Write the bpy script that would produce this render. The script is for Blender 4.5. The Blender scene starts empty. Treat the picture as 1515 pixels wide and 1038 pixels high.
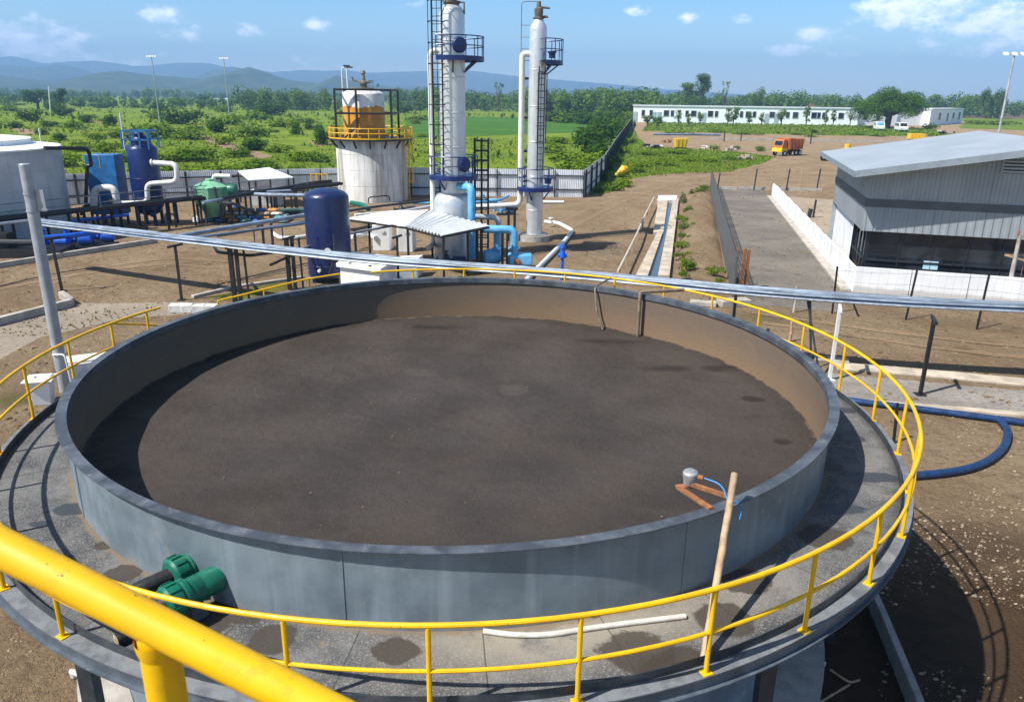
import bpy, math, random
import numpy as np
from mathutils import Vector, Matrix, noise as mnoise
random.seed(7); rng = np.random.default_rng(7)
R = math.radians; PI = math.pi; cos, sin = math.cos, math.sin
scene = bpy.context.scene
COL = scene.collection

# ------------------------------------------------------------------ camera
F_PX, PITCH, ROLL, CAMH = 1137.65, 0.318136, 0.0128194, 10.0
_c, _s = cos(ROLL), sin(ROLL)
ROT = np.array([[_c, -_s, 0], [_s, _c, 0], [0, 0, 1]]) @ np.array(
    [[1, 0, 0], [0, -sin(PITCH), -cos(PITCH)], [0, cos(PITCH), -sin(PITCH)]])
cam_d = bpy.data.cameras.new('camera'); cam = bpy.data.objects.new('camera', cam_d); COL.objects.link(cam)
cam_d.sensor_width = 36.0; cam_d.lens = F_PX / 1515 * 36; cam_d.clip_start = 0.05; cam_d.clip_end = 30000
cm = Matrix(((ROT[0][0], -ROT[1][0], -ROT[2][0], 0), (ROT[0][1], -ROT[1][1], -ROT[2][1], 0),
             (ROT[0][2], -ROT[1][2], -ROT[2][2], CAMH), (0, 0, 0, 1)))
cam.matrix_world = cm
cam_d.dof.use_dof = True; cam_d.dof.focus_distance = 16.0; cam_d.dof.aperture_fstop = 9.0
scene.camera = cam

def ray(u, v):
    return np.array([(u - 757.5) / F_PX, (v - 519.0) / F_PX, 1.0]) @ ROT
def G(u, v, z=0.0):                      # point of the horizontal plane at height z seen at (u, v) of the survey photo
    d = ray(u, v); k = (z - CAMH) / d[2]
    return Vector((d[0] * k, d[1] * k, z))
def at(u, v, Y):                         # point of the plane y = Y
    d = ray(u, v); k = Y / d[1]
    return Vector((d[0] * k, Y, CAMH + d[2] * k))
def onplane(u, v, P, n):
    d = Vector(ray(u, v)); o = Vector((0, 0, CAMH)); k = (Vector(P) - o).dot(Vector(n)) / d.dot(Vector(n))
    return o + d * k

# ------------------------------------------------------------------ materials
MATS = {}
class NT:
    def __init__(s, name):
        s.m = bpy.data.materials.new(name); s.m.use_nodes = True; s.t = s.m.node_tree; s.t.nodes.clear()
        s.out = s.n('ShaderNodeOutputMaterial'); s.b = s.n('ShaderNodeBsdfPrincipled'); s.l(s.b.outputs[0], s.out.inputs[0])
        s.pos = s.n('ShaderNodeNewGeometry')
    def n(s, k): return s.t.nodes.new(k)
    def l(s, a, b): s.t.links.new(a, b)
    def noise(s, scale, detail=4, rough=.6, vec=None, stretch=None, dist=0.0):
        t = s.n('ShaderNodeTexNoise'); t.inputs['Scale'].default_value = scale; t.inputs['Detail'].default_value = detail
        t.inputs['Roughness'].default_value = rough; t.inputs['Distortion'].default_value = dist
        v = vec if vec is not None else s.pos.outputs['Position']
        if stretch:
            mp = s.n('ShaderNodeVectorMath'); mp.operation = 'MULTIPLY'; s.l(v, mp.inputs[0]); mp.inputs[1].default_value = stretch; v = mp.outputs[0]
        s.l(v, t.inputs['Vector']); return t.outputs['Fac']
    def ramp(s, fac, a, b, lo=0.0, hi=1.0):
        r = s.n('ShaderNodeMapRange'); s.l(fac, r.inputs[0]); r.inputs[1].default_value = a; r.inputs[2].default_value = b
        r.inputs[3].default_value = lo; r.inputs[4].default_value = hi; r.interpolation_type = 'SMOOTHSTEP'; return r.outputs[0]
    def mix(s, fac, a, b, mode='MIX'):
        m = s.n('ShaderNodeMix'); m.data_type = 'RGBA'; m.blend_type = mode
        for i, x in ((0, fac), (6, a), (7, b)):
            if isinstance(x, (tuple, list)): m.inputs[i].default_value = (*x, 1)
            elif isinstance(x, (int, float)): m.inputs[i].default_value = x
            else: s.l(x, m.inputs[i])
        return m.outputs[2]
    def math(s, op, a, b=0.0):
        m = s.n('ShaderNodeMath'); m.operation = op
        for i, x in ((0, a), (1, b)):
            if isinstance(x, (int, float)): m.inputs[i].default_value = x
            else: s.l(x, m.inputs[i])
        return m.outputs[0]
    def xyz(s):
        x = s.n('ShaderNodeSeparateXYZ'); s.l(s.pos.outputs['Position'], x.inputs[0]); return x.outputs
    def island(s): return s.pos.outputs['Random Per Island']
    def col(s, c): 
        if isinstance(c, (tuple, list)): s.b.inputs['Base Color'].default_value = (*c, 1)
        else: s.l(c, s.b.inputs['Base Color'])
    def rough(s, r):
        if isinstance(r, (int, float)): s.b.inputs['Roughness'].default_value = r
        else: s.l(r, s.b.inputs['Roughness'])
    def metal(s, v): s.b.inputs['Metallic'].default_value = v
    def spec(s, v): s.b.inputs['Specular IOR Level'].default_value = v
    def bump(s, h, strength=.3, dist=.02):
        b = s.n('ShaderNodeBump'); b.inputs['Strength'].default_value = strength; b.inputs['Distance'].default_value = dist
        s.l(h, b.inputs['Height']); s.l(b.outputs[0], s.b.inputs['Normal'])

def pm(name, col, rough=.5, metal=0.0, var=.25, scale=2.0, grime=None, gamt=.5, gscale=1.5, streak=False, bump=0.0, bscale=30, spec=.5):
    """painted / bare material: base colour varied by noise, with patches of grime (streaky or blotchy)"""
    if name in MATS: return MATS[name]
    t = NT(name)
    c2 = tuple(x * (1 - var) for x in col); c1 = tuple(min(1, x * (1 + var * .6)) for x in col)
    c = t.mix(t.ramp(t.noise(scale, 5), .35, .65), c2, c1)
    if grime:
        g = t.noise(gscale, 6, .65, stretch=(1, 1, .12) if streak else None)
        fine = t.noise(gscale * 9, 3)
        f = t.math('MULTIPLY', t.ramp(g, .52, .72), t.ramp(fine, .3, .6, .4, 1.0))
        c = t.mix(t.math('MULTIPLY', f, gamt), c, grime)
    t.col(c); t.metal(metal); t.spec(spec)
    t.rough(t.ramp(t.noise(scale * 4, 3), .3, .7, max(.05, rough - .1), min(1, rough + .12)))
    if bump: t.bump(t.noise(bscale, 4), bump, .02)
    MATS[name] = t.m; return t.m

# ------------------------------------------------------------------ mesh builder
def fillet(pts, r, n=6):
    pts = [Vector(p) for p in pts]; out = [pts[0]]
    for a, b, c in zip(pts, pts[1:], pts[2:]):
        d1 = (a - b); d2 = (c - b); k = min(r, d1.length * .49, d2.length * .49)
        p, q = b + d1.normalized() * k, b + d2.normalized() * k
        for i in range(n + 1):
            t = i / n; out.append(p * (1 - t) ** 2 + b * 2 * t * (1 - t) + q * t * t)
    return out + [pts[-1]]

class MB:
    def __init__(s): s.v = []; s.f = []; s.mi = []
    def add(s, vs, fs, m=0):
        k = len(s.v); s.v += [tuple(p) for p in vs]; s.f += [tuple(i + k for i in f) for f in fs]; s.mi += [m] * len(fs); return s
    def hexa(s, b, t, m=0):                # b: 4 bottom points ccw, t: 4 top points
        return s.add(list(b) + list(t), [(3, 2, 1, 0), (4, 5, 6, 7), (0, 1, 5, 4), (1, 2, 6, 5), (2, 3, 7, 6), (3, 0, 4, 7)], m)
    def box(s, c, d, rz=0.0, m=0):         # c: centre of the base, d: full size
        x, y, z = c; a, b, h = d[0] / 2, d[1] / 2, d[2]; C, S = cos(rz), sin(rz)
        p = [(x + C * i * a - S * j * b, y + S * i * a + C * j * b) for i, j in ((-1, -1), (1, -1), (1, 1), (-1, 1))]
        return s.hexa([(*q, z) for q in p], [(*q, z + h) for q in p], m)
    def bar(s, p, q, w, h=None, up=(0, 0, 1), m=0):
        p, q = Vector(p), Vector(q); h = h or w; d = (q - p).normalized(); u = Vector(up)
        if abs(d.dot(u)) > .98: u = Vector((0, 1, 0))
        a = d.cross(u).normalized() * (w / 2); b = a.cross(d).normalized() * (h / 2)
        e = [-a - b, a - b, a + b, -a + b]
        return s.hexa([p + x for x in e], [q + x for x in e], m)
    def tube(s, pts, r, n=8, caps=True, m=0, closed=False):
        P = [Vector(p) for p in pts]; N = len(P); rr = r if hasattr(r, '__len__') else [r] * N
        T = []
        for i in range(N):
            if closed: t = P[(i + 1) % N] - P[i - 1]
            else: t = P[min(i + 1, N - 1)] - P[max(i - 1, 0)]
            T.append(t.normalized())
        u = Vector((0, 0, 1)) if abs(T[0].z) < .9 else Vector((1, 0, 0)); a = T[0].cross(u).normalized(); vs = []
        for i in range(N):
            a = (a - T[i] * a.dot(T[i])).normalized(); b = T[i].cross(a)
            vs += [P[i] + (a * cos(2 * PI * j / n) + b * sin(2 * PI * j / n)) * rr[i] for j in range(n)]
        fs = []
        for i in range(N if closed else N - 1):
            k = (i + 1) % N
            fs += [(i * n + j, i * n + (j + 1) % n, k * n + (j + 1) % n, k * n + j) for j in range(n)]
        if caps and not closed: fs += [tuple(range(n))[::-1], tuple((N - 1) * n + j for j in range(n))]
        return s.add(vs, fs, m)
    def lathe(s, prof, c=(0, 0, 0), n=32, m=0, a0=0.0, a1=2 * PI, axis=None):
        full = abs(a1 - a0 - 2 * PI) < 1e-6; k = n if full else n + 1; vs = []; c = Vector(c)
        if axis is None: X, Y, Z = Vector((1, 0, 0)), Vector((0, 1, 0)), Vector((0, 0, 1))
        else:
            Z = Vector(axis).normalized(); u = Vector((0, 0, 1)) if abs(Z.z) < .9 else Vector((1, 0, 0)); X = Z.cross(u).normalized(); Y = Z.cross(X)
        for r, z in prof:
            for j in range(k):
                t = a0 + (a1 - a0) * j / n; vs.append(c + X * (r * cos(t)) + Y * (r * sin(t)) + Z * z)
        fs = []
        for i in range(len(prof) - 1):
            for j in range(n):
                q = (j + 1) % k; fs.append((i * k + j, i * k + q, (i + 1) * k + q, (i + 1) * k + j))
        return s.add(vs, fs, m)
    def prism(s, poly, z0, z1, m=0):
        n = len(poly); a = [(p[0], p[1], z0) for p in poly]; b = [(p[0], p[1], z1) for p in poly]
        return s.add(a + b, [tuple(range(n))[::-1], tuple(range(n, 2 * n))] + [(i, (i + 1) % n, n + (i + 1) % n, n + i) for i in range(n)], m)
    def slab(s, quad, t, m=0):             # a plate under 4+ points in space
        q = [Vector(p) for p in quad]; n = len(q)
        return s.add([p - Vector((0, 0, t)) for p in q] + q, [tuple(range(n))[::-1], tuple(range(n, 2 * n))] + [(i, (i + 1) % n, n + (i + 1) % n, n + i) for i in range(n)], m)
    def build(s, name, mats, parent=None, loc=None, sharp=35, bevel=0.0, local=False):
        off = Vector((0, 0, 0))
        if not local:
            if parent is not None: off = WLOC[parent.name]
            elif loc is not None: off = Vector(loc)
        me = bpy.data.meshes.new(name)
        V = np.array(s.v, dtype=np.float64) - np.array(off)
        me.from_pydata(V.tolist(), [], s.f)
        for m in (mats if isinstance(mats, (list, tuple)) else [mats]): me.materials.append(m)
        me.polygons.foreach_set('material_index', s.mi)
        me.polygons.foreach_set('use_smooth', [True] * len(s.f)); me.set_sharp_from_angle(angle=R(sharp)); me.validate(); me.update()
        o = bpy.data.objects.new(name, me); COL.objects.link(o)
        if parent is not None: o.parent = parent; WLOC[o.name] = off
        else:
            if loc is not None: o.location = loc
            WLOC[o.name] = off
        if bevel:
            b = o.modifiers.new('edge', 'BEVEL'); b.width = bevel; b.segments = 2; b.limit_method = 'ANGLE'
        return o
WLOC = {}
def tag(o, label=None, cat=None, group=None, kind=None):
    if label: o['label'] = label
    if cat: o['category'] = cat
    if group: o['group'] = group
    if kind: o['kind'] = kind
    return o
def thing(name, label, cat, loc=(0, 0, 0), group=None, rz=0.0):
    o = bpy.data.objects.new(name, None); COL.objects.link(o); o.location = loc; o.rotation_euler = (0, 0, rz); o.empty_display_size = .2
    WLOC[o.name] = Vector(loc); return tag(o, label, cat, group)
def dup(root, loc, rz=0.0, label=None, scale=None):
    kids = [c for c in bpy.data.objects if c.parent == root]
    r = root.copy(); COL.objects.link(r); r.location = loc; r.rotation_euler = (0, 0, rz)
    if scale: r.scale = scale if hasattr(scale, '__len__') else (scale,) * 3
    if label: r['label'] = label
    for c in kids:
        d = c.copy(); COL.objects.link(d); d.parent = r
        for g in [x for x in bpy.data.objects if x.parent == c]:
            e = g.copy(); COL.objects.link(e); e.parent = d
    return r
def structure(o): o['kind'] = 'structure'; return o

# ------------------------------------------------------------------ light and air
SUN = Vector((-.70, -.395, 1.0)).normalized()
el = math.asin(SUN.z); azi = math.atan2(SUN.x, SUN.y)
sl = bpy.data.lights.new('sun', 'SUN'); sl.energy = 5.0; sl.angle = R(.53); sl.color = (1, .955, .88)
so = bpy.data.objects.new('sun', sl); COL.objects.link(so); so.rotation_euler = SUN.to_track_quat('Z', 'Y').to_euler(); so.location = (0, 0, 60)
w = bpy.data.worlds.new('World'); scene.world = w; w.use_nodes = True
nt = w.node_tree; nt.nodes.clear()
def wn(k): return nt.nodes.new(k)
sky = wn('ShaderNodeTexSky'); sky.sky_type = 'NISHITA'; sky.sun_disc = False; sky.sun_elevation = el; sky.sun_rotation = azi
sky.altitude = 300; sky.air_density = 1.0; sky.dust_density = .35; sky.ozone_density = 1.6
bg = wn('ShaderNodeBackground'); wo = wn('ShaderNodeOutputWorld'); nt.links.new(bg.outputs[0], wo.inputs[0]); bg.inputs[1].default_value = .104
tc = wn('ShaderNodeTexCoord')
# cumulus near the horizon: noise over azimuth and height
sx = wn('ShaderNodeSeparateXYZ'); nt.links.new(tc.outputs['Generated'], sx.inputs[0])
def wm(op, a, b=0.0, c=0.0):
    m = wn('ShaderNodeMath'); m.operation = op
    for i, x in ((0, a), (1, b), (2, c)):
        if isinstance(x, (int, float)): m.inputs[i].default_value = x
        else: nt.links.new(x, m.inputs[i])
    return m.outputs[0]
az = wm('ARCTAN2', sx.outputs[0], sx.outputs[1]); elv = wm('ARCSINE', sx.outputs[2])
def wramp(x, a, b, lo=0.0, hi=1.0):
    r = wn('ShaderNodeMapRange'); nt.links.new(x, r.inputs[0]); r.interpolation_type = 'SMOOTHSTEP'
    for i, q in ((1, a), (2, b), (3, lo), (4, hi)): r.inputs[i].default_value = q
    return r.outputs[0]
cv = wn('ShaderNodeCombineXYZ'); nt.links.new(az, cv.inputs[0]); nt.links.new(wm('MULTIPLY', elv, 1.7), cv.inputs[1])
def wnoise(sc, det, rough=.55, off=0.0):
    t = wn('ShaderNodeTexNoise'); t.inputs['Scale'].default_value = sc; t.inputs['Detail'].default_value = det; t.inputs['Roughness'].default_value = rough
    a = wn('ShaderNodeVectorMath'); a.operation = 'ADD'; nt.links.new(cv.outputs[0], a.inputs[0]); a.inputs[1].default_value = (off, off * .7, 0)
    nt.links.new(a.outputs[0], t.inputs['Vector']); return t.outputs['Fac']
puff = wnoise(34, 10, .64); puff2 = wnoise(9, 4, .5, 3.7)
def blob(u, v, ra, re, k=1.0):            # a bank of cloud about a direction
    d = Vector(ray(u, v)).normalized(); a0 = math.atan2(d.x, d.y); e0 = math.asin(d.z)
    da = wm('DIVIDE', wm('SUBTRACT', az, a0), ra); de = wm('DIVIDE', wm('SUBTRACT', elv, e0), re)
    return wm('MULTIPLY', wm('SUBTRACT', 1.0, wramp(wm('SQRT', wm('ADD', wm('MULTIPLY', da, da), wm('MULTIPLY', de, de))), 0.0, 1.0)), k)
banks = None
for q in [(238, 24, .045, .022, 1.0), (262, 50, .07, .02, .62), (40, 60, .12, .04, .85), (130, 85, .16, .03, .6), (1360, 12, .14, .035, 1.0),
          (1490, 35, .12, .05, .95), (1300, 18, .05, .025, .9), (1215, 52, .07, .02, .85), (1170, 75, .05, .016, .95), (1235, 80, .05, .014, .7), (1022, 26, .035, .016, .9), (1095, 30, .025, .012, .7),
          (475, 36, .03, .016, .8), (365, 42, .04, .014, .6), (620, 8, .04, .012, .6), (940, 16, .03, .014, .6), (470, 85, .25, .03, .42), (1430, 70, .14, .03, .55)]:
    b = blob(*q); banks = b if banks is None else wm('MAXIMUM', banks, b)
mass = wm('ADD', wm('MULTIPLY', puff, .8), wm('MULTIPLY', puff2, .25))
cl = wm('MULTIPLY', wramp(wm('ADD', mass, wm('MULTIPLY', banks, .42)), .66, .93), wramp(banks, .02, .25))
cl = wm('MULTIPLY', cl, .92)
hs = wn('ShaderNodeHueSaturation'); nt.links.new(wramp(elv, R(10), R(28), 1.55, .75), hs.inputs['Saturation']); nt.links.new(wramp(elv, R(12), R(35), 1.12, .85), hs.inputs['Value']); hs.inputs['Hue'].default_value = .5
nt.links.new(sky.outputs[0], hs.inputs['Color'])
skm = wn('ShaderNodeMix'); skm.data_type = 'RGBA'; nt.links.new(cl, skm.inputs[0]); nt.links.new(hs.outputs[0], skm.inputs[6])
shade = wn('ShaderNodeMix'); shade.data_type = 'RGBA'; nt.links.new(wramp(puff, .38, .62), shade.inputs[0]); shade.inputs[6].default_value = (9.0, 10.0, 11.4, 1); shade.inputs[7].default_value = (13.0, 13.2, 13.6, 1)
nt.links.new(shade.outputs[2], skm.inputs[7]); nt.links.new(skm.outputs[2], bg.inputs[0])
scene.view_settings.view_transform = 'Standard'; scene.view_settings.look = 'None'; scene.view_settings.exposure = 0.68; scene.view_settings.gamma = 1.0
scene.render.engine = 'CYCLES'; scene.cycles.use_denoising = True; scene.cycles.max_bounces = 6; scene.cycles.diffuse_bounces = 3; scene.cycles.volume_bounces = 0
scene.cycles.transparent_max_bounces = 12; scene.cycles.caustics_reflective = False; scene.cycles.caustics_refractive = False

# haze: one box of thin air round everything
HZ_D = 1 / 4000.0
hb = MB(); hb.box((0, 3500, -1.0), (15000, 9000, 420)); 
hm = bpy.data.materials.new('thin_air'); hm.use_nodes = True; hm.node_tree.nodes.clear()
ho_ = hm.node_tree.nodes.new('ShaderNodeOutputMaterial'); hv = hm.node_tree.nodes.new('ShaderNodeVolumePrincipled')
hv.inputs['Color'].default_value = (.34, .60, 1.0, 1); hv.inputs['Density'].default_value = HZ_D; hv.inputs['Anisotropy'].default_value = 0.0
hm.node_tree.links.new(hv.outputs[0], ho_.inputs['Volume'])
tag(hb.build('haze', hm), kind='stuff')
# ------------------------------------------------------------------ shared paints
YEL = pm('yellow_paint', (.76, .43, .002), .42, var=.08, scale=3, grime=(.34, .17, .02), gamt=.35, gscale=9, bump=.03, bscale=240)
GALV = pm('galvanised_steel', (.29, .36, .43), .5, metal=.25, var=.22, scale=1.2, grime=(.42, .47, .52), gamt=.5, gscale=1.3, streak=True)
DARKST = pm('dark_painted_steel', (.035, .042, .052), .45, var=.25, scale=4, grime=(.16, .13, .10), gamt=.3, gscale=4)
BLACK = pm('black_steel', (.012, .013, .015), .45, var=.2, scale=3, grime=(.09, .07, .05), gamt=.35, gscale=5)
CONC = pm('weathered_concrete', (.40, .37, .33), .9, var=.22, scale=1.6, grime=(.17, .15, .12), gamt=.6, gscale=1.2, bump=.3, bscale=40, spec=.2)
WHITE = pm('white_paint', (.80, .81, .82), .5, var=.08, scale=1.0, grime=(.36, .34, .31), gamt=.45, gscale=1.4, streak=True)
ALU = pm('aluminium_cladding', (.64, .66, .68), .38, metal=.5, var=.07, scale=.8, grime=(.46, .47, .49), gamt=.4, gscale=.7, streak=True)
PIPEW = pm('white_pipe', (.70, .70, .68), .4, var=.1, scale=3, grime=(.36, .32, .27), gamt=.4, gscale=3)
NAVY = pm('navy_paint', (.008, .018, .080), .3, var=.12, scale=.8, grime=(.035, .05, .12), gamt=.22, gscale=2.0)
NAVY2 = pm('deep_blue_paint', (.006, .021, .115), .35, var=.12, scale=2, grime=(.05, .07, .16), gamt=.4, gscale=3)
BLUE = pm('blue_paint', (.010, .085, .26), .4, var=.25, scale=1.5, grime=(.05, .10, .18), gamt=.4, gscale=2.5)
SKYB = pm('light_blue_paint', (.13, .42, .72), .4, var=.15, scale=2.5, grime=(.10, .16, .22), gamt=.45, gscale=3.5)
BRB = pm('bright_blue_paint', (.01, .10, .55), .35, var=.25, scale=2.5)
GREENP = pm('green_plastic', (.004, .125, .078), .38, var=.2, scale=8, grime=(.10, .16, .12), gamt=.3, gscale=9)
BLKP = pm('black_pipe', (.02, .02, .022), .5, var=.2, scale=8, grime=(.10, .09, .08), gamt=.4, gscale=8)
RUST = pm('rusty_steel', (.30, .12, .045), .85, var=.35, scale=9, grime=(.10, .05, .03), gamt=.6, gscale=6, bump=.3, bscale=60)
WOOD = pm('weathered_wood', (.42, .29, .18), .8, var=.3, scale=6, grime=(.24, .13, .07), gamt=.6, gscale=5, streak=True)

t = NT('handrail_yellow')
c = t.mix(t.ramp(t.noise(2.0, 5, .6), .35, .65), (.70, .38, .002), (.80, .46, .003)); c = t.mix(t.math('MULTIPLY', t.ramp(t.noise(13, 6, .7), .55, .70), .45), c, (.45, .24, .01))
c = t.mix(t.ramp(t.noise(30, 4, .65), .685, .70), c, (.13, .06, .03)); c = t.mix(t.math('MULTIPLY', t.ramp(t.noise(7, 7, .75), .68, .72), .8), c, (.20, .10, .04))
t.col(c); t.rough(t.ramp(t.noise(9, 5), .3, .7, .35, .6)); t.bump(t.noise(5, 3), .05, .02); YEL = t.m
# ------------------------------------------------------------------ the sludge tank
TX, TY = -1.0138, 14.2502
ZR, RO, RW = 5.209, 6.892, 6.788            # rim height, rim radius, wall radius
ZD, ZS = 4.104, 4.097                       # deck and sludge surfaces
RT, RL, RRAIL = 7.95, 8.13, 8.065           # toe plate, ledge edge, handrail
def pol(r, a, z): return Vector((TX + r * cos(R(a)), TY + r * sin(R(a)), z))
tank = thing('sludge_tank', 'huge round open steel tank filled with dark dried sludge, ringed by a walkway', 'tank', (TX, TY, 0))
# outer wall: pale zinc with rain streaks and tan scuffs
t = NT('tank_outer_wall'); x = t.xyz()
c = t.mix(t.ramp(t.noise(1.1, 5), .35, .65), (.135, .175, .21), (.20, .25, .29))
c = t.mix(t.math('MULTIPLY', t.ramp(t.noise(3.0, 6, .6, stretch=(1, 1, .06)), .5, .75), .55), c, (.30, .36, .41))
c = t.mix(t.math('MULTIPLY', t.ramp(t.noise(2.6, 6, .65, stretch=(1, 1, .05)), .56, .68), .28), c, (.10, .125, .145))
c = t.mix(t.math('MULTIPLY', t.ramp(t.noise(1.7, 7, .7), .62, .70), .4), c, (.36, .33, .28))
c = t.mix(t.math('MULTIPLY', t.ramp(t.noise(3.1, 7, .7, stretch=(1, 1, .25)), .68, .72), .4), c, (.20, .12, .07))
low = t.math('SUBTRACT', 1.0, t.ramp(x[2], 4.10, 4.30))
c = t.mix(t.math('MULTIPLY', t.math('MULTIPLY', low, t.ramp(t.noise(5, 5), .4, .65)), .6), c, (.33, .28, .22))
t.col(c); t.metal(.2); t.rough(t.ramp(t.noise(2.2, 4), .3, .7, .38, .6)); t.bump(t.noise(1.4, 2), .25, .03); M_TWALL = t.m
# inner wall: caked brown
t = NT('tank_inner_wall'); x = t.xyz()
band = t.math('ADD', x[2], t.math('MULTIPLY', t.noise(2.2, 6, .65), .5))
c = t.mix(t.ramp(band, 4.35, 5.2), (.215, .145, .09), (.150, .115, .088))
c = t.mix(t.math('MULTIPLY', t.ramp(t.noise(1.3, 7, .7, stretch=(1, 1, 3)), .52, .7), .6), c, (.215, .145, .09))
c = t.mix(t.math('MULTIPLY', t.ramp(t.noise(14, 5, .7), .55, .75), .55), c, (.07, .056, .046))
t.col(c); t.rough(.92); t.spec(.15); t.bump(t.noise(38, 6, .7), .6, .03); M_IN = t.m
t = NT('rim_steel')
c = t.mix(t.ramp(t.noise(3, 5), .35, .65), (.055, .064, .077), (.11, .125, .145)); c = t.mix(t.math('MULTIPLY', t.ramp(t.noise(2.2, 6, .7), .58, .66), .7), c, (.035, .04, .048))
c = t.mix(t.math('MULTIPLY', t.ramp(t.noise(6, 5, .7), .6, .7), .5), c, (.30, .25, .20)); t.col(c); t.rough(.5); t.metal(.2); M_RIM = t.m
N = 160
mb = MB().lathe([(RW, ZD - .03), (RW, ZR - .02)], (TX, TY, 0), N); mb.build('outer_wall', M_TWALL, tank)
mb = MB().lathe([(RW - .02, ZR - .13), (RW - .02, ZS - .4)], (TX, TY, 0), N); mb.build('inner_wall', M_IN, tank)
mb = MB().lathe([(RW + .002, ZR - .012), (RO, ZR - .012), (RO, ZR), (RW - .055, ZR), (RW - .055, ZR - .125), (RW - .019, ZR - .125)], (TX, TY, 0), N); mb.build('rim', M_RIM, tank, sharp=30)
for a in (-97.5, -62, -20, -140, 175, 20, 60, 100, 140):
    mb = MB(); 
    mb.bar(pol(RW + .003, a, ZD), pol(RW + .003, a, ZR - .02), .02, .012, up=(cos(R(a)), sin(R(a)), 0)); mb.build('seam', M_TWALL, tank)
# sludge
t = NT('dried_sludge')
c = t.mix(t.ramp(t.noise(.55, 6, .6), .34, .66), (.050, .0385, .031), (.082, .065, .054))
c = t.mix(t.math('MULTIPLY', t.ramp(t.noise(.30, 5, .6, dist=.6), .56, .68), .5), c, (.088, .066, .048))
c = t.mix(t.math('MULTIPLY', t.ramp(t.noise(60, 3, .65), .58, .68), .8), c, (.15, .122, .10))
c = t.mix(t.math('MULTIPLY', t.ramp(t.noise(120, 2, .5), .35, .48, 1, 0), .6), c, (.02, .016, .014))
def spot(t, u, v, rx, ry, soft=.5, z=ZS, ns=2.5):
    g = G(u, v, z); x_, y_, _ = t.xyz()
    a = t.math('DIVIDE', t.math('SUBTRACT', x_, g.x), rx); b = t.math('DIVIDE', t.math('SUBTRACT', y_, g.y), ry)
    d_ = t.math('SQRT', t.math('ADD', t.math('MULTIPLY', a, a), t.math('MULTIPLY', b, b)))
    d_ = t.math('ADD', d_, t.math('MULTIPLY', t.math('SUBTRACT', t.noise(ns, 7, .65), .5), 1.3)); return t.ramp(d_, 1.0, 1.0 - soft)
for q in ((760, 576, .34, .36, .25), (620, 551, .5, .3, .5), (1000, 620, 1.4, .8, .9)): c = t.mix(t.math('MULTIPLY', spot(t, *q), .55), c, (.098, .080, .066))
for q in ((1113, 590, .30, .2, .4), (1158, 653, .22, .16, .3), (900, 505, 1.2, .28, .8), (985, 545, .9, .3, .8), (640, 484, .9, .25, .7), (1070, 545, .8, .35, .8), (170, 700, .5, .5, .8)): c = t.mix(t.math('MULTIPLY', spot(t, *q), .8), c, (.022, .017, .013))
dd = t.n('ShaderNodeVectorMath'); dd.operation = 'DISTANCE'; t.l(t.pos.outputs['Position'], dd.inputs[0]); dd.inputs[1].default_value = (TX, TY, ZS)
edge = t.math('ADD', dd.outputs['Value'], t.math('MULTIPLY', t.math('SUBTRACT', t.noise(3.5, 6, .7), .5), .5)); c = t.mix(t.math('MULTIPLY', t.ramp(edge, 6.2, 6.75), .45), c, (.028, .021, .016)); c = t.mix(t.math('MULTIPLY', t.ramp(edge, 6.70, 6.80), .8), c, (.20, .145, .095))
c = t.mix(t.math('MULTIPLY', t.ramp(t.noise(.7, 8, .72, dist=1.2, stretch=(1, 2.2, 1)), .57, .66), .2), c, (.094, .076, .062))
t.col(c); t.rough(t.ramp(t.noise(.8, 5), .3, .7, .58, .85)); t.spec(.35)
hgt = t.math('ADD', t.math('MULTIPLY', t.noise(42, 7, .75), 1.0), t.math('MULTIPLY', t.noise(4, 4), 1.0)); t.bump(hgt, 1.0, .05); M_SL = t.m
mb = MB(); ng = 90; idx = {}; vs = []; fs = []
for i in range(ng + 1):
    rr = (RW - .022) * i / ng
    for j in range(N):
        px, py = TX + rr * cos(2 * PI * j / N), TY + rr * sin(2 * PI * j / N)
        z = ZS + .018 * mnoise.noise((px * 1.1, py * 1.1, 0)) + .012 * mnoise.noise((px * 4, py * 4, 3)) + (.05 * max(0, (rr - 6.6) / .17) if rr > 6.6 else 0) * (.5 + .5 * mnoise.noise((px * 2, py * 2, 9)))
        vs.append((px, py, z))
for i in range(ng):
    for j in range(N): fs.append((i * N + j, i * N + (j + 1) % N, (i + 1) * N + (j + 1) % N, (i + 1) * N + j))
mb.add(vs, fs)
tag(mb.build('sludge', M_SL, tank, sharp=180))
# light dry crust and wet spots on the sludge, crumbs of dirt
def patch(mb, cx, cy, z, rx, ry, rz=0.0, jag=.28, seed=0, n=110, m=0):
    pts = []
    for i in range(n):
        a = 2 * PI * i / n; k = 1 + jag * mnoise.noise((cos(a) * 1.4 + seed * 7.3, sin(a) * 1.4, seed)) * 1.6 + jag * .45 * mnoise.noise((cos(a) * 6 + seed, sin(a) * 6, 5)) + jag * .3 * mnoise.noise((cos(a) * 17 + seed, sin(a) * 17, 5))
        X, Y = rx * k * cos(a), ry * k * sin(a); pts.append((cx + X * cos(rz) - Y * sin(rz), cy + X * sin(rz) + Y * cos(rz), z))
    mb.add([(cx, cy, z)] + pts, [(0, i + 1, (i + 1) % n + 1) for i in range(n)], m)
M_WETS = pm('wet_sludge', (.016, .012, .010), .35, var=.3, scale=12, bump=.4, bscale=30)
M_CRUST = pm('dry_crust', (.085, .072, .06), .9, var=.3, scale=14, bump=.4, bscale=30, spec=.2)
mb = MB()
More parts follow.
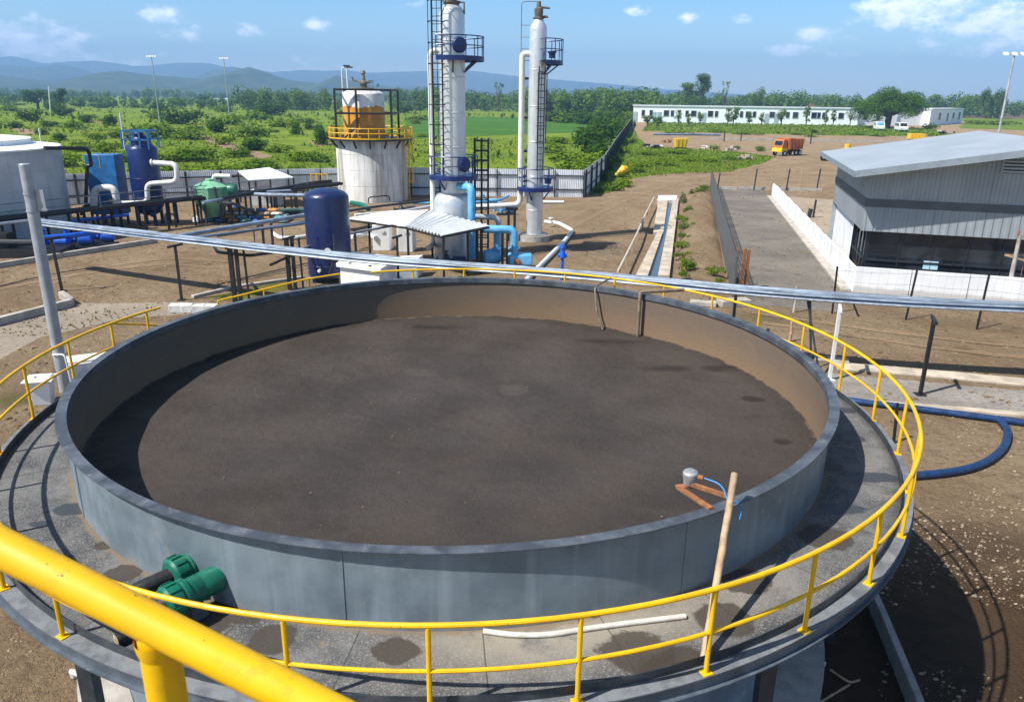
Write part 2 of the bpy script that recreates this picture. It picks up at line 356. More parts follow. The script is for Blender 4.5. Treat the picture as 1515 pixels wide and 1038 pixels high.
for i in range(260):
    a = random.uniform(0, 2 * PI); r_ = math.sqrt(random.random()) * 6.7; s_ = random.choice([.007, .008, .009, .012, .018]) * random.uniform(.7, 1.3)
    mb.lathe([(0, s_ * .6), (s_, .2 * s_), (s_ * .8, -s_ * .4)], (TX + r_ * cos(a), TY + r_ * sin(a), ZS + .012), 5, 0)
tag(mb.build('crumbs', pm('pale_crumbs', (.17, .135, .105), .9, var=.5, scale=30), tank), kind='stuff')
# deck
t = NT('deck_screed'); x = t.xyz()
d = t.n('ShaderNodeVectorMath'); d.operation = 'DISTANCE'; t.l(t.pos.outputs['Position'], d.inputs[0]); d.inputs[1].default_value = (TX, TY, ZD)
c = t.mix(t.ramp(t.noise(1.6, 6, .6), .3, .7), (.055, .056, .058), (.135, .134, .131))
c = t.mix(t.math('MULTIPLY', t.ramp(t.noise(45, 4, .7), .5, .66), .75), c, (.30, .29, .275)); c = t.mix(t.math('MULTIPLY', t.ramp(t.noise(.9, 6, .7), .52, .66), .55), c, (.21, .20, .19))
c = t.mix(t.math('MULTIPLY', t.ramp(t.noise(70, 3, .7), .32, .45, 1, 0), .6), c, (.04, .04, .042))
front = t.ramp(x[1], 9.5, 7.2)
tan_ = t.math('MULTIPLY', t.math('MULTIPLY', t.ramp(d.outputs['Value'], 7.9, 6.9), t.ramp(t.noise(1.5, 6, .65), .28, .5)), t.math('MULTIPLY', front, t.ramp(x[0], -2.0, 0.2)))
c = t.mix(t.math('MULTIPLY', tan_, .72), c, (.36, .31, .235))
c = t.mix(t.math('MULTIPLY', t.ramp(t.noise(2.3, 7, .7), .6, .7), .5), c, (.26, .19, .13))
stains = [(585, 962, .30, .30, 0, 0), (405, 945, .22, .30, .5, 0), (945, 962, .48, .30, .3, 0), (1068, 915, .40, .34, .9, 0), (1105, 858, .36, .28, .5, 0), (1010, 992, .5, .16, .4, 0),
          (1222, 795, .42, .18, -.2, 0), (1250, 752, .42, .14, -.2, 1), (1290, 706, .50, .15, -.1, 1), (1228, 690, .24, .14, .3, 0), (1262, 648, .30, .13, .2, 1), (1252, 607, .24, .12, .1, 1),
          (105, 752, .16, .30, .2, 1), (155, 806, .16, .12, .4, 0), (180, 848, .26, .16, .5, 0), (60, 775, .2, .08, .4, 1), (350, 900, .5, .25, .6, 0), (875, 905, .06, .14, 0, 0)]

x3 = t.xyz(); ang_ = t.math('ARCTAN2', t.math('SUBTRACT', x3[1], TY), t.math('SUBTRACT', x3[0], TX)); jn = t.math('PINGPONG', t.math('MULTIPLY', ang_, 30 / (2 * PI)), .5)
c = t.mix(t.math('MULTIPLY', t.ramp(jn, .008, .003), .7), c, (.028, .027, .026))
foot = t.math('ADD', d.outputs['Value'], t.math('MULTIPLY', t.math('SUBTRACT', t.noise(6, 6, .7), .5), .22)); c = t.mix(t.math('MULTIPLY', t.ramp(foot, 6.90, 6.80), .8), c, (.20, .145, .09))
c = t.mix(t.math('MULTIPLY', t.ramp(foot, 7.78, 7.95), .6), c, (.04, .038, .036))
rg = .85
for u, v, a, b, rz, mi in stains:
    m_ = spot(t, u, v, max(a, b) * .95, max(a, b) * .85 if mi == 0 else min(a, b) * 1.3, .16, ZD, 2.6)
    c = t.mix(t.math('MULTIPLY', m_, .86), c, (.052, .041, .031) if mi == 0 else (.036, .040, .046)); rg = t.math('SUBTRACT', rg, t.math('MULTIPLY', m_, .25 if mi == 0 else .4))
t.col(c); t.rough(rg); t.spec(.3); t.bump(t.noise(60, 5, .7), .5, .012); M_DECK = t.m
M_WETD = pm('wet_stain', (.045, .036, .028), .55, var=.35, scale=5, grime=(.10, .075, .05), gamt=.6, gscale=6, bump=.3, bscale=60)
M_WETB = pm('wet_stain_grey', (.030, .034, .040), .3, var=.35, scale=5, bump=.2, bscale=60)
mb = MB().lathe([(RW + .001, ZD), (RT - .008, ZD)], (TX, TY, 0), N); mb.lathe([(RT - .008, ZD - .06), (RW + .001, ZD - .06)], (TX, TY, 0), N)
mb.build('deck', M_DECK, tank, sharp=30)
# toe plate, ledge, outer channel
mb = MB().lathe([(RT - .008, ZD - .16), (RT - .008, ZD + .125), (RT + .004, ZD + .125), (RT + .004, ZD - .16)], (TX, TY, 0), N); mb.build('toe_plate', DARKST, tank, sharp=30)
M_LEDGE = pm('ledge_steel', (.15, .16, .17), .7, var=.3, scale=4, grime=(.26, .23, .19), gamt=.5, gscale=3)
M_CHAN = pm('channel_steel', (.10, .125, .155), .45, metal=.2, var=.25, scale=3, grime=(.26, .30, .34), gamt=.4, gscale=2)
mb = MB().lathe([(RT + .004, ZD + .012), (RL, ZD + .012), (RL, ZD - .005), (RT + .004, ZD - .005)], (TX, TY, 0), N); mb.build('ledge', M_LEDGE, tank, sharp=30)
mb = MB().lathe([(RL - .02, ZD - .005), (RL - .02, ZD - .15), (RL + .03, ZD - .15), (RL + .03, ZD - .165), (RT - .1, ZD - .165)], (TX, TY, 0), N); mb.build('outer_channel', M_CHAN, tank, sharp=30)
# lower shell and the posts that carry the walkway
mb = MB().lathe([(6.52, ZD - .07), (6.52, .0)], (TX, TY, 0), 96); mb.build('lower_shell', pm('lower_shell_steel', (.17, .22, .28), .5, metal=.2, var=.25, scale=1, grime=(.30, .36, .42), gamt=.5, gscale=1.5, streak=True), tank)
mb = MB().lathe([(7.3, .0), (7.3, .32), (6.53, .32)], (TX, TY, 0), 96); mb.build('footing', CONC, tank, sharp=30)
for k in range(9):
    a = -52 + k * 40
    mb = MB(); mb.bar(pol(7.3, a, .0), pol(7.3, a, ZD - .17), .2, .2); mb.box(pol(7.3, a, 0), (.5, .5, .36), R(a)); mb.bar(pol(6.53, a, ZD - 1.1), pol(7.7, a, ZD - .24), .09, .12); mb.build('walkway_support', DARKST, tank)
# handrail round the walkway
rail = tag(thing('walkway_railing', 'yellow tubular guard rail ringing the walkway of the sludge tank', 'railing', (TX, TY, ZD)))
ZTOP = 5.176; ZMID = 4.64
def arc(r, z, a0, a1, n): return [pol(r, a0 + (a1 - a0) * i / n, z) for i in range(n + 1)]
MB().tube(arc(RRAIL, ZTOP, 112.4 - 360 + 0, 155.5, 0) if False else arc(RRAIL, ZTOP, 155.5 - 360, 112.4, 132), .030, 10).build('top_rail', YEL, rail)
MB().tube(arc(RRAIL, ZMID, 165.9 - 360, 112.4, 130), .024, 8).build('middle_rail', YEL, rail)
pa = [-88.3 + 10.67 * k for k in range(19)] + [-98.4, -109, -120.2, -130.9, -141.6, -152.3, -163.1, -173.8, -184.6, -194.1, -201.6]
for a in pa:
    mb = MB().tube([pol(RRAIL, a, ZD + .012), pol(RRAIL, a, ZTOP - .02)], .027, 10); mb.box(pol(RRAIL, a, ZD + .0125), (.11, .12, .012), R(a))
    mb.build('post', YEL, rail)
# stair flight down the far side, mostly hidden by the tank
st = thing('access_stair', 'yellow railed stair dropping from the walkway behind the tank', 'stair', tuple(pol(9, 133, 0)))
A0, A1 = pol(8.2, 128, ZD), pol(13.0, 118, 1.2)
for k in (0, 1):
    o_ = Vector((.0, .9 * k, 0)); MB().tube(fillet([pol(8.07, 165.9, ZTOP), pol(8.3, 158, ZTOP - .35), pol(8.4, 150, ZTOP - .75)], .2), .026, 8).build('sloping_rail', YEL, st) if k == 0 else None
MB().tube([pol(8.5, 142, ZTOP - .32), pol(8.5, 125, ZTOP - .12), pol(8.5, 118, ZTOP - .07)], .026, 8).build('hand_rail', YEL, st)
for a, dz in ((142, .32), (133, .22), (124, .12), (118, .07)): MB().tube([pol(8.5, a, ZD - .9), pol(8.5, a, ZTOP - dz)], .024, 8).build('rail_post', YEL, st)
mb = MB()
for k in range(14):
    p = pol(8.95, 142 - k * 1.75, ZD - .95 + .06 * k); mb.box(p, (.8, .24, .035), R(142 - k * 1.75))
mb.build('tread', DARKST, st)
mb = MB(); mb.tube([pol(8.5, 142, ZD - .95), pol(8.5, 118, ZD - .1)], .05, 6); mb.tube([pol(9.4, 142, ZD - .95), pol(9.4, 118, ZD - .1)], .05, 6)
for a in (142, 130, 119): mb.bar(pol(9.0, a, 0), pol(9.0, a, ZD - .9), .12)
mb.build('stair_frame', DARKST, st)

# ------------------------------------------------------------------ on and in the tank
# two green pipe couplings
def coupling(label, w_uv, e_uv, zc, L, pipe_end, r, big):
    p0 = G(*w_uv, zc); d = (G(*e_uv, zc) - p0).normalized(); p0 = p0 - d * .05
    o = thing('pipe_coupling', label, 'pipe fitting', tuple(p0)); q = p0
    if big:
        MB().lathe([(0, 0), (r, 0), (r, L * .55), (r * .97, L * .55 + .01), (r * .97, L * .59), (r, L * .59 + .01), (r, L)], q, 28, axis=d).build('sleeve', GREENP, o)
        z0 = L
    else: z0 = .06; MB().lathe([(r * .7, -.5), (r * .7, .1)], q, 20, axis=d).build('stub', BLKP, o)
    mb = MB().lathe([(r * .8, z0 - .02), (r * 1.18, z0), (r * 1.2, z0 + .05), (r * 1.12, z0 + .06), (r * 1.12, z0 + .09), (r * 1.22, z0 + .1), (r * 1.22, z0 + .24), (r * 1.05, z0 + .27), (r * .62, z0 + .28)], q, 28, axis=d)
    u = d.cross(Vector((0, 0, 1))).normalized(); vv = u.cross(d)
    for k in range(12):
        t_ = 2 * PI * k / 12; n_ = u * cos(t_) + vv * sin(t_); mb.bar(q + d * (z0 + .11) + n_ * (r * 1.225), q + d * (z0 + .23) + n_ * (r * 1.225), .035, .03, up=tuple(n_))
    mb.build('union_nut', GREENP, o, sharp=30)
    e = q + d * (z0 + .2); pts = [e] + [Vector(p) for p in pipe_end]
    MB().tube(fillet(pts, .35, 8), r * .62, 16).build('black_pipe', BLKP, o)
    mb = MB(); s_ = q + d * (z0 * .6 + .1); zz = s_.z; mb.hexa([s_ + u * x_ + d * y_ - Vector((0, 0, zz - ZD - .024)) for x_, y_ in ((-.16, -.1), (.16, -.1), (.16, .1), (-.16, .1))], [s_ + u * x_ + d * y_ - Vector((0, 0, r * .9)) for x_, y_ in ((-.1, -.08), (.1, -.08), (.1, .08), (-.1, .08))]); mb.build('saddle', DARKST, o)
    return o
ZC = ZD + .34
coupling('long green coupling sleeve butting against the tank wall over its shadow', (318, 856), (262, 884), ZC, .42, [G(205, 915, ZD + .26), G(183, 938, ZD + .14)], .165, True)
coupling('short ribbed green coupling on a black pipe beside the longer sleeve', (283, 836), (240, 858), ZC + .02, .2, [G(205, 872, ZC), G(165, 895, ZD + .24)], .165, False)
o = thing('elbow_fitting', 'small black pipe elbow with a sandy open end lying on the deck', 'pipe fitting', tuple(G(190, 938, ZD)))
g = G(196, 935, ZD + .07); mb = MB().tube(fillet([g + Vector((.22, .1, .03)), g, g + Vector((-.12, -.14, 0))], .1), .075, 14); mb.build('elbow', BLKP, o)
e = g + Vector((-.12, -.14, 0)); MB().lathe([(0, .003), (.06, .003), (.074, 0)], e, 14, axis=(-.65, -.76, 0)).build('plug', pm('sandy_plug', (.38, .30, .2), .9, scale=20), o)
# leaning pole
b0 = G(1041, 984, ZD + .0); t0 = None
w_ = pol(RO + .05, -56.0, ZR + .0)
tp = onplane(1087, 700, (0, w_.y + .1, 0), (0, 1, 0))
b0 = G(1040, 982, ZD + .003)
MBp = MB(); npts = 14; PTS = [b0 + (tp - b0) * (i / npts) + Vector((.006 * mnoise.noise((i * .7, 0, 1)), .006 * mnoise.noise((i * .7, 4, 1)), 0)) for i in range(npts + 1)]
MBp.tube(PTS, [.043 + .002 * mnoise.noise((i * 1.3, 9, 0)) for i in range(npts + 1)], 14, caps=False)
MBp.lathe([(.0425, 0), (.034, 0), (.032, -.12), (0, -.12)], tp, 14, axis=(tp - b0))
tag(MBp.build('bamboo_pole', WOOD, loc=tuple(b0)), 'brown hollow bamboo pole leaning on the tank rim', 'pole')
# level probe on a rusty bracket over the sludge
pr = thing('level_probe', 'grey capped sensor head on a rusty arm reaching over the sludge', 'sensor', tuple(G(1021, 712, ZR)))
h0 = G(1003, 720, ZR - .02); h1 = G(1052, 752, ZR + .012); h2 = G(1082, 735, ZR + .012); 
mb = MB(); mb.bar(h0, h1, .075, .03); mb.bar(G(1022, 716, ZR + .03), h2, .05, .05); mb.bar(h0 + Vector((-.02, 0, 0)), G(1026, 718, ZR - .02), .09, .025); mb.build('bracket_arm', RUST, pr)
hc = G(1020, 716, ZR + .0)
mb = MB().lathe([(0, 0), (.075, 0), (.085, .02), (.09, .1), (.10, .13), (.10, .17), (.085, .19), (.06, .195), (.055, .21), (0, .21)], hc, 20); mb.build('sensor_head', pm('cast_grey', (.36, .37, .38), .4, metal=.3, var=.2, scale=12, grime=(.2, .17, .14), gamt=.5, gscale=14), pr)
MB().lathe([(0, 0), (.035, 0), (.035, .10), (0, .10)], hc + Vector((.06, -.03, .13)), 12, axis=(1, -.4, 0)).build('cable_gland', RUST, pr)
k0 = hc + Vector((.15, -.06, .13))
cab = [k0, k0 + Vector((.22, -.14, -.02)), G(1076, 740, ZR + .03), G(1092, 742, ZR + .01), G(1099, 752, ZR - .08), G(1094, 768, ZR - .22)]
MB().tube(fillet(cab, .15, 6), .010, 6).build('cable', pm('cable_blue', (.03, .22, .52), .4, var=.1), pr)
# white pipe lying on the deck
pts = [G(715, 933, ZD + .03), G(760, 939, ZD + .03), G(810, 939, ZD + .03), G(870, 929, ZD + .03), G(930, 921, ZD + .03), G(1014, 911, ZD + .03)]
o = MB().tube(fillet(pts, .3, 6), .034, 12).build('plastic_pipe', pm('dirty_white_plastic', (.62, .57, .50), .5, var=.15, scale=6, grime=(.30, .22, .15), gamt=.5, gscale=7), loc=tuple(pts[0]))
tag(o, 'dirty white plastic pipe lying bent along the foot of the tank wall', 'pipe')
# brown down pipe and thin hose at the far wall
a_ = math.degrees(math.atan2(G(948, 436, ZR).y - TY, G(948, 436, ZR).x - TX))
BRN = pm('mud_coated_pipe', (.20, .145, .10), .8, var=.3, scale=6, grime=(.33, .28, .22), gamt=.5, gscale=4)
p = pol(RW - .16, a_, 0); e = G(1012, 428, ZR + .09)
o = MB().tube(fillet([(p.x, p.y, ZS - .2), (p.x, p.y, ZR + .08), (e.x, e.y, ZR + .08)], .08), .045, 10).build('inlet_pipe', BRN, loc=(p.x, p.y, ZS)); tag(o, 'mud coated pipe hooked over the far rim down to the sludge', 'pipe')
a2 = math.degrees(math.atan2(G(880, 424, ZR).y - TY, G(880, 424, ZR).x - TX)); s0 = pol(RRAIL, a2 + .5, ZTOP); s1 = pol(RO, a2, ZR + .01); s2 = pol(RW - .12, a2 - .2, ZR - .05); s3 = G(892, 487, ZS + .02)
o = MB().tube(fillet([s0, s1, s2, s2 * .5 + s3 * .5 + Vector((-.05, 0, -.1)), s3], .15), .026, 8).build('thin_hose', BRN, loc=tuple(s3)); tag(o, 'thin brown hose tied to the guard rail and drooping into the sludge', 'hose')

# ------------------------------------------------------------------ sloping handrail close to the camera
def cs(u, v, depth):                        # point at a camera depth
    d = ray(u, v); return Vector((d[0] * depth, d[1] * depth, CAMH + d[2] * depth))
hr = thing('stair_handrail', 'thick yellow pipe handrail sloping down close by, above the walkway', 'railing', tuple(cs(235, 960, 1.22)))
ra, rb = cs(-160, 728, 1.26), cs(640, 1131, 1.16)
MB().tube([ra, ra * .5 + rb * .5, rb], .0305, 32).build('hand_rail', YEL, hr)
pt = cs(231, 925, 1.212); MB().tube([pt, pt + Vector((0, 0, -1.2))], .0305, 32).build('post', YEL, hr)
t_ = pt + Vector((0, 0, -.02)); MB().lathe([(.0305, -.03), (.034, -.018), (.036, 0)], t_, 32).build('weld', YEL, hr)
# ------------------------------------------------------------------ ground
def ground_mat(name, a, b, c3, stones=True, bump=.5, spots=()):
    t = NT(name)
    c = t.mix(t.ramp(t.noise(.22, 7, .62), .3, .7), a, b)
    c = t.mix(t.math('MULTIPLY', t.ramp(t.noise(.9, 6, .65), .5, .72), .6), c, c3)
    c = t.mix(t.math('MULTIPLY', t.ramp(t.noise(6, 7, .72), .48, .66), .68), c, tuple(x * .5 for x in a)); c = t.mix(t.math('MULTIPLY', t.ramp(t.noise(2.6, 7, .72, stretch=(1, 2.2, 1)), .54, .68), .5), c, tuple(min(1, x * 1.25) for x in b))
    if stones: c = t.mix(t.math('MULTIPLY', t.ramp(t.noise(.28, 7, .7, dist=.6), .56, .66), .5), c, tuple(x * .62 for x in a)); c = t.mix(t.math('MULTIPLY', t.ramp(t.noise(.4, 7, .75), .63, .70), .45), c, (.17, .16, .06)); c = t.mix(t.math('MULTIPLY', t.ramp(t.noise(26, 4, .6), .62, .70), .6), c, (.46, .40, .32))
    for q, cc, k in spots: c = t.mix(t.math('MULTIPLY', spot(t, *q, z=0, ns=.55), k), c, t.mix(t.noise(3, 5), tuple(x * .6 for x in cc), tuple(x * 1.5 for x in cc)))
    t.col(c); t.rough(.95); t.spec(.12)
    h = t.math('ADD', t.math('MULTIPLY', t.noise(1.6, 5, .6), 2.0), t.noise(14, 6, .75)); t.bump(h, bump, .30); return t.m
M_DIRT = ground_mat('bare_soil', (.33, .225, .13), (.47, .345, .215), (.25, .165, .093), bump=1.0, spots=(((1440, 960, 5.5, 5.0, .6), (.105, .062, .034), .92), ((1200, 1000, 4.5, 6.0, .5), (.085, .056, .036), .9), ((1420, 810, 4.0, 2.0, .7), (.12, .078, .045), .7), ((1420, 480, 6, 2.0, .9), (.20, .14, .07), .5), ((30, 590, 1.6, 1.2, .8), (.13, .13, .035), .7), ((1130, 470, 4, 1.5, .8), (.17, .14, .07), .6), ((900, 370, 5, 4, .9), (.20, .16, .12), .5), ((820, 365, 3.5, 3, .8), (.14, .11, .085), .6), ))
M_DARKD = ground_mat('dark_soil', (.125, .085, .050), (.20, .14, .085), (.09, .062, .04))
mb = MB(); S = 9000
xs = [-7000, -1500, -400, -120, -40, 0, 40, 120, 400, 1500, 7000]; ys = [-60, 0, 40, 120, 400, 1500, 7800]
vs = [(x_, y_, 0) for y_ in ys for x_ in xs]; nx = len(xs)
mb.add(vs, [(j * nx + i, j * nx + i + 1, (j + 1) * nx + i + 1, (j + 1) * nx + i) for j in range(len(ys) - 1) for i in range(nx - 1)])
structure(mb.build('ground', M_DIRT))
def ragged(poly, step, amp, seed=0):
    out = []; n = len(poly)
    for i in range(n):
        a, b = Vector(poly[i][:2]), Vector(poly[(i + 1) % n][:2]); L = (b - a).length; k = max(1, int(L / step)); nrm = Vector((-(b - a).y, (b - a).x)).normalized()
        for j in range(k):
            p = a + (b - a) * (j / k); q = mnoise.noise((p.x / step / 3, p.y / step / 3, seed)) + .6 * mnoise.noise((p.x / step / 1.1, p.y / step / 1.1, seed + 4)); out.append(p + nrm * q * amp)
    return out
from mathutils.geometry import tessellate_polygon
def sheet(name, poly, z, mat):
    P = [Vector((p[0], p[1], z)) for p in poly]; tri = tessellate_polygon([P])
    mb = MB(); fs = []
    for a, b, c in tri:
        n = (P[b] - P[a]).cross(P[c] - P[a]); fs.append((a, b, c) if n.z > 0 else (a, c, b))
    mb.add(P, fs); return structure(mb.build(name, mat))
def px(*uv, z=0): return [G(u, v, z) for u, v in uv]
# field of weeds beyond the fence
def grass_mat(name, a, b, c3, dirt=(.20, .15, .08), damt=.8, sc=.06):
    t = NT(name)
    c = t.mix(t.ramp(t.noise(sc, 6, .6), .35, .65), a, b)
    c = t.mix(t.math('MULTIPLY', t.ramp(t.noise(sc * 5, 6, .65), .5, .68), .8), c, c3)
    c = t.mix(t.math('MULTIPLY', t.ramp(t.noise(sc * 1.8, 7, .7, dist=.5), .60, .70), damt), c, dirt)
    c = t.mix(t.math('MULTIPLY', t.ramp(t.noise(2.2, 4, .7), .5, .7), .5), c, tuple(x * .5 for x in a))
    t.col(c); t.rough(.9); t.spec(.1); t.bump(t.noise(1.2, 6, .7), .9, .6); return t.m
M_FIELD = grass_mat('weedy_field', (.12, .19, .010), (.20, .26, .022), (.09, .16, .012), dirt=(.26, .22, .09))
M_CROP = grass_mat('crop_green', (.05, .14, .014), (.075, .17, .02), (.04, .115, .014), damt=.0)
M_WEED = grass_mat('overgrown', (.11, .18, .012), (.16, .22, .020), (.075, .145, .012), damt=.75, sc=.25)
c0 = G(862, 291); f1 = G(905, 236); f2 = G(936, 178)
fieldp = [c0, c0 + Vector((-8, 2, 0)), Vector((-40, 76, 0)), Vector((-70, 62, 0)), Vector((-220, 40, 0)), Vector((-2500, 200, 0)), Vector((-4500, 2600, 0)), Vector((3500, 2600, 0)), Vector((1200, 640, 0)), Vector((500, 500, 0)), Vector((90, 470, 0)), f2, f1]
sheet('grass_field', ragged(fieldp, 8, .8, 3), .02, M_FIELD)
sheet('crop_field', ragged(px((600, 207), (640, 204), (860, 196), (880, 176), (640, 172), (600, 174)), 6, 1.2, 8), .05, M_CROP)
trackp = px((270, 193), (300, 200), (330, 208), (365, 220), (405, 232), (385, 236), (345, 224), (310, 211), (280, 202))
sheet('dirt_track', ragged(trackp, 2, .5, 5), .05, M_DIRT)
for i, q in enumerate([[(20, 190), (62, 193), (50, 200), (28, 199)], [(130, 178), (160, 180), (150, 184)], [(0, 205), (40, 207), (70, 214), (20, 212)], [(450, 208), (492, 212), (470, 218)]]):
    sheet('bare_patch', ragged(px(*q), 2, .9, 20 + i), .05, M_DIRT)
# weeds inside the site
sheet('weed_ground', ragged(px((872, 288), (905, 284), (940, 262), (1000, 256), (1080, 254), (1130, 240), (1148, 232), (1100, 226), (1050, 222), (960, 217), (945, 205), (938, 192), (930, 186), (905, 234)), 1.5, .9, 2), .012, M_WEED)
sheet('weed_strip', ragged(px((950, 194), (1030, 196), (1240, 201), (1420, 202), (1380, 191), (1240, 184), (1100, 181), (960, 181)), 4, 1.5, 4), .03, M_WEED)
sheet('weed_verge', ragged(px((1420, 190), (1620, 196), (1620, 176), (1430, 176)), 5, 2, 6), .03, M_WEED)
sheet('plantation', ragged(px((1360, 168), (1800, 172), (1800, 160), (1360, 158)), 20, 4, 6), .06, M_FIELD)
sheet('ploughed_field', ragged(px((1425, 175), (1900, 183), (1900, 168), (1380, 166)), 15, 3, 6), .09, M_DARKD)
sheet('moss_patch', ragged(px((300, 440), (350, 430), (420, 415), (440, 425), (350, 447)), .8, .25, 9), .012, grass_mat('mossy_soil', (.12, .12, .02), (.17, .15, .03), (.08, .09, .015), damt=.8, sc=.8))
# asphalt lane behind the mesh fence
M_ASPH = ground_mat('dusty_asphalt', (.135, .12, .104), (.215, .19, .16), (.098, .088, .077), stones=False, bump=.15)
lane = [G(1058, 280), G(1128, 280), G(1180, 345), G(1248, 440), G(1240, 462), G(1098, 450), G(1090, 400)]
sheet('lane', ragged(lane, 1.2, .12, 1), .008, M_ASPH)
M_YARD = ground_mat('yard_concrete', (.23, .19, .15), (.31, .26, .205), (.17, .14, .11), stones=False, bump=.12)
sheet('yard_slab', ragged(px((-60, 560), (60, 500), (180, 470), (255, 466), (300, 462), (310, 447), (105, 448), (0, 475), (-60, 500)), 1.2, .25, 7), .006, M_YARD)
# pebbles near the tank: far too many to count
def pebbles(name, n, fn, smin, smax, mat):
    V = []; Fc = []; 
    for i in range(n):
        x_, y_ = fn(); s_ = smin * (smax / smin) ** (random.random() ** 2.2); k = len(V); a0 = random.uniform(0, 6.28); m_ = random.choice((5, 6))
        for j in range(m_):
            a = a0 + 2 * PI * j / m_; q = random.uniform(.7, 1.2); V.append((x_ + s_ * q * cos(a), y_ + s_ * q * .7 * sin(a), -.004))
        for j in range(m_):
            a = a0 + 2 * PI * j / m_; q = random.uniform(.5, .75); V.append((x_ + s_ * q * cos(a), y_ + s_ * q * .7 * sin(a), s_ * random.uniform(.3, .55)))
        Fc += [(k + j, k + (j + 1) % m_, k + m_ + (j + 1) % m_, k + m_ + j) for j in range(m_)] + [tuple(k + m_ + j for j in range(m_))]
    mb = MB(); mb.add(V, Fc); return tag(mb.build(name, mat, sharp=20), kind='stuff')
t = NT('pebble_stone'); c = t.mix(t.island(), (.19, .135, .085), (.38, .31, .225)); t.col(c); t.rough(.9); M_PEB = t.m
def near_pts():
    while True:
        a = random.uniform(-185, 40); r_ = 8.25 + abs(random.gauss(0, 3.2)); q = pol(r_, a, 0)
        if mnoise.noise((q.x * .35, q.y * .35, 2)) > -.25 * random.random(): return q.x, q.y
pebbles('gravel', 6500, near_pts, .008, .055, M_PEB)
def right_pts():
    while True:
        u, v = random.uniform(1180, 1515), random.uniform(455, 900); q = G(u, v)
        if math.hypot(q.x - TX, q.y - TY) > 8.4 and mnoise.noise((q.x * .5, q.y * .5, 6)) > -.1: return q.x, q.y
pebbles('scattered_stones', 3000, right_pts, .010, .06, M_PEB)
def yard_pts():
    u, v = random.uniform(0, 1000), random.uniform(300, 520); q = G(u, v); return q.x, q.y
pebbles('yard_stones', 2500, yard_pts, .02, .09, M_PEB)

def clod_pts():
    while True:
        g = G(random.uniform(0, 1515), random.uniform(262, 640))
        if math.hypot(g.x - TX, g.y - TY) > 8.5 and mnoise.noise((g.x * .3, g.y * .3, 11)) > .0 and not (1060 < 0): return g.x, g.y
pebbles('soil_clods', 7000, clod_pts, .03, .16, M_DIRT)

# worn wheel tracks
M_RUT = ground_mat('rut_soil', (.25, .17, .098), (.34, .24, .145), (.19, .125, .072), bump=.6)
def rut(pts, wd, seed):
    P = [Vector((p.x, p.y)) for p in fillet(pts, 4, 8)]; L_, R_ = [], []
    for i in range(len(P)):
        d = (P[min(i + 1, len(P) - 1)] - P[max(i - 1, 0)]).normalized(); n = Vector((-d.y, d.x)); L_.append(P[i] + n * wd); R_.append(P[i] - n * wd)
    sheet('wheel_track', ragged(L_ + R_[::-1], .5, .16, seed), .010 + .002 * seed, M_RUT)
for k, off in enumerate((-.9, .9)):
    rut([G(820, 340) + Vector((off, 0, 0)), G(905, 300) + Vector((off, 0, 0)), G(1010, 268) + Vector((0, off, 0)), G(1120, 250) + Vector((off, 0, 0)), G(1170, 236) + Vector((off, 0, 0))], .32, 1 + k)
    rut([G(0, 425) + Vector((0, off, 0)), G(130, 400) + Vector((0, off, 0)), G(250, 385) + Vector((0, off, 0)), G(330, 392) + Vector((0, off, 0))], .26, 4 + k)
    rut([G(1120, 470) + Vector((0, off, 0)), G(1260, 490) + Vector((0, off, 0)), G(1400, 510) + Vector((0, off, 0)), G(1600, 530) + Vector((0, off, 0))], .22, 7 + k)
# ------------------------------------------------------------------ process plant
def ring(r, c, z, a0, a1, n): return [Vector((c[0] + r * cos(R(a0 + (a1 - a0) * i / n)), c[1] + r * sin(R(a0 + (a1 - a0) * i / n)), z)) for i in range(n + 1)]
def platform(parent, c, z, r0, r1, a0, a1, m, h=1.1, posts=6):
    n = max(8, int(abs(a1 - a0) / 10))
    mb = MB().lathe([(r0, z), (r1, z), (r1, z - .28), (r1 - .03, z - .28), (r1 - .03, z - .08), (r0, z - .08)], (c[0], c[1], 0), n, a0=R(a0), a1=R(a1))
    for k in range(3):
        a = R(a0 + (a1 - a0) * (k + .5) / 3); d = Vector((cos(a), sin(a), 0)); C = Vector((c[0], c[1], 0))
        mb.bar(C + d * r0 + Vector((0, 0, z - .9)), C + d * (r1 - .1) + Vector((0, 0, z - .1)), .09)
    p = mb.build('platform', m, parent, sharp=30)
    mb = MB()
    for hh, rr in ((h, .035), (h * .52, .03)): mb.tube(ring(r1 - .03, c, z + hh, a0, a1, n), rr, 6)
    for k in range(posts):
        a = a0 + (a1 - a0) * k / (posts - 1); q = ring(r1 - .03, c, z, a, a, 1)[0]; mb.tube([q, q + Vector((0, 0, h))], .032, 6)
    if abs(a1 - a0) < 355:
        for a in (a0, a1):
            for hh in (h, h * .52): mb.tube([ring(r0 + .05, c, z + hh, a, a, 1)[0], ring(r1 - .03, c, z + hh, a, a, 1)[0]], .03, 6)
    mb.build('platform_railing', m, parent)
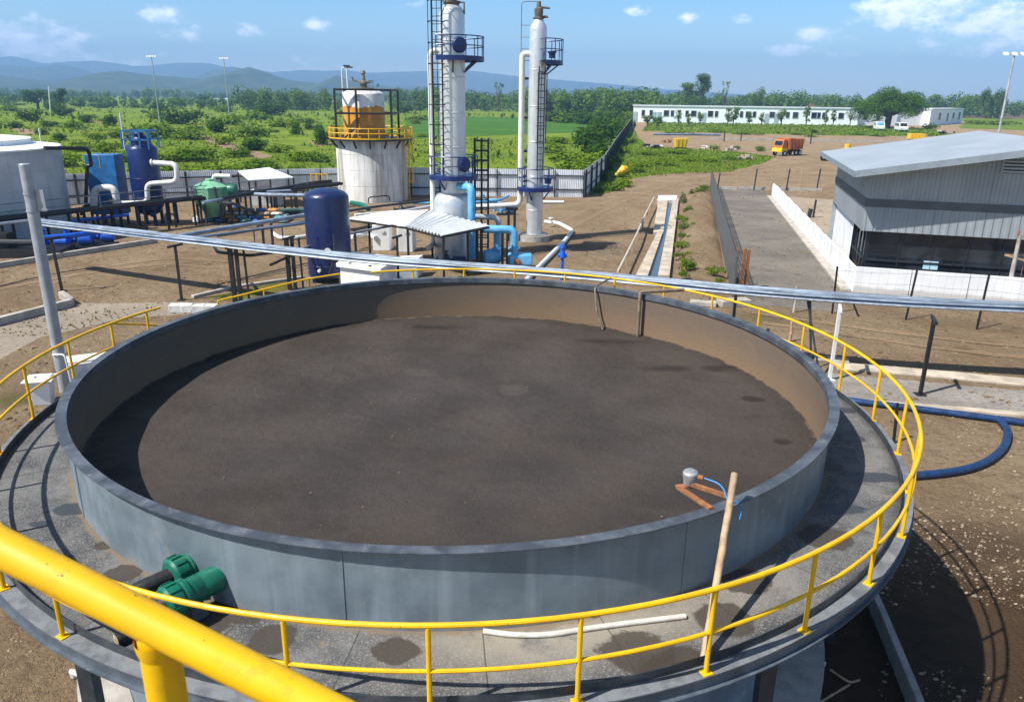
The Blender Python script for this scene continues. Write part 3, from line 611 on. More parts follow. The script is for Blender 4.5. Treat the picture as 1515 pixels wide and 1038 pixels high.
def caged_ladder(parent, x, y, z0, z1, m, face=(0, -1), wdt=.5, hoops=True, cage_r=.42):
    f = Vector((face[0], face[1], 0)).normalized(); s = Vector((-f.y, f.x, 0)); C = Vector((x, y, 0)); mb = MB()
    for k in (-1, 1): mb.tube([C + s * (k * wdt / 2) + Vector((0, 0, z0)), C + s * (k * wdt / 2) + Vector((0, 0, z1))], .045, 6)
    z = z0 + .3
    while z < z1: mb.tube([C + s * (-wdt / 2) + Vector((0, 0, z)), C + s * (wdt / 2) + Vector((0, 0, z))], .024, 5); z += .42
    mb.build('ladder', m, parent)
    if hoops:
        mb = MB(); z = z0 + 1.9
        arcp = lambda z: [C + s * (cage_r * 1.0 * cos(t)) + f * (cage_r * 1.6 * sin(t)) + Vector((0, 0, z)) for t in [PI * i / 10 for i in range(11)]]
        while z < z1 + .2: mb.tube(arcp(z), .028, 5); z += 1.15
        for i in (1, 3, 5, 7, 9): mb.tube([arcp(z0 + 1.9)[i], arcp(z - 1.15)[i]], .02, 5)
        mb.build('ladder_cage', m, parent)

# tall columns
C1 = (-3.85, 49.7); zt = at(672, 8, C1[1]).z; zu = at(690, 84, C1[1]).z; zl = at(670, 258, C1[1]).z; zs = at(672, 306, C1[1] - 1).z
col1 = thing('distillation_column', 'taller silver column with a wide skirt and a caged black ladder', 'column', (*C1, 0))
prof = [(1.27, 0), (1.27, zs)] + [(1.27 - .36 * (1 - cos(t)), zs + .72 * sin(t)) for t in [PI / 2 * i / 6 for i in range(1, 7)]] + [(.80, zs + .78)]
MB().lathe([(1.36, 0), (1.36, .12), (1.27, .12)] + prof, (*C1, 0), 40).build('skirt', ALU, col1)
body = [(.78, zs + .7)]; z = zs + 1.5
while z < zt - 1: body += [(.78, z), (.80, z + .02), (.80, z + .07), (.78, z + .09)]; z += 2.05
body += [(.78, zt - .55), (.62, zt - .15), (.45, zt)]
MB().lathe(body, (*C1, 0), 40).build('shell', ALU, col1, sharp=25)
mb = MB().lathe([(.45, zt), (.47, zt + .1), (.52, zt + .1), (.52, zt + .22), (.30, zt + .25), (.22, zt + .9), (0, zt + .9)], (*C1, 0), 20)
mb.tube([(C1[0] + .3, C1[1], zt + .15), (C1[0] + .75, C1[1] - .1, zt + .15), (C1[0] + .75, C1[1] - .1, zt - .5)], .06, 8); mb.build('top_nozzle', pm('sooty_steel', (.13, .11, .09), .7, var=.4, scale=4, grime=(.28, .16, .08), gamt=.5, gscale=5), col1)
platform(col1, C1, zu, .80, 1.95, -115, 75, NAVY2, 1.1, 8)
platform(col1, C1, zl, .80, 1.55, -185, 150, NAVY2, 1.15, 10)
q = ring(1.1, C1, zu + .6, -62, -62, 1)[0]; MB().lathe([(0, -.12), (.42, -.12), (.45, -.06), (.45, .06), (.38, .12), (0, .14)], q, 20, axis=(.4, -1, 0)).build('manhole', NAVY2, col1)
q = ring(1.0, C1, zl + .65, -40, -40, 1)[0]; MB().lathe([(0, -.12), (.42, -.12), (.45, -.06), (.45, .06), (.38, .12), (0, .14)], q, 20, axis=(.8, -.7, 0)).build('manhole', NAVY2, col1)
xl = at(648, 150, C1[1] - .95).x; caged_ladder(col1, xl, C1[1] - .95, zl, zt + 2.2, BLACK, (-.35, -1), .62, True, .48)
# overhead vapour pipe of the taller column
xp = at(638.5, 200, C1[1]).x; zb = at(640, 75, C1[1]).z
MB().tube(fillet([(C1[0] - .6, C1[1], zb), (xp, C1[1], zb), (xp, C1[1], .9), (xp - .2, C1[1] - 1.5, .9)], .45, 8), .165, 14).build('vapour_pipe', PIPEW, col1)
for z in (zb - 2.6, zb - 5.5, zb - 8.4): MB().bar((xp, C1[1], z), (C1[0], C1[1], z), .07, .1).build('pipe_bracket', DARKST, col1)

C2 = (1.52, 56.7); zt2 = at(793, 38, C2[1]).z; zu2 = at(800, 90, C2[1]).z; zl2 = at(793, 276, C2[1]).z
col2 = thing('distillation_column', 'slimmer silver column standing on a round concrete plinth', 'column', (*C2, 0))
MB().lathe([(1.15, 0), (1.15, .42), (0, .42)], (*C2, 0), 24).build('plinth', CONC, col2, sharp=30)
MB().lathe([(.98, .42), (.98, .5), (.60, .5)], (*C2, 0), 28).build('base_plate', pm('zinc_plate', (.35, .35, .36), .5, metal=.4, grime=(.25, .18, .12), gscale=5), col2, sharp=30)
body = [(.60, .5)]; z = 2.2
while z < zt2 - 1: body += [(.60, z), (.615, z + .02), (.615, z + .06), (.60, z + .08)]; z += 2.4
body += [(.60, zt2 - .3), (.58, zt2 - .1), (.34, zt2 + .32), (.3, zt2 + .4)]
MB().lathe(body, (*C2, 0), 36).build('shell', ALU, col2, sharp=25)
mb = MB().lathe([(.30, zt2 + .4), (.38, zt2 + .42), (.38, zt2 + .52), (.26, zt2 + .54), (.30, zt2 + .8), (.3, zt2 + 1.05), (.16, zt2 + 1.15), (.14, zt2 + 1.5), (0, zt2 + 1.55)], (*C2, 0), 16)
mb.tube([(C2[0], C2[1], zt2 + 1.15), (C2[0] + .75, C2[1], zt2 + 1.1)], .07, 8); mb.tube([(C2[0], C2[1], zt2 + .55), (C2[0] + .65, C2[1], zt2 + .55)], .08, 8); mb.build('top_valve', pm('sooty_steel', (.13, .11, .09)), col2)
platform(col2, C2, zu2, .62, 1.75, -75, 80, NAVY2, 1.35, 7)
platform(col2, C2, zl2, .62, 1.32, -170, 170, NAVY2, 1.3, 9)
q = ring(1.0, C2, zl2 + .55, -25, -25, 1)[0]; MB().lathe([(0, -.3), (.22, -.3), (.24, 0), (.30, .02), (.30, .14), (0, .16)], q, 16).build('valve', NAVY2, col2)
q = ring(1.1, C2, zu2 + .45, -30, -30, 1)[0]; MB().lathe([(0, -.3), (.2, -.3), (.22, 0), (.3, .02), (.3, .14), (0, .16)], q, 16).build('valve', NAVY2, col2)
caged_ladder(col2, C2[0] + .3, C2[1] - .72, zl2 + 1.2, zu2 - .4, BLACK, (.3, -1), .42, True, .34)
xt = at(771, 60, C2[1]).x; mb = MB(); mb.tube(fillet([(xt, C2[1], zu2 - .2), (xt, C2[1], zt2 + 1.5), (C2[0], C2[1], zt2 + 1.5)], .3), .035, 6)
for z in np.arange(zu2, zt2 + .2, .75): mb.tube([(xt, C2[1], z), (C2[0] - .55, C2[1], z)], .025, 5)
mb.build('top_ladder', pm('grey_ladder', (.20, .21, .23), .5), col2)
xp = at(771, 200, C2[1]).x; zb = at(785, 80, C2[1]).z; ze = at(771, 303, C2[1]).z
MB().tube(fillet([(C2[0] - .5, C2[1], zb), (xp, C2[1], zb), (xp, C2[1], ze), at(700, 307, C2[1] - 1)], .5, 8), .21, 14).build('vapour_pipe', PIPEW, col2)
for z in (zb - 1.6, zb - 4.2, zb - 6.5, zb - 8.6): MB().bar((xp, C2[1], z), (C2[0] - .55, C2[1], z), .07, .16).build('pipe_bracket', BLACK, col2)
q = at(757, 320, C2[1] - .6); mb = MB(); mb.bar((q.x - .22, q.y, 0), (q.x - .22, q.y, ze - .2), .18); mb.bar((q.x + .22, q.y, 0), (q.x + .22, q.y, ze - .2), .18); mb.bar((q.x - .45, q.y, ze - .22), (q.x + .45, q.y, ze - .22), .2)
tag(mb.build('pipe_stand', BLACK, loc=(q.x, q.y, 0)), 'black twin legged stand under the low white pipe by the slim column', 'pipe stand')

# black ladder tower beside the taller column
Yt = 51.0; a, b = at(702, 260, Yt), at(722, 260, Yt); z0, z1 = 0, at(712, 205, Yt).z
tw = thing('ladder_tower', 'narrow black steel ladder tower standing between the two silver columns', 'tower', ((a.x + b.x) / 2, Yt + .5, 0))
mb = MB()
for x_ in (a.x, (a.x + b.x) / 2, b.x):
    for y_ in (Yt, Yt + .9): mb.bar((x_, y_, 0), (x_, y_, z1), .10)
mb.build('upright', BLACK, tw)
mb = MB(); z = .5
while z < z1 + .1:
    for y_ in (Yt, Yt + .9): mb.bar((a.x, y_, z), (b.x, y_, z), .07)
    for x_ in (a.x, b.x): mb.bar((x_, Yt, z), (x_, Yt + .9, z), .07)
    z += .62
mb.build('rung', BLACK, tw)

# white tank with a yellow railing and a small vessel on top
WT = (-14.3, 79.4); zf = 6.02
wt = thing('concrete_tank', 'big round stained white tank with yellow railing and an orange banded vessel on top', 'tank', (*WT, 0))
t = NT('stained_whitewash')
c = t.mix(t.ramp(t.noise(.5, 6, .6), .3, .7), (.62, .61, .58), (.76, .75, .73))
c = t.mix(t.math('MULTIPLY', t.ramp(t.noise(1.0, 7, .65, stretch=(1.4, 1.4, .10)), .42, .60), .9), c, (.33, .31, .28))
c = t.mix(t.math('MULTIPLY', t.ramp(t.noise(2.6, 6, .7), .60, .72), .5), c, (.24, .22, .20)); t.col(c); t.rough(.75); M_WASH = t.m
prof = [(3.5, 0)]
for z in (1.5, 3.0, 4.5): prof += [(3.5, z), (3.47, z + .02), (3.47, z + .05), (3.5, z + .07)]
MB().lathe(prof + [(3.5, zf - .1)], (*WT, 0), 64).build('wall', M_WASH, wt, sharp=25)
for k in range(9): 
    q = ring(3.505, WT, 0, -165 + k * 18, 0, 1)[0]; MB().bar(q, q + Vector((0, 0, zf - .15)), .05, .012, up=(q.x - WT[0], q.y - WT[1], 0)).build('seam', M_WASH, wt)
MB().lathe([(0, zf), (4.15, zf), (4.15, zf - .16), (3.45, zf - .16)], (*WT, 0), 64).build('deck_plate', BLACK, wt, sharp=30)
for k in range(16):
    a = k * 22.5 + 8; p, q = ring(3.5, WT, zf - .85, a, a, 1)[0], ring(4.05, WT, zf - .14, a, a, 1)[0]; MB().bar(p, q, .12).build('bracket', BLACK, wt)
mb = MB()
for h in (1.0, .55): mb.tube(ring(4.1, WT, zf + h, 0, 360, 60), .045, 6)
mb.lathe([(4.12, zf), (4.12, zf + .12)], (*WT, 0), 60)
mb.build('guard_rail', YEL, wt)
for k in range(26): 
    q = ring(4.1, WT, zf, k * 13.85, 0, 1)[0]; MB().tube([q, q + Vector((0, 0, 1.0))], .045, 6).build('rail_post', YEL, wt)
vx = at(538.5, 170, WT[1]).x; ztop = at(538, 140, WT[1]).z; zband = at(538, 157, WT[1]).z; vr = 2.02
t = NT('vessel_coat'); x = t.xyz(); 
orange = t.mix(t.ramp(t.noise(1.1, 6, .65), .35, .65), (.47, .19, .02), (.62, .29, .03)); orange = t.mix(t.math('MULTIPLY', t.ramp(t.noise(.9, 7, .7), .56, .68), .6), orange, (.28, .13, .04))
wh = t.mix(t.math('MULTIPLY', t.ramp(t.noise(.8, 5, .7), .55, .66), .6), (.70, .71, .72), (.25, .24, .23))
f = t.ramp(t.math('ADD', x[2], t.math('MULTIPLY', t.noise(.9, 3), 1.0)), zband + .45, zband + .5)
t.col(t.mix(f, orange, wh)); t.rough(.5); M_VES = t.m
MB().lathe([(vr, zf + .004)] + [(vr, zf + 1.2), (vr + .03, zf + 1.22), (vr + .03, zf + 1.32), (vr, zf + 1.34), (vr, ztop)] + [(vr * cos(t_), ztop + .55 * sin(t_)) for t_ in [PI / 2 * i / 7 for i in range(1, 8)]], (vx, WT[1], 0), 48).build('top_vessel', M_VES, wt, sharp=30)
mb = MB().lathe([(1.2, ztop + .5), (1.2, ztop + .62), (0, ztop + .66)], (vx - .1, WT[1], 0), 24); mb.lathe([(.34, ztop + .6), (.34, ztop + 1.0), (.55, ztop + 1.0), (.55, ztop + 1.15), (.22, ztop + 1.3), (.15, ztop + 1.9), (.26, ztop + 1.95), (.2, ztop + 2.2), (0, ztop + 2.2)], (vx + .1, WT[1], 0), 16)
mb.tube([(vx, WT[1], ztop + 1.1), (vx - .9, WT[1], ztop + 1.3), (vx - 1.0, WT[1], ztop + 1.6)], .09, 8); mb.build('vent_valve', pm('old_brass', (.20, .17, .13), .5, metal=.4, grime=(.4, .38, .33), gscale=3), wt)
fl, fr = at(498, 170, WT[1] - 1.9).x, at(580, 170, WT[1] - 1.9).x; ft = at(540, 133, WT[1] - 1.9).z; fm = at(540, 168, WT[1] - 1.9).z; fxm = at(529, 170, WT[1] - 1.9).x
mb = MB(); Y0, Y1 = WT[1] - 2.3, WT[1] + 2.3
for x_ in (fl, fxm, fr):
    mb.bar((x_, Y0, zf), (x_, Y0, ft), .2)
for x_ in (fl, fr): mb.bar((x_, Y1, zf), (x_, Y1, ft), .2)
for z in (ft, fm):
    mb.bar((fl, Y0 - .003, z), (fr, Y0 - .003, z), .19); mb.bar((fl, Y1 + .003, z), (fr, Y1 + .003, z), .19); mb.bar((fl - .003, Y0, z), (fl - .003, Y1, z), .19); mb.bar((fr + .003, Y0, z), (fr + .003, Y1, z), .19)
mb.bar((fxm, Y0 + .05, fm - 1.2), (fxm - 1.4, Y0 + .4, zf), .14); mb.build('support_frame', BLACK, wt)
lx, ly = at(602, 230, WT[1] - 1.2).x, WT[1] - 1.2
caged_ladder(wt, lx, ly, 0, zf + 1.0, YEL, (.9, -.6), .6, True, .45)
# twin lamp hoops behind the white tank
for (u, v0, lab) in ((510, 100, 'thin grey hooked lamp post peeping over the white tank'), (517.5, 98, 'slightly taller lamp post with two heads above the white tank')):
    q = at(u, 190, 92.0); zt_ = at(u, v0, 92.0).z; mb = MB()
    if u < 515: mb.tube(fillet([(q.x, 92, 0), (q.x, 92, zt_), (q.x + .9, 92, zt_ + .1)], .5), .075, 8)
    else: mb.tube([(q.x, 92, 0), (q.x, 92, zt_)], .09, 8)
    o = thing('lamp_post', lab, 'lamp post', (q.x, 92, 0)); mb.build('pole', PIPEW, o)
    mb = MB(); mb.box((q.x + (.9 if u < 515 else .0), 92, zt_ - .05), (.7, .3, .16)); mb.build('lamp_head', DARKST, o)

# navy vessel near the tank
g = G(483, 421); NV = (g.x, g.y + 1.15); zt = at(482, 292, NV[1]).z; rr = 1.22
nv = thing('pressure_vessel', 'scuffed navy blue upright vessel with a domed top behind the sludge tank', 'vessel', (*NV, 0))
MB().lathe([(rr, .35)] + [(rr, .9), (rr + .02, .92), (rr + .02, 1.0), (rr, 1.02), (rr, zt)] + [(rr * cos(t_), zt + .52 * sin(t_)) for t_ in [PI / 2 * i / 9 for i in range(1, 10)]], (*NV, 0), 48).build('shell', NAVY, nv)
for k in range(4): 
    q = ring(1.05, NV, 0, 45 + 90 * k, 0, 1)[0]; MB().bar(q, q + Vector((0, 0, .7)), .2).build('leg', NAVY, nv)
q = ring(rr, NV, 1.9, -80, -80, 1)[0]; mb = MB().lathe([(.12, -.05), (.12, .18), (.2, .18), (.2, .26), (0, .27)], q, 14, axis=(.17, -1, 0)); mb.lathe([(.09, -.05), (.09, .2), (0, .21)], q + Vector((-.5, .05, -1.1)), 12, axis=(-.2, -1, 0)); mb.build('nozzle', PIPEW, nv)
MB().tube([q + Vector((.35, -.03, .9)), q + Vector((.36, -.05, -.2)), q + Vector((-.1, -.1, -1.6))], .04, 8).build('drain_tube', DARKST, nv)

# pump shelter with a corrugated roof
def corrugated(mb, A, B, Cc, D, pitch=.25, amp=.03, m=0):        # sheet A-B (along ridges start) to D-C, ribs run A->D
    A, B, Cc, D = map(Vector, (A, B, Cc, D)); n = max(4, int((B - A).length / pitch)) * 4; vs = []
    nrm = (B - A).cross(D - A).normalized()
    for i in range(n + 1):
        t_ = i / n; o_ = nrm * (amp * (1 if (i % 4) in (1, 2) else -1)); vs += [A.lerp(B, t_) + o_, D.lerp(Cc, t_) + o_]
    mb.add(vs, [(2 * i, 2 * i + 2, 2 * i + 3, 2 * i + 1) for i in range(n)], m); return mb
ROOFW = pm('white_sheet_roof', (.62, .65, .68), .45, metal=.3, var=.12, scale=1.5, grime=(.33, .33, .33), gamt=.5, gscale=1.5)
A_, B_, C_, D_ = G(600, 334, 2.7), G(636, 311, 3.05), G(724, 333, 2.9), G(653, 347.5, 2.55)
sh = thing('pump_shelter', 'open pump shelter with a sloping corrugated roof below the silver column', 'shelter', (C_.x - 3, C_.y, 0))
mb = MB(); corrugated(mb, A_, D_, C_, B_, .28, .035); corrugated(mb, A_ - Vector((0, 0, .05)), D_ - Vector((0, 0, .05)), C_ - Vector((0, 0, .05)), B_ - Vector((0, 0, .05)), .28, .035); mb.build('corrugated_roof', ROOFW, sh)
E_ = G(513, 322.5, 2.75); F_ = G(570, 313, 3.0)
MB().slab([E_, A_ + Vector((0, 0, .02)), B_ + Vector((-.1, 0, .03)), F_], .05).build('flat_roof', WHITE, sh)
for p in (A_, D_, C_ + Vector((-.6, -.1, 0)), E_ + Vector((1.2, .2, 0)), B_, (D_ + C_) / 2):
    MB().bar((p.x + .1, p.y + .15, 0), (p.x + .1, p.y + .15, p.z - .1), .13).build('post', BLACK, sh)
mb = MB(); mb.bar(A_ - Vector((0, 0, .14)), D_ - Vector((0, 0, .14)), .1); mb.bar(D_ - Vector((0, 0, .14)), C_ - Vector((0, 0, .14)), .1); mb.bar(E_ - Vector((0, 0, .13)), A_ - Vector((0, 0, .13)), .1); mb.build('roof_beam', BLACK, sh)
# white equipment below it
def block(name, label, cat, c, d, rz, mat, bevel=.03): 
    mb = MB(); mb.box((0, 0, 0), d, rz); o = mb.build(name, mat, loc=None, local=True, bevel=bevel); o.location = c; WLOC[o.name] = Vector(c); return tag(o, label, cat)
hs_ = thing('equipment_housing', 'low white housing with a broad slab lid near the navy vessel', 'housing', tuple(G(540, 415)))
SL = [G(497, 389, 1.5), G(563, 397.5, 1.5), G(594, 380, 1.5), G(520, 371.5, 1.5)]
MB().slab(SL, .22).build('lid', WHITE, hs_, bevel=.03)
ctr = sum(SL, Vector()) / 4
bs = [Vector((p.x, p.y, 0)).lerp(Vector((ctr.x, ctr.y, 0)), .12) for p in SL]; MB().prism(bs, 0, 1.275).build('body', WHITE, hs_)
mb = MB()
for f in (.3, .75): q = SL[0].lerp(SL[1], f) + Vector((0, .25, 0)); mb.lathe([(.09, 0), (.09, .05), (0, .06)], q, 12)
mb.build('lid_bolt', DARKST, hs_)
P0, P1 = G(585, 414), G(618, 411); o = MB(); o.prism([(P0.x - .6, P0.y), (P1.x, P1.y), (P1.x + .2, P1.y + 1.3), (P0.x - .4, P0.y + 1.3)], 0, 1.1); tag(o.build('concrete_box', WHITE, loc=(P0.x, P0.y, 0), bevel=.03), 'white painted concrete box beside the slab lidded housing', 'box')
for (u0, u1, v, h, lab) in ((552, 577, 371, 1.75, 'pale grey block with a chipped face below the flat shelter roof'), (588, 611, 373, 1.8, 'second grey block under the shelter marked with a round white plate')):
    a, b = G(u0, v), G(u1, v); o = thing('equipment_cabinet', lab, 'cabinet', tuple((a + b) / 2))
    MB().prism([(a.x, a.y), (b.x, b.y), (b.x + .1, b.y + 1.1), (a.x + .1, a.y + 1.1)], 0, h).build('body', WHITE, o, bevel=.03)
    MB().lathe([(0, .02), (.14, .02), (.15, 0)], Vector(((a.x * .4 + b.x * .6), a.y, h - .4)), 16, axis=(0, -1, 0)).build('plate', PIPEW, o)
# pumps
def pump(label, p, mat, sc=1.0, rz=0.0):
    o = thing('pump', label, 'pump', tuple(p), rz=rz)
    s = sc; mb = MB().lathe([(0, -.1), (.36, -.1), (.42, -.02), (.42, .12), (.34, .22), (.16, .26), (.16, .5)], (-.35 * s, 0, .55 * s), 20, axis=(1, 0, 0)); mb.build('casing', mat, o, local=True)
    MB().lathe([(0, 0), (.24, 0), (.30, .05), (.30, .75), (.24, .82), (0, .82)], (.2 * s, 0, .55 * s), 20, axis=(1, 0, 0)).build('motor', mat, o, local=True)
    mb = MB(); mb.tube([(-.35 * s, 0, .85 * s), (-.35 * s, 0, 1.25 * s)], .12 * s, 12); mb.lathe([(.2, 0), (.2, .06), (0, .06)], (-.35 * s, 0, 1.25 * s), 16); mb.tube([(-.45 * s, 0, .55 * s), (-.95 * s, 0, .55 * s)], .13 * s, 12); mb.lathe([(.22, 0), (.22, .07), (0, .07)], (-.95 * s, 0, .55 * s), 16, axis=(-1, 0, 0)); mb.build('flanged_pipe', mat, o, local=True)
    mb = MB(); mb.box((.25 * s, 0, 0), (1.7 * s, .6 * s, .18 * s)); mb.box((-.35 * s, 0, .18 * s), (.3 * s, .3 * s, .12 * s)); mb.box((.6 * s, 0, .18 * s), (.5 * s, .3 * s, .1 * s)); mb.build('bed_frame', DARKST, o, local=True)
    return o
pump('dark blue motor pump with a black cover under the corrugated shelter', G(666, 396), NAVY2, .8)
# light blue pipework
lb = [at(684, 276, 48.6), at(697.5, 276, 48.2), at(697.5, 328, 48.2)]
def pipe(name, label, pts, r, mat, fil=.3, n=12, flanges=(), cat='pipe'):
    pts = [Vector(p) for p in pts]; mb = MB().tube(fillet(pts, fil, 7), r, n)
    for p, ax in flanges: mb.lathe([(r, -.05), (r * 1.55, -.05), (r * 1.55, .05), (r, .05)], Vector(p), 16, axis=ax)
    return tag(mb.build(name, mat, loc=tuple(pts[0])), label, cat)
q = at(697.5, 328, 47.6)
pipe('feed_pipe', 'thick light blue pipe curving out of the tall column and down', [at(680, 276, 48.9), at(697.5, 276, 48.0), (at(697.5, 276, 48.0).x, 48.0, .3)], .235, SKYB, .4, 16, [((at(697.5, 276, 48.0).x, 48.0, 2.4), (0, 0, 1))])
a, b, c_ = at(712, 339, 46.4), at(761, 339.5, 46.4), at(761, 385, 46.4)
pipe('manifold_pipe', 'light blue pipe bending over the strainers beside the shelter', [a, b, (b.x, b.y, .5)], .24, SKYB, .4, 16, [((b.x, b.y, 1.3), (0, 0, 1))])
a = at(735, 339, 46.7); pipe('branch_pipe', 'short light blue branch pipe dropping between the strainers', [(a.x, a.y, a.z), (a.x, a.y, .4)], .2, SKYB, .1, 14, [((a.x, a.y, 1.2), (0, 0, 1))])
a, b = at(703, 320, 49.0), at(738, 322, 49.0); pipe('return_pipe', 'grey pipe looping behind the light blue pipes', [a, b, (b.x, b.y, .2)], .17, pm('grey_pipe', (.42, .44, .46), .45, grime=(.25, .22, .2), gscale=3), .5, 12)
for i, (u, v, w_, h_, lab) in enumerate(((727, 393, 1.15, 1.15, 'light blue rounded strainer body, the one closer to the shelter'), (769, 394, 1.5, .95, 'light blue box strainer with rusty flange at the end of the bending pipe'))):
    p = G(u, v + 6); o = thing('strainer', lab, 'strainer', tuple(p))
    if i == 0: MB().lathe([(.0, -.62), (.22, -.6), (.40, -.48), (.48, -.2), (.48, .2), (.40, .48), (.22, .6), (0, .62)], p + Vector((0, .5, h_ * .62)), 24, axis=(1, .3, 0)).build('body', SKYB, o)
    else: 
        mb = MB(); mb.box(p + Vector((0, .5, .25)), (w_, .9, h_ * .75), .1); mb.build('body', SKYB, o, bevel=.12)
        MB().lathe([(0, 0), (.22, 0), (.22, .06), (.12, .07), (.12, .12), (0, .12)], p + Vector((-.15, .02, .5)), 16, axis=(0, -1, 0)).build('rusty_flange', RUST, o)
    mb = MB(); mb.box(p + Vector((-.3, .4, 0)), (.15, .4, .4)); mb.box(p + Vector((.3, .4, 0)), (.15, .4, .4)); mb.build('foot', SKYB, o)
for u, v0, v1, lab in ((709, 337, 395, 'broad black upright beside the light blue manifold'), (746, 345, 397, 'black double upright standing between the light blue strainers')):
    p = G(u, v1 + 4); z = at(u, v0, p.y).z; mb = MB(); mb.bar((p.x - .12, p.y, 0), (p.x - .12, p.y, z), .16); mb.bar((p.x + .16, p.y, 0), (p.x + .16, p.y, z), .12); mb.box((p.x, p.y, 0), (.7, .5, .1)); tag(mb.build('support_post', BLACK, loc=tuple(p)), lab, 'post')
# blue hydrant post
p = G(831, 414); z = at(831, 362, p.y).z; o = thing('hydrant_post', 'bright blue slender valve post standing alone on the bare soil', 'hydrant', tuple(p))
MB().tube([p, p + Vector((0, 0, z))], .09, 12).build('standpipe', BRB, o)
mb = MB().lathe([(.1, -.35), (.2, -.3), (.2, -.1), (.14, 0), (.14, .25), (.18, .28), (.12, .45), (0, .47)], (p.x, p.y, z - .45), 14); mb.lathe([(.1, -.28), (.1, .28)], (p.x, p.y, z - .62), 10, axis=(1, 0, 0)); mb.build('valve_head', BRB, o)
# white pipes on the soil
pipe('ground_pipe', 'long white pipe running along the soil past the slim column plinth', [G(806, 328, .15), G(826, 330, .15), G(847, 341, .15), G(836, 356, .15), G(790, 402, .15), G(770, 425, .15)], .16, PIPEW, .5, 12)
pipe('spare_pipe', 'short white pipe left on the soil before the metal fence', [G(792, 299, .15), G(834, 299, .15)], .17, PIPEW, .1, 10)
mb = MB(); g = G(815, 330, .3); mb.lathe([(.1, 0), (.22, 0), (.22, .1), (.12, .1), (.12, .35), (.2, .36), (.2, .45), (0, .45)], g, 12); tag(mb.build('gate_valve', PIPEW, loc=tuple(g)), 'white hand valve on the pipe behind the slim column plinth', 'valve')

# ---------------- western plant: pale tank, blue cabinet, navy tank, green tank
e0 = at(70, 219, 55.0); ZT = e0.z; rr = 8.0; LT = (e0.x - rr, 54.5)
lt = thing('storage_tank', 'very large pale panelled storage tank cut off by the picture edge', 'tank', (*LT, 0))
lt['label'] = 'very large pale grey panelled storage tank with a low cone roof'
prof = [(rr, 0)]
for z in np.arange(1.2, ZT - .2, 1.2): prof += [(rr, z), (rr - .02, z + .015), (rr - .02, z + .035), (rr, z + .05)]
t = NT('panel_tank'); c = t.mix(t.ramp(t.noise(.4, 5, .6), .35, .65), (.42, .44, .46), (.54, .55, .56)); c = t.mix(t.math('MULTIPLY', t.ramp(t.noise(1.2, 6, .7, stretch=(1, 1, .2)), .52, .7), .5), c, (.33, .32, .31)); t.col(c); t.rough(.6); M_PAN = t.m
MB().lathe(prof + [(rr, ZT)], (*LT, 0), 96).build('wall', M_PAN, lt, sharp=20)
for k in range(14): 
    q = ring(rr + .004, LT, 0, -100 + k * 11, 0, 1)[0]; MB().bar(q, q + Vector((0, 0, ZT - .02)), .05, .012, up=(q.x - LT[0], q.y - LT[1], 0)).build('seam', M_PAN, lt)
MB().lathe([(rr + .05, ZT - .08), (rr + .05, ZT + .02), (rr - 1.8, ZT + .22), (rr - 1.8, ZT + .5), (rr - 1.75, ZT + .55), (0, ZT + 1.2)], (*LT, 0), 96).build('roof', WHITE, lt, sharp=20)
pp = [at(66, 219, 53.5), at(131, 219.5, 57), at(135, 245, 57.2), at(129, 245, 57.2), at(127, 300, 57.2)]
pipe('vent_pipe', 'black pipe leaving the pale storage tank roof and bending down', pp, .13, BLACK, .5, 10)
p = at(150, 300, 60.5); BLUE = pm('faded_blue', (.02, .14, .36), .45, var=.25, scale=1.5, grime=(.05, .10, .18), gamt=.5, gscale=2.0); a, b = at(129, 260, 60.5), at(173, 260, 60.5); zt = at(150, 229, 60.5).z
o = thing('blue_cabinet', 'tall faded blue steel cabinet raised on legs behind the pipe rack', 'cabinet', ((a.x + b.x) / 2, 61.2, 0))
mb = MB(); mb.box(((a.x + b.x) / 2, 61.2, .9), (b.x - a.x, 1.5, zt - .9)); mb.build('body', BLUE, o, bevel=.04)
mb = MB(); mb.box(((a.x + b.x) / 2, 60.43, zt - 1.0), (.03, .02, .9)); mb.box((b.x - .7, 60.425, zt - 3.6), (.25, .03, .25)); mb.build('door_fitting', YEL, o)
for k in (-1, 1):
    for y_ in (60.6, 61.8): mb = MB(); mb.box(((a.x + b.x) / 2 + k * .9, y_, 0), (.15, .15, .9)); mb.build('leg', DARKST, o)
g = G(216, 335); NT_ = (g.x, g.y + 1.0); zt = at(205, 218, NT_[1]).z; r2 = 1.12
o = thing('process_tank', 'tall navy tank on legs with a blue railed top and white looping pipe', 'tank', (*NT_, 0))
MB().lathe([(.3, .75), (.75, .95), (r2, 1.5), (r2, 3.6), (r2 + .02, 3.62), (r2 + .02, 3.7), (r2, 3.72), (r2, zt - .1), (r2 - .1, zt + .06), (.7, zt + .3), (.7, zt + .55), (.4, zt + .9), (0, zt + .95)], (*NT_, 0), 40).build('shell', NAVY2, o)
for k in range(4): 
    q = ring(.9, NT_, 0, 45 + 90 * k, 0, 1)[0]; MB().bar(q, q + Vector((0, 0, 1.5)), .2).build('leg', NAVY2, o)
mb = MB()
for dy in (-.9, .9):
    for dx in (-1, -.35, .35, 1.0): mb.bar((NT_[0] + dx, NT_[1] + dy, zt - .1), (NT_[0] + dx, NT_[1] + dy, zt + 1.25), .1)
    for h in (.6, 1.25): mb.bar((NT_[0] - 1, NT_[1] + dy, zt + h), (NT_[0] + 1, NT_[1] + dy, zt + h), .1)
for dx in (-1.0, 1.0): mb.bar((NT_[0] + dx, NT_[1] - .9, zt + 1.25), (NT_[0] + dx, NT_[1] + .9, zt + 1.25), .1)
mb.build('top_railing', BLUE, o)
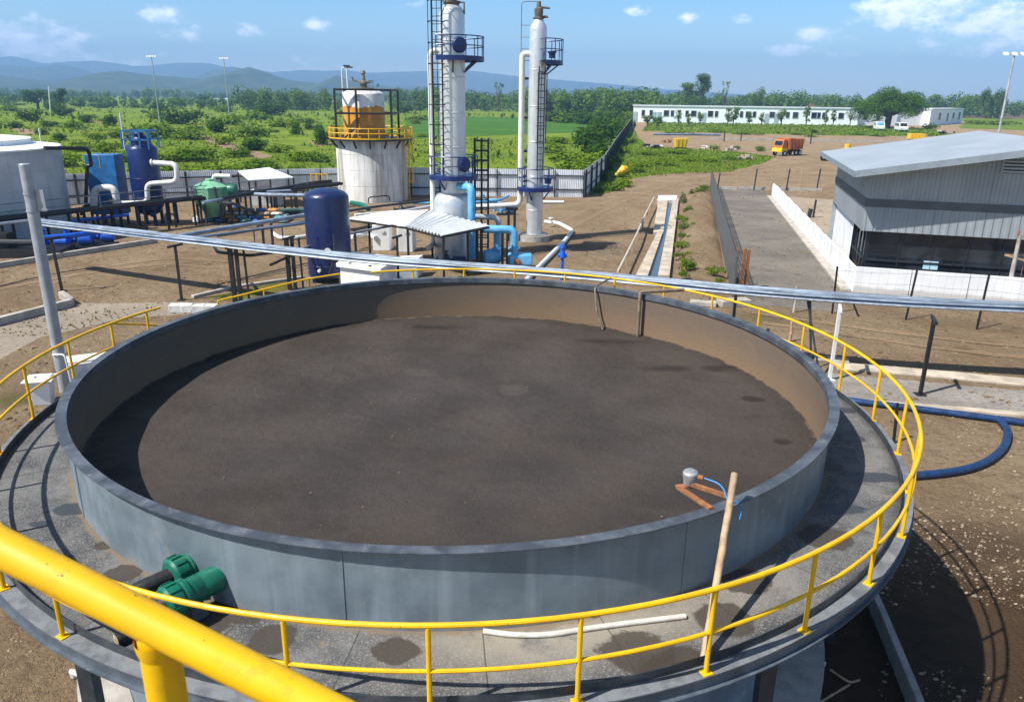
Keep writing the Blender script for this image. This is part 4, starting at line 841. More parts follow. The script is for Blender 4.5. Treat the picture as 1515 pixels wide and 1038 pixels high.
mb = MB().tube([(NT_[0] - 1.15, NT_[1] - .3, zt - .2), (NT_[0] - 1.15, NT_[1] - .3, zt + 2.6)], .05, 6); mb.build('mast', PIPEW, o)
MB().lathe([(.35, 0), (.4, .2), (.3, .3), (0, .32)], (NT_[0], NT_[1] - .2, zt + .85), 14).build('agitator_motor', NAVY2, o)
Y = NT_[1] - 1.2
pts = [at(226, 240.5, NT_[1] - .6), at(261, 243, Y), at(262, 269, Y), at(217, 272, Y), at(219, 300, Y), at(178, 301, Y - .3)]
MB().tube(fillet(pts, .5, 7), .19, 14).build('loop_pipe', PIPEW, o)
MB().lathe([(.3, -.05), (.3, .05)], pts[0], 16, axis=(1, -.2, 0)).build('pipe_flange', PIPEW, o)
pipe('return_bend', 'white pipe bent in an arch before the blue cabinet', [at(139, 306, 58.5), at(139, 279, 58.5), at(170, 277, 58.5), at(173, 306, 58.5)], .26, PIPEW, .6, 14)
g = G(306, 333); GT = (g.x, g.y + 1.7); zt = at(306, 279, GT[1] - 1.7).z; rr = at(340, 300, GT[1]).x - GT[0]
t = NT('mint_fibreglass'); c = t.mix(t.ramp(t.noise(1.2, 5), .35, .65), (.16, .40, .24), (.24, .50, .32)); c = t.mix(t.math('MULTIPLY', t.ramp(t.noise(2, 6, .7, stretch=(1, 1, .2)), .53, .7), .5), c, (.08, .20, .12)); t.col(c); t.rough(.45); M_MINT = t.m
o = thing('settling_tank', 'pale green octagonal settling tank tapering to a hopper on a dark stand', 'tank', (*GT, 0))
MB().lathe([(.5, .45), (rr, 1.7), (rr, zt - .15), (rr * 1.03, zt - .13), (rr * 1.03, zt), (rr * .9, zt + .08), (.4, zt + .42), (.4, zt + .6), (0, zt + .62)], (*GT, 0), 8, a0=R(10), a1=R(370)).build('body', M_MINT, o, sharp=20)
for k in range(6): 
    q = ring(rr * .85, GT, 0, 60 * k + 20, 0, 1)[0]; MB().bar(q, q + Vector((0, 0, 1.7)), .15).build('leg', DARKST, o)
MB().lathe([(0, 0), (.35, 0), (.35, .12), (.2, .14), (.2, .3), (0, .3)], (GT[0] - rr * .75, GT[1] - rr * .75, .35), 14, axis=(-.6, -.8, 0)).build('drain_flange', PIPEW, o)
MB().tube(fillet([(GT[0] + .3, GT[1], zt + .3), (GT[0] + .3, GT[1], zt + .85), (GT[0] + 1.8, GT[1] - .3, zt + .85)], .3), .16, 12).build('inlet_pipe', PIPEW, o)
MB().tube([(GT[0] + .8, GT[1] - rr, zt + .1), (GT[0] + 1.0, GT[1] - rr - .05, zt - 1.2)], .1, 10).build('side_pipe', DARKST, o)
MB().lathe([(0, -.3), (.45, -.28), (.5, 0), (.45, .28), (0, .3)], (GT[0] + rr + .5, GT[1] - .5, zt - .2), 16, axis=(1, 0, 0)).build('motor', GREENP, o)
# blue pumps by the kerb
for i, (u, v, rz, lab) in enumerate(((78, 372, .2, 'bright blue pump closest to the grey pole in the shade'), (112, 369, .35, 'middle bright blue pump in the shaded row beyond the kerb'), (146, 364, .3, 'bright blue pump at the far end of the shaded row'))):
    o = pump(lab, G(u, v), BRB, 1.15, rz); o['group'] = 'blue pumps beyond the kerb'
pipe('suction_header', 'bright blue header pipe lying over the shaded pumps', [G(64, 352, 1.1), G(110, 348, 1.1), G(176, 339, 1.1)], .17, BRB, .2, 12)
mb = MB(); a = G(20, 384); mb.box((a.x, a.y + 1.5, 0), (5, 2.2, .5), .1); mb.box((a.x - 1.5, a.y + 1.6, .5), (1, 1, .9), .1); mb.tube([(a.x + 1.5, a.y + 1, .9), (a.x - 3, a.y + 1, .9)], .2, 10); tag(mb.build('pump_skid', BLACK, loc=tuple(a)), 'dark pump skid in the shade at the foot of the pale storage tank', 'pump skid')
# black pipe rack
def trestle(mb, p, z, w=.9, d=(0, 1)):
    mb.bar((p.x - d[0] * w / 2, p.y - d[1] * w / 2, 0), (p.x - d[0] * w / 2, p.y - d[1] * w / 2, z), .13); mb.bar((p.x + d[0] * w / 2, p.y + d[1] * w / 2, 0), (p.x + d[0] * w / 2, p.y + d[1] * w / 2, z), .13)
rk = thing('pipe_rack', 'long black pipe rack with a thin handrail crossing before the process tanks', 'pipe rack', tuple(G(200, 303, 0)))
L = [G(-70, 331, 2.1), G(0, 325, 2.1), G(100, 314, 2.1), G(200, 303, 2.1), G(300, 293, 2.1), G(400, 283, 2.1), G(500, 273, 2.1)]
off = Vector((.2, .9, 0))
mb = MB().tube(L, .14, 8); mb.tube([p + off for p in L], .14, 8); mb.tube([p + off * .5 + Vector((0, 0, .12)) for p in L], .1, 8); mb.build('beam', BLACK, rk)
tops = [G(-70, 331, 2.1), G(0, 325, 2.1), G(52, 319.5, 2.1), G(100, 314, 2.1), G(150, 308.5, 2.1), G(200, 303, 2.1), G(245, 298.5, 2.1), G(285, 294.5, 2.1), G(340, 289, 2.1), G(400, 283, 2.1), G(455, 277, 2.1)]
for i, p in enumerate(tops): mb = MB(); trestle(mb, p + off * .5 + Vector((0, 0, -.12)), 1.98, .9, (.2, .95)); mb.build('trestle', BLACK, rk)
LG = pm('thin_rail_grey', (.16, .17, .18), .5)
mb = MB()
for h in (.45, .95): mb.tube([p + Vector((0, 0, h)) for p in L[:6]], .03, 6)
for p in tops: mb.tube([p, p + Vector((0, 0, .97))], .035, 6)
mb.build('handrail', LG, rk)
# pale roofed shed by the fence
c4 = [G(352, 253, 3.0), G(398, 247.5, 3.2), G(434, 262, 2.8), G(368, 266, 2.6)]
o = thing('lean_to', 'small white sheet roof on black posts before the far metal fence', 'shelter', (c4[0].x, c4[0].y, 0)); MB().slab([c4[3], c4[2], c4[1], c4[0]], .08).build('roof', WHITE, o)
for p in c4: MB().bar((p.x, p.y, 0), (p.x, p.y, p.z - .08), .14).build('post', BLACK, o)
mb = MB(); q = (c4[0] + c4[2]) / 2; mb.box((q.x, q.y, 0), (2.6, 1.6, 1.5)); tag(mb.build('grey_crate', pm('pale_crate', (.45, .46, .47), .6, grime=(.2, .2, .2), gscale=2), loc=(q.x, q.y, 0), bevel=.03), 'pale grey machine crate stored under the small white roof', 'crate')
# sacks
sackm = [pm('sack_' + n_, c_, .8, var=.4, scale=6) for n_, c_ in (('teal', (.10, .28, .30)), ('tan', (.50, .36, .20)), ('blue', (.06, .14, .38)), ('white', (.55, .52, .48)), ('orange', (.55, .24, .06)), ('olive', (.25, .27, .10)))]
sm = MB()
def sack_mesh():
    vs, fs = [], []; n, m_ = 12, 7
    for i in range(m_ + 1):
        t_ = -1 + 2 * i / m_; k = (1 - abs(t_) ** 3.5) ** .5
        for j in range(n):
            a = 2 * PI * j / n; vs.append((t_ * .5, .30 * k * cos(a) * (1 + .1 * sin(3 * a + i)) + (0.02 if i in (0, m_) else 0), .15 + .15 * max(.06, k) * sin(a)))
    for i in range(m_):
        for j in range(n): fs.append((i * n + j, (i + 1) * n + j, (i + 1) * n + (j + 1) % n, i * n + (j + 1) % n))
    return vs, fs
SV, SF = sack_mesh(); names = ['teal', 'tan', 'blue', 'white', 'orange', 'olive']; protos = []
for m_ in sackm:
    b_ = MB(); b_.add(SV, SF); o = b_.build('filled_sack', m_, local=True, sharp=60); protos.append(o)
base = G(372, 329); used = [False] * 6; k = 0
for lay, (nx_, ny_) in enumerate(((7, 3), (6, 3), (5, 2), (4, 1))):
    for j in range(ny_):
        for i in range(nx_):
            ci = (i * 7 + j * 3 + lay * 5 + k) % 6; k += 1; o = protos[ci]
            if used[ci]: o = o.copy(); COL.objects.link(o)
            used[ci] = True
            o.location = base + Vector(((i - nx_ / 2) * 1.02 + .2 * lay, j * .62 + .3 * lay, .26 * lay)); o.rotation_euler = (0, 0, random.uniform(-.15, .15)); o.scale = (1, 1, .95)
            tag(o, f'{names[ci]} filled sack in the mixed pile beside the pale green tank', 'sack', 'filled sacks beside the green tank')
# galvanised cable tray round the back of the tank
T0 = [G(50, 328, 2.9), G(150, 340, 2.9), G(300, 357.5, 2.9), G(450, 374, 2.9), G(560, 385, 2.9), G(740, 398, 2.9), G(900, 411, 2.9), G(1100, 430, 2.9), G(1300, 445, 2.9), G(1515, 455.5, 2.9), G(1800, 470, 2.9)]
TRAYM = [pm('bright_zinc', (.31, .375, .46), .42, metal=.3, var=.35, scale=.7), pm('dull_zinc', (.22, .26, .31), .42, metal=.3, var=.3, scale=.6), pm('blue_grey_tube', (.16, .22, .34), .4, metal=.3, var=.3, scale=.6), pm('dark_tube', (.05, .065, .09), .45, var=.3, scale=.6)]  # mixed tube colours of the bundle, the last one darkest
tr = thing('cable_tray', 'long bright bundle of zinc conduits carried on posts behind the sludge tank', 'cable tray', tuple(T0[5] - Vector((0, 0, 2.9))))
def smoothline(P, step=1.2):
    out = []
    for i in range(len(P) - 1):
        p0, p1, p2, p3 = P[max(i - 1, 0)], P[i], P[i + 1], P[min(i + 2, len(P) - 1)]; n = max(2, int((p2 - p1).length / step))
        for j in range(n):
            t_ = j / n; out.append(.5 * ((2 * p1) + (p2 - p0) * t_ + (2 * p0 - 5 * p1 + 4 * p2 - p3) * t_ * t_ + (3 * p1 - p0 - 3 * p2 + p3) * t_ ** 3))
    return out + [P[-1]]
line = smoothline(T0)
nrm = Vector((.34, .94, 0))
rows = [(-.36, .10, 0), (-.25, .06, 3), (-.17, .13, 1), (-.06, .08, 2), (.04, .14, 0), (.14, .07, 3), (.22, .13, 1), (.33, .10, 0), (-.30, -.02, 2), (-.12, -.02, 1), (.08, -.03, 3), (.28, 0, 2)]
for i, (dx, dz, mi) in enumerate(rows):
    sd = i * 3.1; pts = [p + nrm * (dx + .05 * mnoise.noise((j * .22, sd, 0))) + Vector((0, 0, dz + .035 * mnoise.noise((j * .25, sd, 7)))) for j, p in enumerate(line)]
    MB().tube(pts, .042 + .014 * (i % 3), 7).build('conduit', TRAYM[mi], tr)
mb = MB()
for k in (-.36, .36): mb.tube([p + nrm * k + Vector((0, 0, -.06)) for p in line], .05, 4)
for p in line[::1]: mb.bar(p + nrm * -.36 + Vector((0, 0, -.07)), p + nrm * .36 + Vector((0, 0, -.07)), .06, .03)
mb.build('tray_bed', pm('tray_zinc', (.30, .34, .39), .45, metal=.3, var=.25, scale=4), tr)
# its posts
def tray_post(u, v, label, mat, double=False, lean=0.0):
    p = G(u, v); j = min(range(len(line)), key=lambda k: (line[k].x - p.x) ** 2 + (line[k].y - p.y) ** 2); z = 2.9 - .1
    q = line[j]; mb = MB(); tops_ = Vector((p.x + lean, p.y, z))
    if double: 
        mb.bar(p + Vector((-.14, 0, 0)), tops_ + Vector((-.14, 0, 0)), .2); mb.bar(p + Vector((.16, 0, 0)), tops_ + Vector((.16, 0, 0)), .16); mb.bar(p + Vector((.55, .1, 0)), tops_ + Vector((.5, .1, 0)), .09)
    else: mb.bar(p, tops_, .11)
    mb.bar(tops_ - nrm * .5, tops_ + nrm * .5, .1); mb.box(p, (.34, .34, .05)); 
    tag(mb.build('tray_post', mat, loc=tuple(p)), label, 'post', 'posts under the cable tray')
tray_post(92, 431, 'thin black tray post rising behind the tall grey pole', BLACK, lean=-.1)
tray_post(269, 444, 'thin black tray post on a white block at the yard edge', BLACK)
tray_post(352, 446, 'triple black tray post on the mossy strip', BLACK, True)
tray_post(433, 428, 'thick black tray post just beside the navy vessel', BLACK, True)
tray_post(590, 425, 'black tray post against the white concrete box', BLACK)
tray_post(1082, 500, 'short looking black tray post seen above the tank rim near the lane', BLACK)
tray_post(1227, 562, 'pale zinc tray post with a slanting brace beside the railing', PIPEW)
tray_post(1361, 584, 'black tray post standing in the concrete drain', BLACK)
p = G(1213, 560); q = line[min(range(len(line)), key=lambda k: (line[k] - G(1222, 452, 2.9)).length)]
mb = MB(); mb.bar(G(1200, 548), q - Vector((0, 0, .15)), .07); mb.bar(G(1213, 560), q - Vector((.1, 0, .12)), .06); tag(mb.build('tray_brace', DARKST, loc=tuple(p)), 'dark slanting brace propping the tray beside its pale post', 'brace')
# tray arriving from the far side
Lw = [G(-120, 352, 2.9), G(0, 334, 2.9), G(52, 328, 2.92)]
mb = MB()
for i, (dx, dz) in enumerate(((-.25, .1), (-.12, .14), (0, .1), (.12, .13), (.25, .1))): mb.tube([p + Vector((0, dx, dz)) for p in Lw], .055, 7)
tag(mb.build('conduit_bundle', TRAYM[1], loc=tuple(Lw[1])), 'grey conduit bundle arriving behind the grey pole to join the tray', 'conduit')
# zinc pipes branching to the navy vessel
for i, (pts, r, lab, mt) in enumerate((
    ([G(248, 352, 2.75), G(330, 338, 2.75), G(453, 318, 2.75)], .13, 'thick zinc pipe branching from the tray to the top of the navy vessel', 0),
    ([G(320, 349, 2.5), G(400, 336, 2.5), G(455, 328, 2.5)], .09, 'thinner zinc pipe parallel below the thick branch pipe', 1),
    ([G(430, 282, 2.2), G(380, 285, 2.2), G(350, 291, 2.2), G(300, 300, 2.2)], .12, 'white pipe bundle over the pipe rack before the pale shed', 0),
    ([G(452, 289, 2.2), G(400, 288, 2.2), G(362, 287, 2.2)], .15, 'short white pipe reaching the navy vessel from the rack', 0),
    ([G(420, 377, 1.9), G(500, 349, 2.3), G(585, 333, 2.4)], .07, 'slim grey pipe passing across the face of the navy vessel', 1),
    ([G(315, 362, 2.3), G(322, 373, 2.3), G(370, 378, 2.3), G(440, 368, 2.3)], .08, 'black pipe hooked under the tray by the triple post', 3))):
    o = pipe('branch_pipe', lab, pts, r, TRAYM[mt] if mt < 3 else BLACK, .3, 10)
    mids = [pts[len(pts) // 2]]
def stand(u, v, z, lab):
    p = G(u, v); mb = MB(); mb.bar((p.x - .3, p.y, 0), (p.x - .3, p.y, z), .14); mb.bar((p.x + .3, p.y, 0), (p.x + .3, p.y, z), .14); mb.bar((p.x - .6, p.y, z), (p.x + .6, p.y, z), .12)
    tag(mb.build('pipe_stand', BLACK, loc=tuple(p)), lab, 'pipe stand')
stand(403, 323, 2.15, 'black twin leg stand behind the sacks, closest to the navy vessel'); stand(361, 328, 2.15, 'black twin leg stand at the edge of the sack pile'); stand(428, 322, 2.15, 'black twin leg stand partly behind the navy vessel')
stand(398, 372, 2.4, 'low black stand under the thinner zinc branch pipe')
for u, v0, v1, lab in ((375, 338, 358, 'thin grey hanger rod between the zinc branch pipes'), (417, 333, 352, 'thin grey hanger rod closest to the navy vessel')):
    p = G(u, v0, 2.6); mb = MB().tube([p, (p.x, p.y, 1.8)], .035, 6); tag(mb.build('hanger_rod', DARKST, loc=tuple(p)), lab, 'rod')
# pipes and clutter behind the navy vessel
for i, (pts, r, m_, lab) in enumerate((
    ([G(515, 312, 1.2), G(560, 305, 1.2), G(640, 296, 1.2)], .1, DARKST, 'dark pipe run crossing before the big white tank'),
    ([G(525, 318, .9), G(600, 312, .9), G(650, 303, .9)], .12, PIPEW, 'white pipe run low before the big white tank'),
    ([G(520, 300, .8), G(536, 303, .8), G(545, 309, .8)], .22, GREENP, 'fat green hose lying by the big white tank'),
    ([G(610, 300, .9), G(650, 300, .9), G(690, 312, .9)], .14, SKYB, 'light blue pipe on the soil behind the tall column'),
    ([G(700, 300, .9), G(740, 296, .9), G(752, 290, .9)], .12, SKYB, 'light blue pipe near the foot of the metal fence'),
    ([G(545, 300, 1.6), G(545, 292, 1.9), G(575, 289, 1.9), G(577, 298, 1.4)], .05, BLACK, 'black hoop handrail at the wall of the white tank'))):
    pipe('low_pipe', lab, pts, r, m_, .4, 10)
for i, (u, v, m_, lab) in enumerate(((720, 306, SKYB, 'light blue pump near the metal fence'), (598, 318, DARKST, 'dark pump between the white tank and the shelter'), (745, 318, SKYB, 'light blue pump behind the branch pipe'))): pump(lab, G(u, v), m_, .9, .3)
for u, v, lab, m_ in ((470, 276, 'yellow railed machine in front of the far fence beside the white tank', YEL),):
    p = G(474, 297); o = thing('machine_skid', lab, 'machine', tuple(p)); mb = MB()
    for i in range(4): mb.bar((p.x + i * .55 - .8, p.y, 0), (p.x + i * .55 - .8, p.y, 2.6), .08)
    for z in (.6, 1.5, 2.6): mb.bar((p.x - .8, p.y - .003, z), (p.x + .85, p.y - .003, z), .08)
    mb.build('railing', YEL, o); mb = MB(); mb.box((p.x - .8, p.y + 1, 0), (1.6, 1.2, 1.6)); mb.lathe([(0, -.4), (.4, -.4), (.4, .4), (0, .4)], (p.x + .7, p.y + .9, 1.2), 14, axis=(1, 0, 0)); mb.build('engine', pm('machine_green', (.16, .22, .10), .6, var=.3, grime=(.4, .3, .1), gscale=3), o)

# tall grey pole at the yard
b, tpt = G(97, 578), None; zt = at(22, 243, b.y).z
o = thing('conduit_pole', 'thick tall grey steel pole beside the yellow railing', 'pole', tuple(b)); PG = pm('grey_pole_paint', (.36, .39, .43), .45, metal=.2, var=.15, scale=2, grime=(.24, .25, .26), gamt=.5, gscale=2.5, streak=True)
MB().lathe([(.19, 0), (.175, zt), (.16, zt + .02), (0, zt + .03)], b, 24).build('shaft', PG, o)
mb = MB(); 
for k in (.9, 1.45): mb.lathe([(.185, zt - k), (.195, zt - k), (.195, zt - k - .06), (.185, zt - k - .06)], b, 24)
mb.box((b.x + .33, b.y, zt - 1.5), (.24, .03, .7)); mb.box((b.x + .25, b.y, zt - 1.46), (.5, .06, .05)); mb.build('clamp', PG, o)
MB().tube(fillet([b + Vector((-.1, -.2, 1.4)), b + Vector((.35, -.25, 1.45)), b + Vector((.42, -.25, .2))], .15), .035, 8).build('conduit', PIPEW, o)
def meter(label, p, rz):
    o = thing('meter_box', label, 'box', tuple(p), rz=rz); mb = MB(); mb.hexa([(x_ * .26, y_ * .22, 0) for x_, y_ in ((-1, -1), (1, -1), (1, 1), (-1, 1))], [(x_ * .36, y_ * .3, .85) for x_, y_ in ((-1, -1), (1, -1), (1, 1), (-1, 1))]); mb.build('body', WHITE, o, local=True, bevel=.02)
    mb = MB(); mb.box((0, 0, .85), (.92, .78, .06)); mb.box((0, 0, .91), (.7, .55, .05)); mb.build('lid', WHITE, o, local=True, bevel=.02); mb = MB(); mb.lathe([(.05, 0), (.05, .02), (0, .02)], (-.1, -.1, .96), 10); mb.build('knob', DARKST, o, local=True)
meter('white lidded box standing on the soil just outside the railing', G(66, 596), .25)
o = thing('wash_basin', 'white basin cabinet half hidden behind the tank rim and pole', 'basin', tuple(G(118, 562))); g = G(118, 562)
mb = MB(); mb.box((g.x, g.y, 0), (1.1, .8, .75), .5); mb.build('body', WHITE, o, bevel=.03); mb = MB(); mb.box((g.x + .25, g.y + .2, .755), (1.5, .8, .07), .5); mb.build('lid', WHITE, o, bevel=.02)

# more pipework between the green tank and the navy vessel
for i, (pts, r, m_, lab) in enumerate((
    ([G(303, 266, 2.6), G(330, 262, 2.7), G(352, 260, 2.8)], .12, BLACK, 'black tray arm above the pale green tank'),
    ([G(330, 293, 2.3), G(400, 281, 2.3), G(466, 270, 2.3), G(490, 268, 2.3)], .15, BLACK, 'thick black header pipe passing behind the navy vessel top'),
    ([G(378, 279, 2.2), G(384, 290, 2.0), G(386, 318, .2)], .13, BLACK, 'black drop pipe beside the sack pile'),
    ([G(330, 300, 2.0), G(345, 301, 2.0), G(380, 316, .6), G(384, 325, .2)], .11, BLKP, 'black hose sagging from the rack to the sacks'),
    ([G(392, 316, .3), G(452, 315, .3)], .24, pm('dark_green_pipe', (.03, .07, .06), .5, var=.3), 'dark green pipe resting on the soil behind the navy vessel'),
    ([G(396, 312, .7), G(450, 310, .7)], .16, pm('dull_teal_pipe', (.06, .14, .13), .5, var=.3), 'dull teal pipe stacked over the dark green pipe'),
    ([G(404, 345, .3), G(414, 352, .15), G(436, 352, .15), G(455, 349, .15)], .14, PIPEW, 'white bent pipe on the soil by the navy vessel'),
    ([G(250, 356, 2.6), G(340, 345, 2.6), G(455, 330, 2.6)], .07, TRAYM[2], 'thin blue grey pipe just below the zinc branch pipe'),
    ([G(400, 392, 1.6), G(430, 378, 1.8), G(460, 372, 1.8)], .07, BLACK, 'thin black pipe joining the foot of the navy vessel'),
    ([G(520, 340, 1.3), G(560, 333, 1.5), G(600, 327, 1.5)], .10, BLACK, 'black pipe below the flat shelter roof'),
    ([G(520, 350, .9), G(545, 346, .9), G(556, 352, .9)], .16, PIPEW, 'short white pipe beside the navy vessel below the shelter'),
    ([G(105, 328, 1.3), G(150, 322, 1.3), G(190, 318, 1.3)], .12, BRB, 'bright blue pipe slung beneath the black rack'),
    ([G(120, 318, 1.0), G(122, 305, 1.6), G(160, 300, 1.6)], .10, BLACK, 'black pipe loop under the white arch pipe'),
    ([G(225, 318, .9), G(233, 300, .9), G(229, 288, 1.9)], .17, NAVY2, 'navy elbow pipe at the foot of the navy tank'))):
    pipe('plant_pipe', lab, pts, r, m_, .4, 10)
for u, v, z, lab in ((176, 340, 1.9, 'black stand by the white flange under the rack'), (135, 346, 1.9, 'black stand just past the bright blue pumps'), (258, 330, 1.9, 'black stand between the navy and pale green tanks'), (338, 331, 2.0, 'black stand beside the green motor'), (446, 318, 2.1, 'black stand touching the navy vessel edge'), (520, 372, 1.5, 'low black stand between navy vessel and shelter')): stand(u, v, z, lab)
p = G(358, 286); o = thing('guard_fence', 'fine grey guard fence in front of the small white sheet roof', 'fence', tuple(p)); A, B = G(352, 288), G(430, 281); mb = MB()
for i in range(29): q = A.lerp(B, i / 28); mb.bar(q, q + Vector((0, 0, 1.3)), .05)
for z in (.1, .7, 1.3): mb.bar(A + Vector((0, 0, z)), B + Vector((0, 0, z)), .05)
mb.build('railing', DARKST, o)
for i, (u, v, m_, lab) in enumerate(((352, 316, BRB, 'blue drum beside the mixed sack pile'), (396, 296, PIPEW, 'white drum behind the sack pile'), (412, 300, GREENP, 'green drum behind the dull teal pipe'), (330, 322, BRB, 'blue drum close to the pale green tank'))):
    p = G(u, v); mb = MB().lathe([(0, 0), (.3, 0), (.31, .28), (.33, .3), (.31, .32), (.31, .58), (.33, .6), (.31, .62), (.3, .9), (.27, .92), (0, .9)], p, 16); tag(mb.build('drum', m_, loc=tuple(p)), lab, 'drum')
# ------------------------------------------------------------------ metal fence
t = NT('fence_sheet'); c = t.mix(t.ramp(t.noise(.6, 5), .35, .65), (.62, .66, .70), (.76, .79, .82)); c = t.mix(t.math('MULTIPLY', t.ramp(t.noise(1.6, 6, .7, stretch=(1, 1, .12)), .52, .7), .5), c, (.34, .33, .31)); t.col(c); t.rough(.5); t.metal(.1); M_FEN = t.m
def metal_fence(name, label, pts, hgt, gap, inside, big=1.0):
    o = thing(name, label, 'fence', tuple(pts[0]))
    mb = MB(); rl = MB(); acc = 0
    for a, b in zip(pts, pts[1:]):
        a, b = Vector(a), Vector(b); d = (b - a); L = d.length; d.normalize(); nn = Vector((-d.y, d.x, 0)) * inside
        n = int(L / (.19 * big)) * 4; vs = []
        for i in range(n + 1):
            p = a + d * (L * i / n) - nn * (.025 * (1 if i % 4 in (1, 2) else -1)); hh = hgt * (1 + .012 * mnoise.noise((p.x * .8, p.y * .8, 0))); vs += [p, p + Vector((0, 0, hh))]
        mb.add(vs, [(2 * i, 2 * i + 2, 2 * i + 3, 2 * i + 1) for i in range(n)])
        for z in (.28 * hgt, .78 * hgt): rl.bar(a + nn * .09 + Vector((0, 0, z)), b + nn * .09 + Vector((0, 0, z)), .09, .11)
        k = max(1, round(L / gap))
        for i in range(k + 1):
            p = a + d * (L * i / k) + nn * .16; MB().bar(p, p + Vector((0, 0, hgt * .985)), .13 * big).build('post', BLACK, o)
    mb.build('sheet', M_FEN, o, sharp=80); rl.build('rail', BLACK, o); return o
FC = Vector((7.35, 82.9, 0))
metal_fence('metal_fence', 'long corrugated metal fence with black posts behind the process plant', [Vector((-90, 42, 0)), Vector((-62, 60, 0)), Vector((-38, 74, 0)), Vector((-14, 83.2, 0)), FC], 2.85, 3.2, -1)
F2 = G(893, 262); F3 = G(935, 184)
metal_fence('metal_fence', 'corrugated metal fence receding under dark bushes toward the white building', [FC + Vector((.1, .1, 0)), F2, G(910, 228), F3], 2.9, 6.0, -1, 1.6)

# ------------------------------------------------------------------ factory hall
a_ = Vector((.955, -.296, 0)); b_ = Vector((.26, .966, 0)).normalized()
W0 = G(1261, 431.5); C0 = Vector((19.5, 43.1, 0))                       # hall corner stands behind the white wall
bl = thing('factory_hall', 'grey corrugated factory hall with a pale sloping roof and dark window band', 'building', tuple(C0))
LF, LB = 34.0, 13.5
def H(p, z): return Vector((p.x, p.y, z))
t = NT('ribbed_cladding')
sp = t.n('ShaderNodeVectorMath'); sp.operation = 'DOT_PRODUCT'; t.l(t.pos.outputs['Position'], sp.inputs[0]); sp.inputs[1].default_value = (a_.x + b_.x, a_.y + b_.y, 0)
rib = t.math('PINGPONG', t.math('MULTIPLY', sp.outputs['Value'], 5.0), 1.0)
c = t.mix(t.ramp(t.noise(.5, 5), .35, .65), (.27, .30, .33), (.33, .36, .39)); c = t.mix(t.math('MULTIPLY', t.ramp(t.noise(1.2, 6, .7, stretch=(1, 1, .1)), .52, .7), .45), c, (.40, .42, .44))
seam = t.ramp(t.math('PINGPONG', t.math('MULTIPLY', sp.outputs['Value'], .42), .5), .485, .5)
c = t.mix(t.math('MULTIPLY', seam, .5), c, (.12, .13, .15)); t.col(c); t.rough(.45); t.metal(.2); t.bump(t.ramp(rib, .35, .65), .7, .05); M_CLAD = t.m
M_BAND = pm('dark_band', (.085, .095, .11), .5, var=.15)
M_GLASS = NT('dark_window_glass'); M_GLASS.col(M_GLASS.mix(M_GLASS.ramp(M_GLASS.noise(.6, 3), .4, .6), (.010, .013, .018), (.028, .034, .045))); M_GLASS.rough(.12); M_GLASS.spec(.6); M_GLASS = M_GLASS.m
P = lambda s, q: C0 + a_ * s + b_ * q
z1, z2, z3, ze = 3.16, 4.50, 4.94, 6.53
slope = .17
LR = 9.04
def wall(p, q, za, zb0, zb1, m, name): return MB().add([H(p, za), H(q, za), H(q, zb1), H(p, zb0)], [(0, 1, 2, 3)]).build(name, m, bl)
wall(P(0, 0), P(LR * 2, 0), z1, z2, z2, M_CLAD, 'wall'); 
MB().add([H(P(0, 0), z3), H(P(LR * 2, 0), z3), H(P(LR * 2, 0), ze), H(P(LR, 0), ze + slope * LR), H(P(0, 0), ze)], [(0, 1, 2, 3, 4)]).build('wall', M_CLAD, bl)
wall(P(0, LB), P(0, 0), z1, z2, z2, M_CLAD, 'wall'); wall(P(0, LB), P(0, 0), z3, ze, ze, M_CLAD, 'wall')
wall(P(LR * 2, LB), P(0, LB), 0, ze, ze, M_CLAD, 'wall')
mb = MB(); i_ = .05
mb.add([H(P(-i_, -i_), z2), H(P(LR * 2, -i_), z2), H(P(LR * 2, -i_), z3), H(P(-i_, -i_), z3), H(P(-i_, LB), z2), H(P(-i_, LB), z3), H(P(0, 0), z3), H(P(LR * 2, 0), z3), H(P(0, LB), z3), H(P(0, 0), z2), H(P(LR * 2, 0), z2), H(P(0, LB), z2)], [(0, 1, 2, 3), (4, 0, 3, 5), (3, 2, 7, 6), (5, 3, 6, 8), (9, 10, 1, 0), (11, 9, 0, 4)]); mb.build('band', M_BAND, bl, sharp=10)
rec = .45
mb = MB(); mb.add([H(P(0, 0), z1), H(P(LR * 2, 0), z1), H(P(LR * 2, LB), z1), H(P(0, LB), z1)], [(3, 2, 1, 0)]); mb.build('soffit', M_BAND, bl)
MB().add([H(P(rec, rec), .0), H(P(LR * 2, rec), 0), H(P(LR * 2, rec), z1), H(P(rec, rec), z1)], [(0, 1, 2, 3)]).build('window_band', M_GLASS, bl)
qs = 4.9
MB().add([H(P(rec, qs), .0), H(P(rec, rec), 0), H(P(rec, rec), z1), H(P(rec, qs), z1)], [(0, 1, 2, 3)]).build('window_band', M_GLASS, bl)
MB().add([H(P(rec - .15, LB), 0), H(P(rec - .15, qs), 0), H(P(rec - .15, qs), z1), H(P(rec - .15, LB), z1)], [(0, 1, 2, 3)]).build('plaster_wall', WHITE, bl)
MUL = pm('window_mullion', (.022, .025, .03), .4)
for i in range(11):
    q = P(rec + i * 1.7, rec - .03); mb = MB(); mb.bar(H(q, .9), H(q, z1 - .02), .07 if i else .22, .06, up=(0, 1, 0)); mb.build('mullion', MUL, bl)
for i in range(1, 5):
    q = P(rec - .03, rec + i * 1.1); mb = MB(); mb.bar(H(q, .9), H(q, z1 - .02), .07, .06, up=(1, 0, 0)); mb.build('mullion', MUL, bl)
